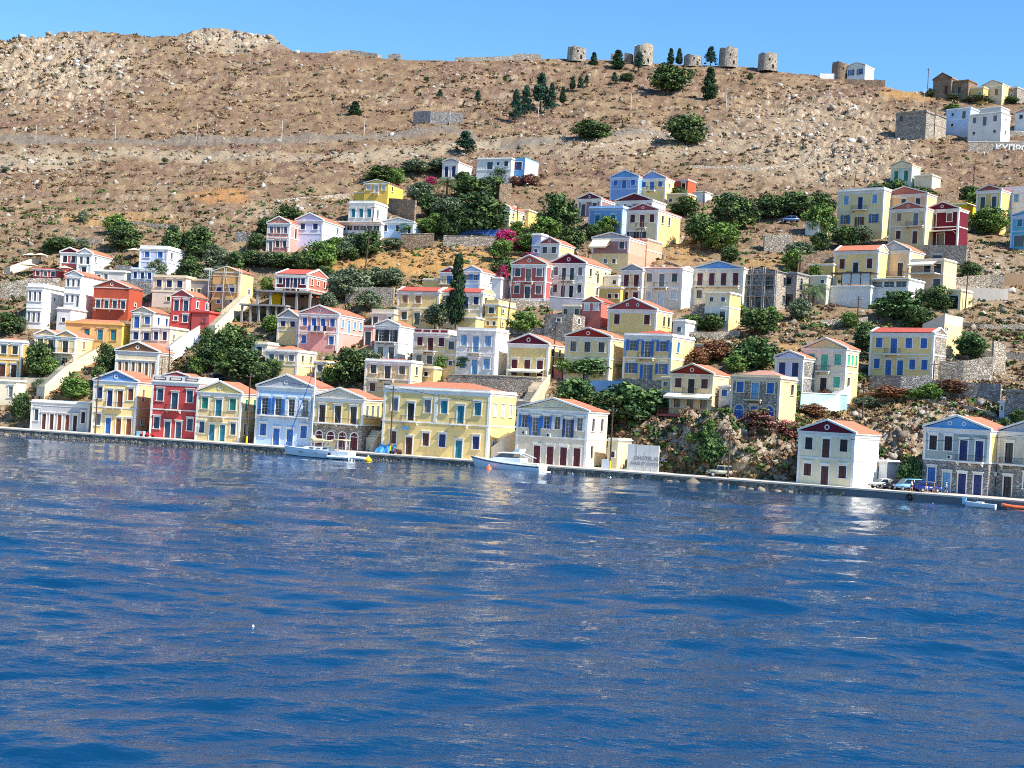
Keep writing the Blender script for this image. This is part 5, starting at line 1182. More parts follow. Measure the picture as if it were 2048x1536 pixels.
wallstrip([(1890, 556, 574), (1980, 548, 576), (2008, 552, 578)], ST('palestone'), 'heap-like pale dry-stone wall above the concrete wall')
wallstrip([(1916, 574, 606), (2016, 578, 598)], stucco('grey_cement', (176, 168, 156)), 'bare concrete wall below the pale dry-stone wall on the right', name='concrete_wall')
wallstrip([(2008, 545, 574), (2100, 550, 580)], stucco('ochre_cement', (206, 160, 112)), 'ochre block wall at the right edge', name='block_wall')
wallstrip([(1862, 722, 764), (1925, 722, 768), (1985, 712, 760)], ST('stone'), 'ruined stone wall with three openings right of the blue-door house', th=.6)
wallstrip([(1985, 680, 748), (2010, 690, 742)], ST('palestone'), 'tall broken end wall of the stone ruin at the right')
wallstrip([(1862, 762, 792), (1960, 766, 800), (2000, 768, 806)], ST('greystone'), 'lower stone wall under the ruin with three openings')
wallstrip([(1738, 750, 778), (1800, 752, 792), (1862, 750, 790)], ST('greystone'), 'grey stone terrace wall under the house with five blue doors')
wallstrip([(1740, 792, 800), (1860, 798, 806), (1940, 812, 820), (1986, 826, 834)], ST('palestone'), 'low pale path wall zigzagging below the stone terraces on the right')
wallstrip([(1380, 612, 640), (1408, 606, 642)], ST('stone'), 'small stone wall left of the projecting cream block', cap=None)
wallstrip([(1345, 662, 672), (1440, 664, 676), (1480, 660, 672)], ST('palestone'), 'low pale stone wall above the dry brown bushes')
wallstrip([(1168, 760, 783), (1245, 762, 785)], stucco('blue_render', (120, 160, 200)), 'blue rendered garden wall below the leafy fig trees', name='garden_wall')
wallstrip([(1228, 756, 772), (1328, 760, 784)], ST('stone'), 'stone terrace wall under the yellow and blue house')
wallstrip([(1098, 594, 616), (1165, 598, 618)], stucco('grey_base', (168, 166, 172)), 'grey base wall under the white house with double balconies', name='base_wall', cap='white', dy=-2)
wallstrip([(1000, 600, 620), (1098, 602, 618)], ST('palestone'), 'low stone wall under the bright red house')
wallstrip([(0, 566, 598), (60, 556, 590), (120, 556, 575)], ST('stone'), 'curving stone terrace wall below the low red outbuilding')
wallstrip([(240, 560, 584), (302, 562, 586)], ST('greystone'), 'grey stone wall under the blue-white wing')
wallstrip([(262, 442, 452), (360, 452, 462)], ST('palestone'), 'dry-stone terrace wall above the trees at the left')
wallstrip([(470, 462, 486), (500, 466, 488)], ST('greystone'), 'short grey stone wall on the bare slope left of the pink house')
wallstrip([(1400, 462, 492), (1424, 460, 490)], ST('brownstone'), 'isolated brown stone wall stump among the trees of the upper slope', th=2)
wallstrip([(1528, 470, 500), (1582, 468, 500)], ST('stone'), 'ruined stone wall below the blue car on the hill', th=1.5)
wallstrip([(998, 368, 402), (1022, 366, 400)], ST('brownstone'), 'small brown ruin with one opening below the white villa', th=2.5)
wallstrip([(776, 396, 424), (828, 400, 440)], ST('brownstone'), 'brown stone wall right of the cream house over the veranda', th=.6)
wallstrip([(1660, 768, 776), (1700, 762, 790)], ST('greystone'), 'stone wall right of the house with green shutters')
wallstrip([(910, 115, 122), (990, 113, 122), (1025, 112, 121)], ST('stone'), 'low ruined wall along the skyline left of the windmills', th=1)
wallstrip([(1018, 111, 120), (1040, 107, 120), (1082, 109, 120)], ST('stone'), 'higher ruined wall on the skyline left of the first windmill', th=2)
wallstrip([(776, 108, 117), (800, 107, 118)], ST('greystone'), 'small square ruin alone on the skyline', th=2.5)
wallstrip([(1222, 106, 126), (1232, 108, 126)], ST('brownstone'), 'ruined stump between the first and second windmills', th=2)
wallstrip([(1248, 105, 124), (1262, 108, 126)], ST('brownstone'), 'ruined stump just left of the broken windmill', th=2)
wallstrip([(1640, 147, 158), (1698, 148, 160)], stucco('plaster_white', WALL['white']), 'low white yard wall beside the white ridge house', name='yard_wall')
wallstrip([(1690, 158, 168), (1770, 160, 176)], ST('brownstone'), 'stone base under the white ridge house')
wallstrip([(655, 103, 107), (700, 99, 107), (755, 108, 115)], ST('palestone'), 'long low pale rampart on the skyline', th=3)
for a in [([(100, 478, 490), (150, 474, 486), (205, 478, 490)], 'palestone', 'low dry-stone wall on the bare slope above the white pair of houses at the left'),
    ([(700, 556, 566), (790, 548, 558)], 'palestone', 'low dry-stone wall crossing the golden grass slope'), ([(560, 398, 406), (640, 392, 400), (700, 386, 394)], 'palestone', 'faint dry-stone wall left of the bright yellow house'),
    ([(1440, 560, 572), (1480, 556, 570)], 'stone', 'short stone wall left of the scaffolded shell'), ([(1470, 690, 702), (1540, 684, 698)], 'palestone', 'dry-stone wall above the small lilac house'), ([(1640, 640, 652), (1735, 634, 648)], 'palestone', 'dry-stone wall above the house with green shutters'),
    ([(1870, 640, 652), (1960, 648, 662), (2048, 650, 664)], 'palestone', 'long dry-stone wall on the green slope at the right'), ([(1940, 700, 712), (2060, 708, 722)], 'palestone', 'broken dry-stone wall right of the ruin'), ([(1640, 836, 846), (1740, 842, 854)], 'brownstone', 'brown dry-stone wall above the white quay house'),
    ([(1380, 540, 550), (1330, 520, 532)][::-1], 'stone', 'short stone wall right of the tall cream house'), ([(1380, 330, 337), (1520, 334, 341), (1640, 322, 330)], 'palestone', 'long faint terrace wall on the rocky slope above the upper houses'), ([(1150, 296, 303), (1300, 276, 284)], 'palestone', 'pale terrace wall beside the road under the round tree'),
    ([(230, 530, 545), (262, 532, 548)], 'greystone', 'small grey wall between the lavender house wings'), ([(1010, 655, 668), (1088, 656, 670)], 'stone', 'stone wall left of the rough grey rendered house'), ([(640, 560, 570), (700, 566, 576)], 'brownstone', 'brown terrace wall below the dense green garden'),
    ([(20, 640, 655), (50, 644, 660)], 'palestone', 'short pale wall under the white cubic house'), ([(1345, 560, 572), (1384, 556, 570)], 'stone', 'small stone wall beside the blank white side wall')]: wallstrip(a[0], ST(a[1]), a[2])
# inclined ramps
def ramp_(pts, mat, label, name='stair_ramp', wid=2.2, cat='stairs', steps=True):
    m = MB(); fine = []
    for a, b in zip(pts[:-1], pts[1:]):
        k = max(2, int(abs(b[0] - a[0]) / 3))
        for i in range(k): fine.append(tuple(a[j] + (b[j] - a[j]) * i / k for j in range(3)))
    fine.append(pts[-1]); A = []
    for u, vt_, vb in fine:
        Y = float(Yt(u, vb)); p = PV(u, vb, Y); q = PV(u, vt_, Y); A.append((p, q))
    o = A[0][0].copy()
    for (p, q), (p2, q2) in zip(A[:-1], A[1:]):
        d = Vector((p2.x - p.x, p2.y - p.y, 0)).normalized(); n = Vector((-d.y, d.x, 0)); zt = max(q.z, q2.z)
        f = lambda a, z, k: (a.x + n.x * k - o.x, a.y + n.y * k - o.y, z - o.z)
        zb = min(p.z, p2.z) - .8
        m.hexa([f(p, zb, .25), f(p2, zb, .25), f(p2, zb, wid), f(p, zb, wid), f(p, zt, .25), f(p2, zt, .25), f(p2, zt, wid), f(p, zt, wid)])
        m.hexa([f(p, zb, 0), f(p2, zb, 0), f(p2, zb, .249), f(p, zb, .249), f(p, q.z + .45, 0), f(p2, q2.z + .45, 0), f(p2, q2.z + .45, .249), f(p, q.z + .45, .249)])
    return tag(m.build(name, mat, None, o), label, cat)
bei = stucco('beige_ramp', (226, 208, 178)); whi = stucco('plaster_white', WALL['white'])
ramp_([(88, 776, 800), (122, 745, 770), (150, 726, 744), (196, 700, 716)], bei, 'long beige stair climbing behind the low grey house at the left')
ramp_([(430, 654, 668), (460, 625, 650), (496, 592, 616)], stucco('plaster_cream', WALL['cream']), 'steep cream stair wall left of the concrete skeleton')
ramp_([(338, 698, 716), (370, 672, 700), (398, 655, 690)], whi, 'white stair below the bright red gabled house')
ramp_([(1060, 808, 826), (1078, 780, 812), (1100, 754, 770)], bei, 'straight stone stair rising right of the large yellow mansion')
ramp_([(980, 900, 934), (1006, 880, 925), (1030, 866, 910)], bei, 'beige stair between the mansion and the weathered grey house')
wallstrip([(1600, 786, 822), (1694, 790, 818)], stucco('plaster_mint', WALL['mint']), 'pale mint terrace wall under the house with green shutters', name='terrace_wall', cap='white')
ramp_([(1640, 812, 826), (1672, 796, 822), (1700, 776, 808)], whi, 'white stair rising beside the pale mint terrace wall')
ramp_([(20, 536, 548), (60, 522, 535), (82, 516, 526)], bei, 'pale stepped path climbing left of the two parasols')
ramp_([(738, 905, 916), (752, 880, 905), (765, 862, 890)], bei, 'narrow stair in the gap left of the large yellow mansion')
# lettered wall and graffiti wall
def letters(txt, parent, loc, rz, size, mat, name='lettering'):
    c = bpy.data.curves.new(name, 'FONT'); c.body = txt; c.size = size; c.extrude = .02; c.offset = size * .025
    o = bpy.data.objects.new('tmp', c); COL.objects.link(o); dg = bpy.context.evaluated_depsgraph_get()
    me = bpy.data.meshes.new_from_object(o.evaluated_get(dg)); bpy.data.objects.remove(o)
    me.materials.clear(); me.materials.append(mat)
    t = link(name, me, parent, loc, 0); t.rotation_euler = (R(90), 0, rz); t.scale = (.95, 1, 1); return t
def yaw_to(a, b): return math.atan2(b.y - a.y, b.x - a.x)
ow = [o for o in bpy.data.objects if o.get('label', '').startswith('grey wall painted')][0]
wv_ = lambda u: 303 + 7 * (u - 1935) / 165
pa = PV(1990, wv_(1990) - 3, float(Yt(1990, wv_(1990)))); pb = PV(2062, wv_(2062) - 3, float(Yt(2062, wv_(2062))))
yw = yaw_to(pa, pb); nn = Vector((math.sin(yw), -math.cos(yw), 0)) * .35
letters('\u039a\u03a5\u03a0\u03a1\u039f\u03a3', ow, pa + nn - ow.location, yw, 2.9, plain('white_paint', (235, 235, 230), .7))
gw = empty('graffiti_wall', edge(1226, 6.0, 1.22), 0, 'tall whitewashed concrete wall with grey painted writing on the quay', 'wall')
a, b = edge(1228, 6.0, 1.2), edge(1291, 6.0, 1.2); yg = yaw_to(a, b); Lg = (b - a).length
gw.rotation_euler = (0, 0, yg); sg = F / a.y
m = MB(); m.box(0, Lg, 0, .4, -.3, 52 / sg); m.build('wall_panel', stucco('whitewash', (214, 212, 206), .9), gw)
gp = plain('grey_spray', (140, 138, 146), .9)
letters('OHOTEL KIDIC', gw, (1.1, -.03, 1.75), 0, .85, gp); letters('EAKES ET COTTON', gw, (.6, -.03, .95), 0, .62, gp)
for i, x in enumerate((Lg * .3, Lg * .55, Lg * .62, Lg * .78)):
    m = MB(); m.box(x, x + .08, -.03, -.002, .1, 3.6 - .5 * i); m.build('drain_pipe', plain('pipe', (200, 200, 204), .5), gw)

# ------------------------------------------------------------ concrete skeleton
def skeleton():
    p = G(480, 646); s = F / p.y; yaw = -(REL + math.atan2(p.x, p.y)); o = empty('concrete_frame', p, yaw, 'unfinished two-storey concrete frame house with open bays', 'building')
    PXY = lambda px: px / (s * math.cos(REL)); m = MB(); cm = wm('concrete')
    W1, D = PXY(88), 8; H1 = 36 / s; H2 = 66 / s
    m = MB(); m.box(-.3, W1, -.2, D, H1, H1 + .35); m.build('lower_slab', cm, o)
    for i in range(6):
        for y in (0, D - .4):
            m = MB(); x = (W1 - .5) * i / 5; m.box(x, x + .4, y, y + .4, -3, H1 - .003); m.build('column', cm, o)
    m = MB(); m.box(-.1, W1 - .2, D * .5, D * .5 + .2, -3, H1 - .005); m.build('infill_wall', wm('brownstone'), o)
    x0 = PXY(22); W2 = PXY(128)
    m = MB(); m.box(x0 - .2, W2, 1.5, D + 3, H2, H2 + .35); m.build('upper_slab', cm, o)
    for i in range(5):
        for y in (1.7, D + 2.4):
            m = MB(); x = x0 + (W2 - x0 - .5) * i / 4; m.box(x, x + .42, y, y + .42, H1 * .6, H2 - .003); m.build('column', cm, o)
    m = MB(); m.box(x0 + .5, x0 + 3, D - 1, D - .8, H1 + .36, H2 - .01); m.build('infill_wall', wm('bright'), o)
    m = MB(); m.box(x0 + 3.3, W2 - .3, D - 1, D - .8, H1 * .6, H2 - .6); m.build('infill_wall', wm('brown'), o)
skeleton()

# ------------------------------------------------------------ house extras: awnings, stair, scaffolding, washing, tarpaulin
cloth = stucco('cream_canvas', (246, 232, 196), .15); whc = stucco('white_canvas', (240, 238, 232), .15)
W_, L_, Z_ = dims(h10); awning(h10, -.3, W_ + .3, Z_ * .52, 1.9, .7, cloth)
m = MB(); m.box(-1.2, W_ + .6, -2.2, .4, -.55, -.2); pl_ = m.build('balcony_deck', wm('trimred'), h10[0])
railing(-1.1, W_ + .5, 2.15, -.2, 1.0).build('railing', plain('red_iron', (130, 60, 50), .6), h10[0])
for x in (-1, W_ * .5, W_ + .3): m = MB(); m.box(x - .1, x + .1, -2.0, -1.8, -5.5, -.553); m.build('post', wm('brown'), h10[0])
W_, L_, Z_ = dims(h62); awning(h62, W_ * .15, W_ * .95, Z_ * .22, 2.6, .5, cloth)
W_, L_, Z_ = dims(h46); awning(h46, .2, W_ * .5, Z_ * .97, 2.2, 1.9, cloth)
W_, L_, Z_ = dims(h69d); awning(h69d, .3, W_ * .8, Z_ * .95, 2.4, .9, cloth)
m = MB(); m.box(.2, W_ * .9, -2.4, -.1, Z_ * .5, Z_ * .5 + .2); b_ = m.build('balcony', wm('offwhite'), h69d[0]); railing(.3, W_ * .88, 2.3, Z_ * .5 + .2).build('railing', IRON, b_)
W_, L_, Z_ = dims(hm); awning(hm, .8, W_ * .95, Z_ * .42, 2.0, .3, cloth)
W_, L_, Z_ = dims(hve)
m = MB(); m.box(-.4, W_ + .4, -.9, -.1, Z_ - .2, Z_ - .02); m.build('canopy', wm('white'), hve[0])
W_, L_, Z_ = dims(hv)
m = MB(); m.box(-.6, W_ + .4, -1.6, -.1, Z_ + .12, Z_ + .3); m.build('canopy', wm('white'), hv[0])
W_, L_, Z_ = dims(ht)      # black pergola on the white terrace
pg = empty('pergola', ht[0].matrix_basis @ Vector((.3, .4, Z_ + .2)), ht[0].rotation_euler.z, 'black metal pergola with grey blinds on the long white terrace wall', 'pergola')
for i in range(5):
    m = MB(); x = (W_ - .8) * i / 4; m.box(x, x + .12, 0, .12, 0, 2.5); m.build('post', IRON, pg)
m = MB(); m.box(-.3, W_ - .3, -.2, 3, 2.503, 2.68); m.build('roof', IRON, pg)
for i in (1, 2, 3):
    m = MB(); x = (W_ - .8) * i / 4 - .3 * W_ / 8; m.box((W_ - .8) * (i) / 4 + .2, (W_ - .8) * (i + 1) / 4 - .1, .05, .09, .3, 2.4); m.build('blind', plain('blind', (196, 200, 202), .8), pg)
def scaffold(h, label, rows=3, cols=4, dep=1.1, extra=0):
    W_, L_, Z_ = dims(h); o = empty('scaffolding', h[0].location, h[0].rotation_euler.z, label, 'scaffolding'); mt = plain('scaffold_pole', (190, 186, 178), .5)
    for i in range(cols):
        for y in (-dep, -dep + .8): m = MB(); x = (W_ + .6) * i / (cols - 1) - .3; m.bar((x, y, -1.5), (x, y, Z_ + .8), .08); m.build('standard', mt, o)
    for k in range(1, rows + 1):
        z = Z_ * k / (rows + .3); m = MB(); m.bar((-.5, -dep, z), (W_ + .5, -dep, z), .075); m.bar((-.5, -dep, z + 1), (W_ + .5, -dep, z + 1), .04); m.build('ledger', mt, o)
        m = MB(); m.box(-.3, W_ + .3, -dep + .1, -dep + .7, z - .12, z - .06); m.build('deck', wm('brown'), o)
    m = MB(); m.bar((-.3, -dep - .06, -.5), (W_ * .5, -dep - .06, Z_), .04); m.build('brace', mt, o); m = MB(); m.bar((W_, -dep - .06, -.5), (W_ * .5, -dep - .06, Z_), .04); m.build('brace', mt, o)
scaffold(h56, 'grey metal scaffolding with decks in front of the stone shell')
scaffold(h28, 'thin scaffolding poles in front of the ochre gabled house', 2, 3)
W_, L_, Z_ = dims(h67)   # washing on the balcony
for i in range(6):
    m = MB(); x = W_ * (.3 + .08 * i); m.box(x, x + .5, -1.02, -.99, Z_ * .5 + .1, Z_ * .5 + 1.1)
    tag(m.build('laundry', plain('cloth%d' % (i % 3), [(60, 90, 150), (230, 230, 235), (30, 34, 50)][i % 3], .9), None, h67[0].matrix_basis @ Vector((0, 0, 0)), h67[0].rotation_euler.z), ['folded blue cloth', 'white sheet', 'black cloth'][i % 3] + [' hanging at the left of the pink house balcony', ' hanging at the right of the pink house balcony'][i // 3], 'laundry', 'washing on the big pink house balcony')
# sign above the mansion door
W_, L_, Z_ = dims(h7); m = MB(); m.box(W_ * .19, W_ * .26, -.16, -.07, Z_ * .37, Z_ * .42); m.build('sign_board', plain('sign_blue', (150, 190, 220), .6), h7[0])
m = MB(); m.box(W_ * .5 - .3, W_ * .5 + .3, -.075, -.004, Z_ * .52, Z_ - .36); m.build('pilaster', wm('offwhite'), h7[0])
# blue tarpaulin
m = MB(); p0 = edge(722, 4.5, 1.25); p1 = edge(764, 4.5, 1.25); d = p1 - p0; hh = 4.4
rows_ = 8
for i in range(rows_):
    for j in range(8):
        def q(i_, j_):
            s_ = j_ / 8; t_ = i_ / rows_; w0 = .2 * (1 - t_) + .95 * t_
            x = s_ * (1 - t_ * .55) + t_ * .55; return (d.x * x + .5 * t_ * 1.2, d.y * x + 2.6 * t_ + .22 * math.sin(j_ * 2.1 + i_), hh * t_ + .1 * math.sin(j_ * 1.3 + i_ * 2))
        m.quad(q(i, j), q(i, j + 1), q(i + 1, j + 1), q(i + 1, j))
tag(m.build('tarpaulin', plain('blue_tarp', (70, 150, 214), .45, .25), None, p0), 'bright blue tarpaulin draped over the gap left of the large yellow mansion', 'tarpaulin')
# pergola with vines, taverna blue fence
def fence(u0, u1, v, hpx, mat, label):
    a = G(u0, v); b = G(u1, v); b = PV(u1, v, (a.y + float(Yt(u1, v))) / 2) if False else b; o = empty('fence', a, yaw_to(a, b), label, 'fence'); L = (Vector((b.x - a.x, b.y - a.y, 0))).length; hgt = hpx / (F / a.y); dz = (b.z - a.z)
    for i in range(int(L / 1.8) + 1):
        x = L * i / int(L / 1.8); m = MB(); m.box(x - .05, x + .05, -.05, .05, -.6 + dz * x / L, hgt + dz * x / L); m.build('post', mat, o)
    for z in (.25, .6, .95): 
        m = MB(); m.hexa([(0, -.03, hgt * z - .07), (L, -.03, hgt * z - .07 + dz), (L, .03, hgt * z - .07 + dz), (0, .03, hgt * z - .07), (0, -.03, hgt * z + .05), (L, -.03, hgt * z + .05 + dz), (L, .03, hgt * z + .05 + dz), (0, .03, hgt * z + .05)]); m.build('rail', mat, o)
    m = MB(); n = int(L / .22)
    for i in range(n): x = L * i / n; m.box(x, x + .12, -.02, .02, .05 + dz * x / L, hgt * .9 + dz * x / L)
    m.build('pickets', mat, o)
fence(887, 1006, 473, 14, plain('fence_blue', (50, 110, 190), .5), 'bright blue taverna terrace fence above the grey stone wall')
fence(1019, 1098, 606, 9, plain('fence_white', (220, 220, 220), .5), 'thin white railing in front of the bright red house')
fence(1600, 1690, 789, 9, plain('fence_mint', (170, 214, 190), .5), 'mint green railing under the house with green shutters')
fence(1450, 1480, 862, 9, plain('fence_wood', (150, 120, 90), .8), 'short wooden fence below the grey stone house')
def vines(u0, u1, v, hpx, dep, label, kind):
    a = G(u0, v); b = G(u1, v); o = empty('vine_pergola', a, yaw_to(a, b), label, 'pergola'); L = Vector((b.x - a.x, b.y - a.y, 0)).length; z = hpx / (F / a.y)
    for i in range(4):
        m = MB(); x = L * i / 3; m.box(x - .06, x + .06, -.06, .06, -.8, z); m.build('post', IRON, o)
    m = MB()
    for y in (0, dep): m.box(-.2, L + .2, y - .05, y + .05, z + .003, z + .11)
    m.build('beam', IRON, o)
    r = np.random.default_rng(int(u0)); n = int(L * 4); C = np.stack([r.uniform(0, L, n), r.uniform(-.3, dep, n), z + r.uniform(.1, .5, n)], -1)
    pal = np.array([lin(c) for c in kind]); V_, Fc, c = leafcloud(C, np.tile([.7, .7, .3], (n, 1)), 30, .13, r, pal[r.integers(0, len(pal), n)])
    link('foliage', npmesh('foliage', V_, Fc, leafmat('vine_leaf'), False, c), o)
GR = [(70, 110, 50), (96, 140, 60), (50, 84, 40)]
vines(800, 884, 468, 16, 4, 'leafy green vine pergola between the low taverna and the big dark tree', GR)
vines(1606, 1712, 782, 22, 3, 'thin green vine pergola in front of the house with green shutters', GR)
vines(988, 1062, 522, 16, 3, 'dark pergola under pink bougainvillea above the bright red house', [(70, 100, 50), (180, 60, 110), (60, 90, 44)])
vines(1130, 1236, 752, 24, 4, 'leafy fig pergola in front of the yellow house with the barred windows', [(84, 130, 56), (60, 100, 46), (104, 150, 64)])
vines(1930, 1990, 208, 8, 3, 'dark shrub-covered pergola below the low cream skyline house', [(60, 70, 44), (80, 84, 56)])
# parasols
def parasol(p, r_, h_, mat, label):
    o = empty('parasol', p, 0, label, 'parasol', 'cream parasols'); m = MB(); m.bar((0, 0, -.3), (0, 0, h_), .03); m.build('pole', IRON, o)
    m = MB(); k = 8; tip = (0, 0, h_ + .5)
    for i in range(k):
        a, b = 2 * math.pi * i / k, 2 * math.pi * (i + 1) / k
        m.poly([(r_ * math.cos(a), r_ * math.sin(a), h_ - .1), (r_ * math.cos(b), r_ * math.sin(b), h_ - .1), tip])
    m.build('canopy', mat, o)
for u, v, l in ((60, 530, 'left of the two cream parasols above the low red outbuilding'), (80, 530, 'right of the two cream parasols above the low red outbuilding'), (58, 550, 'cream parasol at the left end of the low red outbuilding'), (128, 556, 'cream parasol in front of the maroon-fronted white pair'), (268, 520, 'small parasol beside the flat-roofed lavender house')): parasol(G(u, v), 2.0, 2.3, cloth, l)

# ------------------------------------------------------------ windmills
def windmill(u, v, w_, h_, label, top='ring', mt='stone', rf=False):
    p = snap(u, v); p.z -= .8; s = F / p.y; r_ = w_ / s / 2; hm_ = h_ / s + .8; o = empty('windmill', p, .4, label, 'windmill', 'old stone windmills on the ridge')
    m = MB(); rr = random.Random(int(u)); k = 28; prof = []
    n0 = 0; lv = 9
    for l in range(lv + 1):
        for i in range(k):
            t = 2 * math.pi * i / k; z = hm_ * l / lv
            if l == lv: z += (rr.uniform(-.5, .2) - (1.1 * max(0, math.sin(t + 2.4)) if top == 'slope' else 0) - (2.5 * max(0, math.sin(t * 2 + 1)) if top == 'broken' else 0))
            R_ = r_ * (1 - .05 * l / lv) * (1 + rr.uniform(-.01, .01)); m.v.append((R_ * math.cos(t), R_ * math.sin(t), z))
    for l in range(lv):
        for i in range(k): j = (i + 1) % k; m.f.append((l * k + i, l * k + j, (l + 1) * k + j, (l + 1) * k + i))
    n0 = len(m.v)
    for i in range(k): t = 2 * math.pi * i / k; m.v.append((r_ * .78 * math.cos(t), r_ * .78 * math.sin(t), m.v[lv * k + i][2] - .1)); 
    for i in range(k): t = 2 * math.pi * i / k; m.v.append((r_ * .78 * math.cos(t), r_ * .78 * math.sin(t), hm_ * .4))
    for i in range(k): j = (i + 1) % k; m.f.append((lv * k + i, lv * k + j, n0 + j, n0 + i)); m.f.append((n0 + i, n0 + j, n0 + k + j, n0 + k + i))
    m.f.append(tuple(n0 + k + i for i in range(k)))
    m.build('tower', wm(mt), o)
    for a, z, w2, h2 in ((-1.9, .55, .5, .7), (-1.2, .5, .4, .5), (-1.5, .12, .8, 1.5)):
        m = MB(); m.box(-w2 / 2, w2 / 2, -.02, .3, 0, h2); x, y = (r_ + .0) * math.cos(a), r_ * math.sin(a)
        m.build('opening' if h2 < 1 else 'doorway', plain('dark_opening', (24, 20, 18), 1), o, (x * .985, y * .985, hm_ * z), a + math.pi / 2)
    return o
windmill(1153, 120, 39, 27, 'squat windmill tower with an overgrown base, leftmost on the ridge', 'slope')
windmill(1286, 126, 39, 41, 'tall pale windmill with a broken left wall behind the pines', 'broken', 'palestone')
windmill(1385, 129, 36, 21, 'low ruined windmill with a sloping top behind the round tree', 'slope')
windmill(1456, 134, 39, 36, 'sturdy round stone windmill right of the tall pine on the ridge')
windmill(1534, 143, 39, 32, 'round stone windmill standing alone, second from the right')
windmill(1681, 156, 37, 33, 'brown windmill behind the white ridge house', 'slope', 'brownstone')

# ------------------------------------------------------------ poles, lamps and cables
wood = plain('pole_wood', (88, 66, 52), .9, .2); galv = plain('galvanised', (214, 212, 206), .6)
def pole(p, h_, kind, label, lean=0.0, yel=False):
    nm = dict(w='utility_pole', l='street_lamp')[kind]; o = empty(nm, p, 0, label, 'utility pole' if kind == 'w' else 'street lamp', 'wooden poles in the town' if kind == 'w' else 'pale street lamps')
    o.rotation_euler = (0, lean, 0); m = MB(); r_ = .15 if kind == 'w' else .09
    m.bar((0, 0, -1), (0, 0, h_), r_, r_ * .7, 8); m.build('pole', wood if kind == 'w' else galv, o)
    if kind == 'w':
        m = MB(); m.box(-.7, .7, -.06, .06, h_ - .6, h_ - .48); m.build('crossarm', wood, o)
        for x in (-.6, 0, .6): m = MB(); m.bar((x, 0, h_ - .478), (x, 0, h_ - .3), .05); m.build('insulator', galv, o)
    else:
        m = MB(); m.bar((0, 0, h_ - .02), (.9, 0, h_ + .15), .05); m.build('arm', galv, o); m = MB(); m.box(.8, 1.4, -.12, .12, h_ + .08, h_ + .2); m.build('lamp_head', galv, o)
    if yel: m = MB(); m.bar((0, 0, 0), (0, 0, 1.4), r_ + .02, r_ + .02, 10); m.build('yellow_band', plain('yellow_paint', (240, 200, 40), .6), o)
    return o
tops = []
def gpole(u, vb, vt_, kind='w', word=None, lean=.0, onq=None, yel=False, label=None, dy=0):
    p = edge(u, onq, 1.2) if onq else PV(u, vb, float(Yt(u, vb)) + dy)
    h_ = (vb - vt_) / (F / p.y); o = pole(p, h_, kind, label or describe(word or ('tall brown wooden pole' if kind == 'w' else 'pale street lamp'), u, vb), lean, yel); tops.append((u, Vector((p.x, p.y, p.z + h_))))
for r in [(1697, 452, 340, 'tall dark leaning pole in front of the cream house with light blue shutters', .09), (1946, 372, 318, 'thin dark pole left of the tan house with the half pediment', .04), (1711, 690, 592, 'wooden pole on the slope above the house with green shutters', .02),
        (1930, 622, 545, 'dark wooden pole before the bare concrete wall', .03), (1724, 852, 770, 'wooden pole right of the mint stair', .0), (1865, 788, 722, 'short pole before the ruined wall with three openings', 0), (1880, 802, 752, 'thin pole with a lamp arm on the right slope', 0),
        (1278, 530, 440, 'dark wooden pole in front of the tall cream house with the red pediment', .02), (1104, 748, 655, 'thick dark pole right of the yellow house with the maroon pediment', .03), (1124, 612, 552, 'pole before the white house with double balconies', 0),
        (1013, 660, 560, 'thin leaning pole right of the stepped yellow annex', .07), (730, 542, 455, 'long pole on the golden grass slope below the white veranda', .06), (742, 470, 410, 'pole beside the cream house over the white veranda', .05), (877, 740, 640, 'wooden pole between the two red-shuttered and tan fronts', .04),
        (1013, 460, 412, 'dark left pole of the pair near the half hidden yellow house', 0), (1033, 462, 412, 'dark right pole of the pair near the half hidden yellow house', 0), (1600, 545, 500, 'thin pole above the scaffolded shell', 0), (1405, 440, 380, 'thin pole in the trees right of the small orange house', 0),
        (1378, 718, 668, 'thin pole behind the yellow and blue flat-fronted house', 0), (128, 752, 715, 'short pole beside the long beige stair', 0), (337, 745, 695, 'dark pole against the rough stone side wall', 0), (1855, 182, 136, 'lone dark pole on the skyline at the right', 0), (490, 520, 462, 'pale thin pole left of the pink house', .05), (693, 645, 612, 'short dark pole on the big pink house side', 0), (570, 520, 490, 'short grey pole in the dense green garden', 0)]:
    gpole(r[0], r[1], r[2], 'w', lean=r[4], label=r[3])
for (u, vb, vt_) in [(71, 284, 250), (230, 276, 248), (393, 282, 246), (563, 280, 240), (728, 270, 232), (899, 254, 222), (1076, 236, 202), (1262, 212, 186), (1452, 218, 176), (1657, 205, 174), (1847, 214, 180)]: gpole(u, vb, vt_, 'l', dy=0, label=None, word='pale street lamp')
for i, o in enumerate(sorted([o for o in bpy.data.objects if o.name.startswith('street_lamp') and o.parent is None], key=lambda o: proj(o.location)[0])):
    o['label'] = ['first', 'second', 'third', 'fourth', 'fifth', 'sixth', 'seventh', 'eighth', 'ninth', 'tenth', 'eleventh'][i] + ' pale street lamp from the left along the hill road'
for (u, vb, vt_, l, on) in [(170, 862, 742, 'grey wooden pole between the low grey house and the blue pediment house', 3), (474, 886, 745, 'dark lamp pole in front of the yellow house with teal doors', 3), (762, 905, 770, 'thin pole at the left corner of the large yellow mansion', 3), (1205, 936, 812, 'tall dark pole with a yellow foot beside the weathered grey house', 3), (1443, 948, 850, 'thin pole beside the parked grey jeep', 3)]:
    gpole(u, vb, vt_, 'w', onq=on, yel=(u in (1205, 474, 762)), label=l)
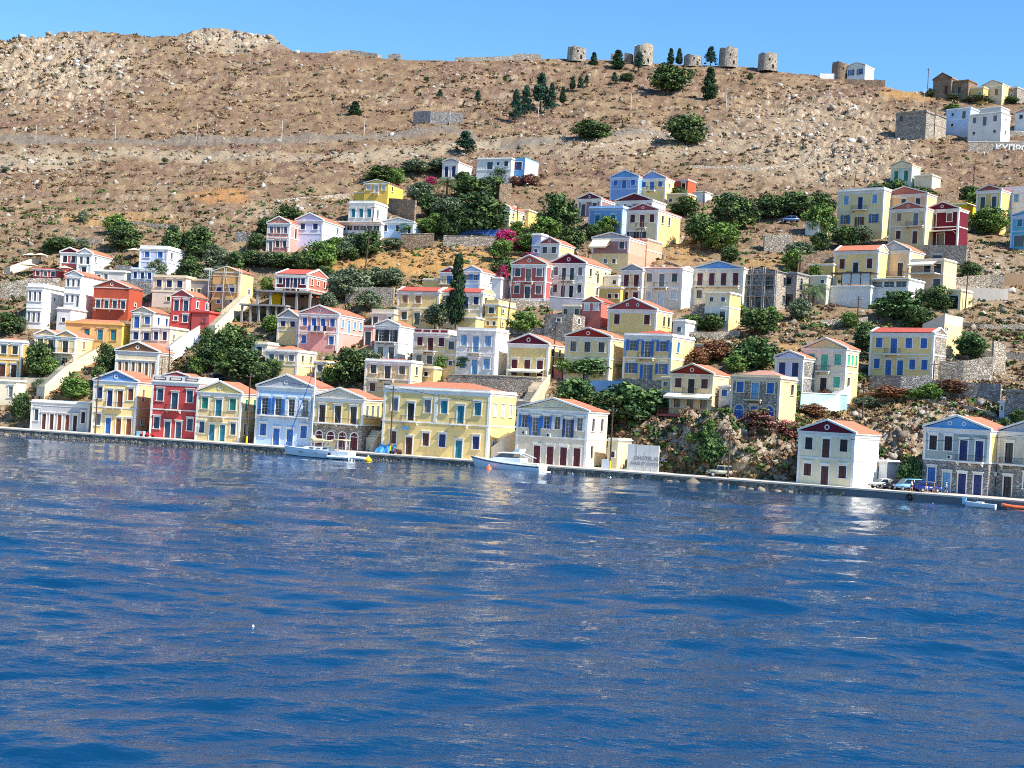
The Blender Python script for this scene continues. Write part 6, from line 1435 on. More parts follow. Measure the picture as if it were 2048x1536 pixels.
def cable(a, b, sag, label):
    m = MB(); pts = [a.lerp(b, i / 16) - Vector((0, 0, sag * 4 * (i / 16) * (1 - i / 16))) for i in range(17)]
    m.tube([tuple(p - a) for p in pts], .03, 4); tag(m.build('cable', IRON, None, a), label, 'cable', 'overhead cables')
qt = [t for u, t in tops if u in (170, 474, 762, 1205, 1443)]
for i, (a, b) in enumerate(zip(qt[:-1], qt[1:])): cable(a, b, 1.2, 'overhead cable spanning ' + ['the quay between the blue pediment house and the teal door house', 'the pale blue house and the stone arcade', 'the front of the large yellow mansion', 'the cliff right of the graffiti wall'][i])
cable(PV(1590, 868, 232), PV(2070, 868, 190), 1.0, 'overhead cable crossing the fronts of the white and stone houses on the right quay')

# ------------------------------------------------------------ boats and buoys
gel = plain('gelcoat', (232, 236, 240), .25, .04); navyp = plain('navy_paint', (28, 40, 66), .3); steel = plain('steel', (180, 184, 188), .3, .05, .8); canvas = plain('sail_canvas', (226, 204, 160), .85)
def hull(L, B, D, sheer=.35, bowrake=.9, sec=14, fine=.5, transom=.8, draft=.25):
    """hull with the bow at -x; deck at z=D"""
    m = MB(); st = []
    for i in range(sec + 1):
        t = i / sec; x = -L / 2 + L * t
        b = B / 2 * (math.sin(min(1, t / .55) * math.pi / 2) ** .75) * (1 if t < .55 else 1 - (1 - transom) * ((t - .55) / .45) ** 1.6)
        zd = D + sheer * (1 - t) ** 2; rk = bowrake * (1 - t) ** 3
        st.append([(x + rk * 0, b, zd), (x + rk * .25, b * .96, zd * .6), (x + rk * .7, b * .78, .0), (x + rk, b * .35, -draft * .8), (x + rk, 0, -draft)])
    k = 5
    for s_ in st: m.v += s_ + [(x, -y, z) for x, y, z in s_[:-1]][::-1]
    n = 9
    for i in range(sec):
        for j in range(n - 1): m.f.append((i * n + j, (i + 1) * n + j, (i + 1) * n + j + 1, i * n + j + 1))
    for i in range(sec): m.f.append((i * n, i * n + 8, (i + 1) * n + 8, (i + 1) * n))
    m.f.append(tuple(sec * n + j for j in range(n)))
    return m, st
def waterpt(u, v, off=0):
    d = dirs(float(u), float(v)); Y = -HC / d[2]; return Vector((float(d[0] * Y), float(Y), 0))
def qyaw(u): a, b = edge(u - 15), edge(u + 15); return yaw_to(a, b)
# sailing yacht
c = edge(650, -2.6, 0); c.z = 0; sc_ = F / c.y; Lb = 140 / (sc_ * math.cos(R(25)))
sy = empty('sailing_yacht', c, qyaw(650), 'white sailing yacht with a cream sail cover moored at the quay', 'sailing yacht')
m, st = hull(Lb, 3.7, 1.25, .35, .5); m.build('hull', gel, sy)
m = MB()
for s_ in (-1, 1):
    for i in range(13): a, b = st[i], st[i + 1]; m.hexa([(a[2][0], s_ * (a[2][1] + .02), -.02), (b[2][0], s_ * (b[2][1] + .02), -.02), (b[2][0], s_ * (b[2][1] - .05), -.02), (a[2][0], s_ * (a[2][1] - .05), -.02), (a[2][0], s_ * (a[2][1] + .05), .2), (b[2][0], s_ * (b[2][1] + .05), .2), (b[2][0], s_ * b[2][1] - .05 * s_, .2), (a[2][0], s_ * a[2][1] - .05 * s_, .2)])
m.build('waterline_stripe', navyp, sy)
m = MB(); m.hexa([(-Lb * .22, -.9, 1.35), (Lb * .2, -1.2, 1.3), (Lb * .2, 1.2, 1.3), (-Lb * .22, .9, 1.35), (-Lb * .16, -.7, 1.72), (Lb * .18, -1.0, 1.85), (Lb * .18, 1.0, 1.85), (-Lb * .16, .7, 1.72)]); cb = m.build('cabin', gel, sy)
for x in (-.08, .02, .12): m = MB(); m.box(Lb * x, Lb * x + .8, -1.16, -1.0, 1.48, 1.66); m.build('window', glass(), cb)
for x in (-.2, .02): m = MB(); m.box(Lb * x, Lb * x + .7, -1.86, -1.7, .72, .86); m.build('porthole', glass(), sy)
mx = -Lb * .1; mh = 184 / sc_
m = MB(); m.bar((mx, 0, 1.3), (mx, 0, mh), .11, .08, 8); ms = m.build('mast', gel, sy)
m = MB(); m.box(mx - .04, mx + .04, -1.1, 1.1, mh * .62, mh * .62 + .06); m.build('spreader', steel, ms)
m = MB(); bl = Lb * .36; m.bar((mx, 0, 2.5), (mx + bl, 0, 2.75), .08); m.build('boom', steel, sy)
m = MB(); pr = [(mx + .05, .5), (mx + .6, .42), (mx + bl * .5, .26), (mx + bl, .14)]
for (x0, r0), (x1, r1) in zip(pr[:-1], pr[1:]): m.bar((x0, 0, 2.75 + (.5 if x0 < mx + .3 else 0)), (x1, 0, 2.9), r0, r1, 10)
m.build('sail_cover', canvas, sy)
m = MB(); m.bar((-Lb * .48, 0, 1.7), (mx, 0, mh), .09, .05); m.build('furled_jib', plain('jib_blue', (40, 90, 160), .7), sy)
m = MB(); m.bar((Lb * .48, 0, 1.3), (mx, 0, mh), .02); m.bar((mx, -1.7, 1.3), (mx, -1.1, mh * .62), .02); m.bar((mx, -1.1, mh * .62), (mx, 0, mh), .02); m.bar((mx, 1.7, 1.3), (mx, 1.1, mh * .62), .02); m.bar((mx, 1.1, mh * .62), (mx, 0, mh), .02); m.build('rigging', steel, sy)
m = MB(); m.box(Lb * .24, Lb * .42, -1.3, 1.3, 3.1, 3.25)
m.build('bimini', canvas, sy)
m = MB(); m.hexa([(Lb * .13, -1.1, 1.86), (Lb * .2, -1.2, 1.86), (Lb * .2, 1.2, 1.86), (Lb * .13, 1.1, 1.86), (Lb * .16, -1.0, 2.7), (Lb * .21, -1.1, 2.75), (Lb * .21, 1.1, 2.75), (Lb * .16, 1.0, 2.7)]); m.build('sprayhood', canvas, sy)
for x in (.25, .33, .41):
    for y in (-1.25, 1.25): m = MB(); m.bar((Lb * x, y, 1.2), (Lb * x, y, 3.1), .025); m.build('bimini_leg', steel, sy)
m = MB()
for s_ in (-1, 1):
    pts = [(st[i][0][0], s_ * st[i][0][1] * .95, st[i][0][2] + .62) for i in range(1, 14)]; m.tube(pts, .015, 4)
    for p in pts: m.bar((p[0], p[1], p[2] - .62), p, .015, k=4)
m.build('guardrail', steel, sy)
# motor yacht
c = edge(1026, -2.7, 0); c.z = 0; sc_ = F / c.y; Lb = 150 / (sc_ * math.cos(R(27)))
my = empty('motor_yacht', c, qyaw(1026), 'white motor yacht with a blue-shaded hull and hardtop moored at the quay', 'motor yacht')
m, st = hull(Lb * .94, 3.9, 1.2, .9, 1.4, transom=.92); m.build('hull', gel, my)
m = MB()
for s_ in (-1, 1):
    for i in range(14): a, b = st[i], st[i + 1]; f_ = lambda q, z: (q[0] + 0, s_ * (q[1] + .03), z); m.quad((a[0][0], s_ * (a[0][1] + .03), a[0][2] - .25), (b[0][0], s_ * (b[0][1] + .03), b[0][2] - .25), (b[0][0], s_ * (b[0][1] + .035), b[0][2] - .12), (a[0][0], s_ * (a[0][1] + .035), a[0][2] - .12))
m.build('sheer_stripe', navyp, my)
m = MB(); m.hexa([(-Lb * .26, -1.2, 1.5), (Lb * .22, -1.6, 1.2), (Lb * .22, 1.6, 1.2), (-Lb * .26, 1.2, 1.5), (-Lb * .12, -1.1, 2.2), (Lb * .22, -1.45, 2.2), (Lb * .22, 1.45, 2.2), (-Lb * .12, 1.1, 2.2)]); m.build('cabin', gel, my)
m = MB(); m.hexa([(-Lb * .12, -1.08, 2.21), (Lb * .12, -1.3, 2.21), (Lb * .12, 1.3, 2.21), (-Lb * .12, 1.08, 2.21), (-Lb * .05, -1.0, 2.8), (Lb * .13, -1.2, 2.85), (Lb * .13, 1.2, 2.85), (-Lb * .05, 1.0, 2.8)]); m.build('windscreen', glass('yacht_glass', (90, 90, 84)), my)
m = MB(); m.hexa([(-Lb * .1, -1.2, 2.86), (Lb * .2, -1.4, 2.9), (Lb * .2, 1.4, 2.9), (-Lb * .1, 1.2, 2.86), (-Lb * .06, -1.1, 3.02), (Lb * .18, -1.3, 3.1), (Lb * .18, 1.3, 3.1), (-Lb * .06, 1.1, 3.02)]); m.build('hardtop', gel, my)
m = MB(); m.prism([(Lb * .1, 3.08), (Lb * .19, 3.08), (Lb * .2, 3.7), (Lb * .15, 3.6)], (-1.2, 1.2)); m.build('radar_arch', gel, my)
m = MB(); m.bar((Lb * .2, -1.2, 2.9), (Lb * .34, -1.2, 2.3), .06); m.bar((Lb * .2, 1.2, 2.9), (Lb * .34, 1.2, 2.3), .06); m.build('strut', gel, my)
m = MB(); m.box(Lb * .24, Lb * .44, -1.5, 1.5, 1.21, 1.55); m.build('cockpit_seat', cloth, my)
m = MB(); m.box(Lb * .47, Lb * .53, -1.4, 1.4, .25, .4); m.build('bathing_platform', gel, my)
m = MB(); m.bar((Lb * .42, -1.2, 1.2), (Lb * .52, -1.9, 2.0), .05); m.build('gangway', gel, my)
m = MB()
for s_ in (-1, 1):
    pts = [(st[i][0][0], s_ * st[i][0][1] * .93, st[i][0][2] + .5) for i in range(0, 7)]; m.tube(pts, .015, 4)
    for p in pts: m.bar((p[0], p[1], p[2] - .5), p, .015, k=4)
m.build('guardrail', steel, my)
# inflatables and small boats
def rib(c, yaw, L, col, label, nm='inflatable_dinghy', motor=True):
    o = empty(nm, c, yaw, label, 'dinghy' if nm == 'inflatable_dinghy' else 'boat'); m = MB(); r_ = .24
    path = [(L / 2, -.75, .3), (-L * .1, -.75, .32), (-L * .35, -.55, .38), (-L / 2, 0, .5), (-L * .35, .55, .38), (-L * .1, .75, .32), (L / 2, .75, .3)]
    m.tube(path, r_, 10); m.build('tube', col, o); m = MB(); m.hexa([(-L * .3, -.4, .0), (L * .45, -.6, -.02), (L * .45, .6, -.02), (-L * .3, .4, 0), (-L * .3, -.4, .2), (L * .45, -.6, .2), (L * .45, .6, .2), (-L * .3, .4, .2)]); m.build('floor', gel, o)
    m = MB(); m.box(L * .05, L * .16, -.6, .6, .3, .5); m.build('seat', plain('seat_grey', (120, 124, 130), .7), o)
    if motor: m = MB(); m.hexa([(L * .46, -.18, .1), (L * .46 + .35, -.18, .1), (L * .46 + .35, .18, .1), (L * .46, .18, .1), (L * .46 - .1, -.16, .95), (L * .46 + .35, -.16, .9), (L * .46 + .35, .16, .9), (L * .46 - .1, .16, .95)]); m.build('outboard_motor', plain('motor', (40, 42, 48), .4), o)
    return o
p = edge(702, -4.2, 0.05); rib(p, qyaw(700) + math.pi, 3.6, gel, 'white inflatable dinghy tied beside the stern of the sailing yacht')
p = edge(732, -2.6, 0.05); rib(p, qyaw(730), 3.2, plain('white_rubber', (240, 240, 240), .5), 'small white inflatable between the yacht stern and the yellow buoy', motor=False)
p = edge(2040, -2.2, 0.05); rib(p, qyaw(2030), 3.6, plain('orange_rubber', (236, 110, 60), .5), 'bright orange inflatable boat at the right edge of the water')
c = edge(1966, -2.0, 0); c.z = 0; sb = empty('small_motorboat', c, qyaw(1960), 'small white open motorboat with a pale blue outboard moored below the stone house', 'motorboat')
m, st = hull(4.4, 1.6, .5, .2, .4); m.build('hull', gel, sb); m = MB(); m.box(-.3, .5, -.6, .6, .51, .72); m.build('seat', gel, sb)
m = MB(); m.hexa([(-2.3, -.16, .2), (-1.9, -.16, .2), (-1.9, .16, .2), (-2.3, .16, .2), (-2.4, -.14, 1.2), (-1.8, -.14, 1.1), (-1.8, .14, 1.1), (-2.4, .14, 1.2)]); m.build('outboard_motor', plain('pale_blue_motor', (150, 200, 224), .4), sb)
m = MB(); m.bar((-.5, -.6, .5), (-.5, -.6, 1.3), .03); m.bar((-.5, .6, .5), (-.5, .6, 1.3), .03); m.bar((-.5, -.6, 1.3), (-.5, .6, 1.3), .03); m.build('handrail', steel, sb)
def buoy(u, off, r_, col, label, cone=False):
    p = edge(u, -off, 0); o = empty('mooring_buoy', Vector((p.x, p.y, 0)), 0, label, 'buoy', 'mooring buoys'); m = MB()
    if cone: m.lathe([(r_ * .6, -.2), (r_, .0), (r_ * .95, r_ * .5), (r_ * .35, r_ * 1.2), (r_ * .15, r_ * 1.3)], k=14)
    else: m.lathe([(r_ * .3, -r_ * .7), (r_ * .8, -r_ * .4), (r_, 0), (r_ * .85, r_ * .5), (r_ * .5, r_ * .85), (r_ * .1, r_)], k=14)
    m.build('float', col, o, smooth=True); m = MB(); m.bar((0, 0, r_ * .9), (0, 0, r_ * 1.6), r_ * .14); m.build('ring_post', gel, o)
yl = plain('yellow_float', (250, 200, 30), .4); og = plain('orange_float', (240, 110, 50), .4); bl_ = plain('blue_float', (50, 90, 180), .4)
buoy(753, 3.0, .6, yl, 'bright yellow buoy beside the dinghies', True); buoy(1004, 5.2, .62, og, 'orange buoy in front of the motor yacht hull', True); buoy(949, 2.0, .42, gel, 'white oval fender buoy at the motor yacht bow')
buoy(1150, 1.2, .3, bl_, 'small blue buoy right of the motor yacht'); buoy(1228, 1.6, .25, gel, 'small white buoy below the graffiti wall'); buoy(1880, 4.0, .12, gel, 'tiny white float far out before the stone house'); 
for (u, v, l) in [(506, 1254, 'white net float alone in open water, highest of the four'), (253, 1453, 'white net float in open water near the bottom left'), (314, 1477, 'tiny white net float low in the water at the left'), (371, 1520, 'white net float lowest in the picture')]:
    p = waterpt(u, v); m = MB(); m.lathe([(.02, -.05), (.05, -.02), (.06, .03), (.04, .08), (.01, .1)], k=10); tag(m.build('net_float', gel, None, p, smooth=True), l, 'float', 'white net floats')

# boulders and tyres along the quay foot
lime = MATS.get('x') or bpy.data.materials['limestone']
iv_, if_ = ico(); rb = np.random.default_rng(4)
names_b = []
for i, (u, r_) in enumerate([(1262, .7), (1283, .8), (1300, .6), (1318, .9), (1337, 1.2), (1352, .9), (1384, 1.5), (1408, .7), (1436, 1.3), (1460, .8), (1478, 1.0), (1500, .7), (1525, 1.1), (1548, .8), (1580, .6), (18, .8), (44, .7)]):
    v_ = iv_ * rb.uniform(.6, 1.2, (len(iv_), 3)) * np.array([r_ * 1.2, r_ * .9, r_ * .75]); me = npmesh('boulder', v_, if_, lime, False, np.tile(np.array(lin((168, 156, 138))) * rb.uniform(.4, .9), (len(iv_), 1)))
    p = edge(u + rb.uniform(-6, 6), -r_ * rb.uniform(-.3, .3), -.2); o = link('boulder', me, None, p, rb.uniform(0, 6))
    tag(o, None, 'boulder', 'boulders at the foot of the quay'); o['label'] = 'pale boulder at the quay foot, ' + ['left of the riprap start', 'second of the riprap', 'third of the riprap', 'fourth of the riprap', 'large fifth of the riprap', 'sixth of the riprap', 'largest triangular one', 'small one right of the largest', 'broad one below the jeep', 'small one right of the jeep', 'round one past the jeep', 'small one under the rocky slope', 'broad one under the rocky slope', 'last but one before the stone masonry', 'last before the stone masonry', 'far left edge one', 'one beside the low grey house'][i]
for u in (1820, ):
    p = edge(u, -.12, .55); m = MB(); n = 16
    for i in range(n):
        a, b = 2 * math.pi * i / n, 2 * math.pi * (i + 1) / n; m.bar((.38 * math.cos(a), 0, .38 * math.sin(a)), (.38 * math.cos(b), 0, .38 * math.sin(b)), .15, k=8)
    tag(m.build('tyre_fender', plain('rubber', (22, 22, 24), .8), None, p, qyaw(u)), 'black tyre fender hanging on the dark quay wall', 'tyre')

# ------------------------------------------------------------ cars
def car(p, yaw, col, label, kind='hatch', L=3.9, Wd=1.65, Hh=1.5):
    o = empty('parked_car', p, yaw, label, 'car', 'parked cars'); h = Wd / 2
    # side profile (x forward = -x end is the bonnet)
    if kind == 'van': body = [(-L / 2, .35), (-L / 2, .75), (-L / 2 + .7, .98), (L / 2, 1.0), (L / 2, .35)]; cab = [(-L / 2 + .65, .98), (-L / 2 + 1.35, Hh * 1.05), (L / 2 - .1, Hh * 1.1), (L / 2 - .02, .99)]
    elif kind == 'jeep': body = [(-L / 2, .45), (-L / 2, 1.0), (-L / 2 + 1.2, 1.08), (L / 2, 1.08), (L / 2, .45)]; cab = [(-L / 2 + 1.15, 1.08), (-L / 2 + 1.5, 1.78), (L / 2 - .1, 1.78), (L / 2 - .02, 1.08)]
    else: body = [(-L / 2, .32), (-L / 2 + .05, .7), (-L / 2 + .9, .92), (L / 2 - .05, .95), (L / 2, .35)]; cab = [(-L / 2 + .8, .9), (-L / 2 + 1.6, Hh - .05), (-L / 2 + 2.2, Hh), (L / 2 - .55, Hh - .06), (L / 2 - .06, .94)]
    import bmesh
    def solid(prof, w0, w1, mat, name, par):
        bm = bmesh.new(); zs = [z for _, z in prof]; zl, zh = min(zs), max(zs)
        f_ = lambda z: w0 + (w1 - w0) * ((z - zl) / (zh - zl) if zh > zl else 0)
        A = [bm.verts.new((x, -f_(z), z)) for x, z in prof]; B = [bm.verts.new((x, f_(z), z)) for x, z in prof]
        bm.faces.new(A); bm.faces.new(B[::-1]); n = len(prof)
        for i in range(n): j = (i + 1) % n; bm.faces.new((A[i], B[i], B[j], A[j]))
        bmesh.ops.recalc_face_normals(bm, faces=bm.faces); bmesh.ops.bevel(bm, geom=bm.edges[:], offset=.07, segments=2, affect='EDGES')
        me = bpy.data.meshes.new(name); bm.to_mesh(me); bm.free(); me.materials.append(mat); me.shade_smooth(); return link(name, me, par)
    b = solid(body, h, h * .97, col, 'body', o); solid(cab, h * .93, h * .76, col, 'roof', o)
    # glass, set just proud of the cabin
    zc = .98 if kind == 'hatch' else 1.1; zt_ = (Hh if kind == 'hatch' else max(z for _, z in cab)) - .12
    gx = plain('car_glass', (26, 34, 40), .1)
    def wedge(a, b_, w_): 
        m = MB(); (x0, z0), (x1, z1) = a, b_; d = Vector((x1 - x0, 0, z1 - z0)).normalized(); nn_ = Vector((-d.z, 0, d.x)); nn_ = nn_ if nn_.x * (-1 if x0 < 0 else 1) > 0 else -nn_
        p0 = Vector((x0, 0, z0)) + d * .1 + nn_ * .02; p1 = Vector((x1, 0, z1)) - d * .08 + nn_ * .02; k0, k1 = w_ * .84, w_ * .72
        m.hexa([(p0.x, -k0, p0.z), (p0.x, k0, p0.z), (p0.x - nn_.x * .05, k0, p0.z - nn_.z * .05), (p0.x - nn_.x * .05, -k0, p0.z - nn_.z * .05), (p1.x, -k1, p1.z), (p1.x, k1, p1.z), (p1.x - nn_.x * .05, k1, p1.z - nn_.z * .05), (p1.x - nn_.x * .05, -k1, p1.z - nn_.z * .05)]); return m
    wedge(cab[0], cab[1], h).build('windscreen', gx, o); wedge(cab[-1], cab[-2], h).build('rear_window', gx, o)
    for s_ in (-1, 1):
        xm = (cab[1][0] + cab[-2][0]) / 2
        for x0, x1, sl in ((cab[1][0] - .25, xm - .05, .35), (xm + .05, cab[-2][0] + .05, 0)):
            w0 = h * .92 + .015; w1 = h * .79 + .015; m = MB()
            m.hexa([(x0, s_ * (w0 - .03), zc), (x1, s_ * (w0 - .03), zc), (x1, s_ * w0, zc), (x0, s_ * w0, zc), (x0 + sl, s_ * (w1 - .03), zt_), (x1, s_ * (w1 - .03), zt_), (x1, s_ * w1, zt_), (x0 + sl, s_ * w1, zt_)]); m.build('side_window', gx, o)
        for x in (-L / 2 + .75, L / 2 - .75):
            r_ = .31 if kind != 'jeep' else .38; wh = MB(); wh.bar((0, -.1, 0), (0, .1, 0), r_, k=18); w_o = wh.build('wheel', plain('rubber', (22, 22, 24), .8), o, (x, s_ * (h - .08), r_)); rm = MB(); rm.bar((0, s_ * .1 + .0, 0), (0, s_ * .125, 0), r_ * .6, k=12); rm.build('rim', steel, w_o)
        m = MB(); m.box(-L / 2 - .02, -L / 2 + .12, s_ * (h - .3) - .17, s_ * (h - .3) + .17, .6, .76); m.build('headlight', plain('lamp_lens', (235, 235, 230), .15), o)
        m = MB(); m.box(L / 2 - .08, L / 2 + .03, s_ * (h - .22) - .12, s_ * (h - .22) + .12, .68, .88); m.build('tail_light', plain('red_lens', (170, 30, 30), .2), o)
    m = MB(); m.box(-L / 2 - .05, -L / 2 + .1, -h * .9, h * .9, .3, .5); m.build('bumper', plain('dark_plastic', (44, 46, 50), .6), o)
    m = MB(); m.box(-L / 2 - .065, -L / 2 - .052, -.26, .26, .36, .47); m.build('number_plate', plain('plate', (230, 230, 226), .5), o)
    return o
def paint(n, c): return plain(n, c, .22, .04)
def carat(u, back, yaw, *a, **k): return car(edge(u, back, 1.235), yaw, *a, **k)
qy = qyaw(1780)
carat(1743, 6.2, qy + .75, paint('silver_paint', (206, 208, 204)), 'silver-white small car, leftmost of the parked row')
carat(1768, 5.8, qy + .75, paint('black_paint', (40, 40, 46)), 'black small car, second of the parked row')
carat(1797, 5.2, qy + .75, paint('skyblue_paint', (120, 176, 206)), 'light blue van-like car, third of the parked row', kind='van', L=4.1, Hh=1.6)
carat(1836, 5.0, qy + .75 + math.pi, paint('navy_car_paint', (40, 62, 140)), 'dark blue hatchback seen from behind, rightmost of the parked row')
carat(1417, 5.0, qyaw(1417) + .55, paint('olive_paint', (150, 154, 136)), 'grey-green jeep parked alone below the cliff', kind='jeep', L=3.8)
p = snap(1580, 452); car(p + Vector((0, 0, .3)), qyaw(1580), paint('slateblue_paint', (100, 130, 180)), 'blue car parked high on the hillside road above the ruins', L=4.4)
def scooter(u, back, col, label):
    o = empty('scooter', edge(u, back, 1.235), qyaw(u) + .4, label, 'scooter', 'scooters on the quay')
    for x in (-.6, .6): m = MB(); m.bar((x, -.06, .26), (x, .06, .26), .26, k=14); m.build('wheel', plain('rubber', (22, 22, 24), .8), o)
    m = MB(); m.box(-.35, .3, -.16, .16, .26, .36); m.hexa([(.15, -.16, .36), (.85, -.14, .4), (.85, .14, .4), (.15, .16, .36), (.2, -.13, .72), (.8, -.12, .7), (.8, .12, .7), (.2, .13, .72)]); m.build('body', col, o)
    m = MB(); m.hexa([(-.5, -.2, .3), (-.36, -.2, .3), (-.36, .2, .3), (-.5, .2, .3), (-.42, -.14, .95), (-.3, -.14, .95), (-.3, .14, .95), (-.42, .14, .95)]); m.build('leg_shield', col, o)
    m = MB(); m.box(.18, .8, -.12, .12, .722, .82); m.build('seat', plain('rubber', (22, 22, 24), .8), o)
    m = MB(); m.bar((-.36, 0, .9), (-.32, 0, 1.05), .03); m.bar((-.32, -.32, 1.05), (-.32, .32, 1.05), .025); m.build('handlebar', IRON, o)
scooter(268, 3.2, paint('red_paint', (190, 40, 36)), 'red scooter before the yellow house with the blue pediment'); scooter(280, 2.8, paint('red_paint', (190, 40, 36)), 'red scooter just left of the dark red house'); scooter(778, 2.6, paint('dark_red_paint', (110, 40, 40)), 'dark scooter at the left foot of the large mansion'); scooter(770, 3.2, paint('black_paint', (40, 40, 46)), 'black scooter beside the blue tarpaulin')
m = MB(); m.box(-.7, .7, -.2, .2, 0, 1.5); tag(m.build('notice_board', plain('board_white', (214, 222, 226), .6), None, edge(1190, 4.6, 1.23), qyaw(1190)), 'white-blue cabinet against the cream wall left of the graffiti wall', 'cabinet')
m = MB(); m.box(-.7, .7, -.4, .4, 0, .9); tag(m.build('chest_freezer', plain('board_blue', (160, 200, 220), .6), None, edge(248, 5.2, 1.23), qyaw(248)), 'pale blue chest in front of the brown doors of the blue pediment house', 'chest')
def acunit(h, x, z, side=False):
    W_, L_, Z_ = dims(h); m = MB(); m.box(-.4, .4, -.34, -.02, 0, .6); o_ = m.build('air_conditioner', plain('ac_white', (220, 218, 210), .5), h[0], (W_, L_ * x, Z_ * z) if side else (W_ * x, 0, Z_ * z), R(90) if side else 0)
    m = MB(); m.bar((-.08, -.36, .3), (-.08, -.341, .3), .22, k=14); m.build('fan_grille', plain('dark_plastic', (44, 46, 50), .6), o_)
acunit(h13, .42, .52); acunit(h14, .5, .6, True); acunit(h44, .42, .78, True); acunit(h44, .9, .8, True); acunit(h8, .12, .52); acunit(h8, .47, .5); acunit(h71, .9, 1.1, True); acunit(h10, .25, .55, True); acunit(h13, .3, .3, True)
# solar heater on the hill roof and behind the quay
def solar(p, yaw, label):
    o = empty('solar_heater', p, yaw, label, 'solar heater', 'solar water heaters'); m = MB(); m.hexa([(-1, -1, 0), (1, -1, 0), (1, -.9, 0), (-1, -.9, 0), (-1, .6, 1.3), (1, .6, 1.3), (1, .7, 1.3), (-1, .7, 1.3)]); m.build('panel', plain('solar_panel', (24, 30, 44), .2), o)
    m = MB(); m.bar((-1, .8, 1.5), (1, .8, 1.5), .3, k=12); m.build('tank', steel, o); m = MB(); m.bar((-.9, .8, -.6), (-.9, .8, 1.2), .04); m.bar((.9, .8, -.6), (.9, .8, 1.2), .04); m.bar((-.9, -.9, -.6), (-.9, -.9, .1), .04); m.bar((.9, -.9, -.6), (.9, -.9, .1), .04); m.build('stand', steel, o)
solar(PV(437, 762, Yt(437, 760)), .3, 'black solar heater panels above the yellow house with teal doors'); solar(PV(1874, 522, Yt(1874, 522)), -.4, 'small solar heater below the dark maroon house'); 
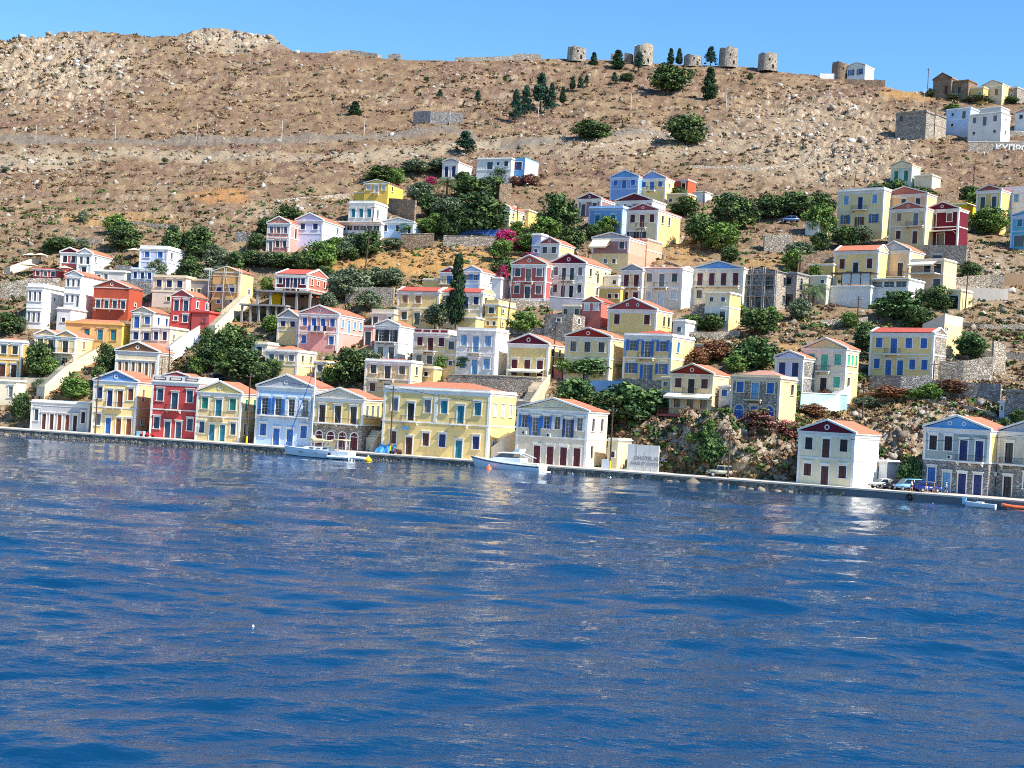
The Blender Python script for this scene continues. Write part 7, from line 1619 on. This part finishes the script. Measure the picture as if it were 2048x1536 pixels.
# people on the quay
def person(p, yaw, h_, top, bot, label, arms=((.22, .05, .62), (-.22, -.05, .62)), hat=None, stride=.12, hair=(40, 30, 24), skin=(196, 146, 116)):
    o = empty('person', p, yaw, label, 'person', 'people walking on the quay')
    J = {'pel': ((0, 0, .52), .085), 'sp': ((0, 0, .64), .08), 'ch': ((0, 0, .76), .095), 'nk': ((0, -.005, .855), .035), 'hd': ((0, -.015, .9), .052), 'tp': ((0, -.012, .955), .052)}
    E = [('pel', 'sp'), ('sp', 'ch'), ('ch', 'nk'), ('nk', 'hd'), ('hd', 'tp')]
    for s_, nm in ((1, 'l'), (-1, 'r')):
        st_ = stride * s_; ar = arms[0 if s_ > 0 else 1]
        J['hp' + nm] = ((.055 * s_, 0, .49), .06); J['kn' + nm] = ((.06 * s_, -st_ * .45 - .01, .27), .038); J['an' + nm] = ((.06 * s_, -st_ * .8, .045), .022); J['ft' + nm] = ((.065 * s_, -st_ * .8 - .085, .02), .018)
        J['sh' + nm] = ((.115 * s_, 0, .8), .04); J['el' + nm] = ((.16 * s_, .02 - st_ * -.3, .63), .027); J['wr' + nm] = ((ar[0] * .8, ar[1] - .03, ar[2] - .13), .018); J['hn' + nm] = ((ar[0] * .82, ar[1] - .05, ar[2] - .185), .02)
        E += [('pel', 'hp' + nm), ('hp' + nm, 'kn' + nm), ('kn' + nm, 'an' + nm), ('an' + nm, 'ft' + nm), ('ch', 'sh' + nm), ('sh' + nm, 'el' + nm), ('el' + nm, 'wr' + nm), ('wr' + nm, 'hn' + nm)]
    def skn(keys, grow, mat, name, cut=None):
        ks = [k for k in J if k in keys]; me = bpy.data.meshes.new(name); pts = {}
        for k in ks: pts[k] = Vector(J[k][0])
        if cut:
            for k, (a_, b_, t_) in cut.items(): pts[k] = Vector(J[a_][0]).lerp(Vector(J[b_][0]), t_)
        me.from_pydata([tuple(pts[k] * h_) for k in ks], [(ks.index(a_), ks.index(b_)) for a_, b_ in E if a_ in ks and b_ in ks], [])
        ob = link(name, me, o); me.materials.append(mat); md = ob.modifiers.new('skin', 'SKIN'); md.use_smooth_shade = True
        for i, k in enumerate(ks): r_ = J[k][1] * h_ * grow; me.skin_vertices[0].data[i].radius = (r_, r_ * .85); me.skin_vertices[0].data[i].use_root = (k == 'pel')
        ob.modifiers.new('sub', 'SUBSURF').levels = 1; ob.modifiers['sub'].render_levels = 1
        dg = bpy.context.evaluated_depsgraph_get(); nm_ = bpy.data.meshes.new_from_object(ob.evaluated_get(dg)); ob.modifiers.clear(); ob.data = nm_; return ob
    sk = plain('skin%d%d' % (skin[0], skin[1]), skin, .6); skn(set(J), 1, sk, 'body')
    skn({'sp', 'ch', 'shl', 'shr', 'ell', 'elr', 'pel'}, 1.16, top, 'shirt', {'ell': ('shl', 'ell', .6), 'elr': ('shr', 'elr', .6)})
    skn({'pel', 'hpl', 'hpr', 'knl', 'knr'}, 1.14, bot, 'shorts', {'knl': ('hpl', 'knl', .7), 'knr': ('hpr', 'knr', .7)})
    m = MB(); m.lathe([(.056, 0), (.058, .02), (.05, .045), (.025, .06), (.004, .064)], (0, .004, .925), 12); 
    if hat: m.box(-.05, .05, -.1, -.03, .93, .94)
    m.v = [(x * h_, y * h_, z * h_) for x, y, z in m.v]; m.build('hat' if hat else 'hair', hat or plain('hair', hair, .8), o, smooth=True)
    m = MB(); m.box(-.008, .008, -.078, -.06, .905, .925); m.v = [(x * h_, y * h_, z * h_) for x, y, z in m.v]; m.build('nose', sk, o)
bk = plain('black_cloth', (26, 26, 30), .9); wc = plain('white_cloth', (236, 236, 236), .9); gc = plain('grey_cloth', (90, 70, 70), .9); pk = plain('pale_cloth', (220, 190, 180), .9)
q_ = qyaw(1860)
person(edge(1813, 2.6, 1.235), q_ + 1.6, 1.7, wc, bk, 'person in a white top walking beside the light blue parked car')
person(edge(1845, 1.8, 1.235), q_ + 1.5, 1.6, bk, wc, 'person in white shorts leaning beside the dark blue hatchback', stride=.2)
person(edge(1859, 2.2, 1.235), q_ - 1.5, 1.75, bk, gc, 'person in a black top and grey shorts left of the first blue door')
person(edge(1885, 1.8, 1.235), q_ - 1.4, 1.72, wc, bk, 'person in a white cap and white shirt before the light blue door', hat=wc, stride=.16)
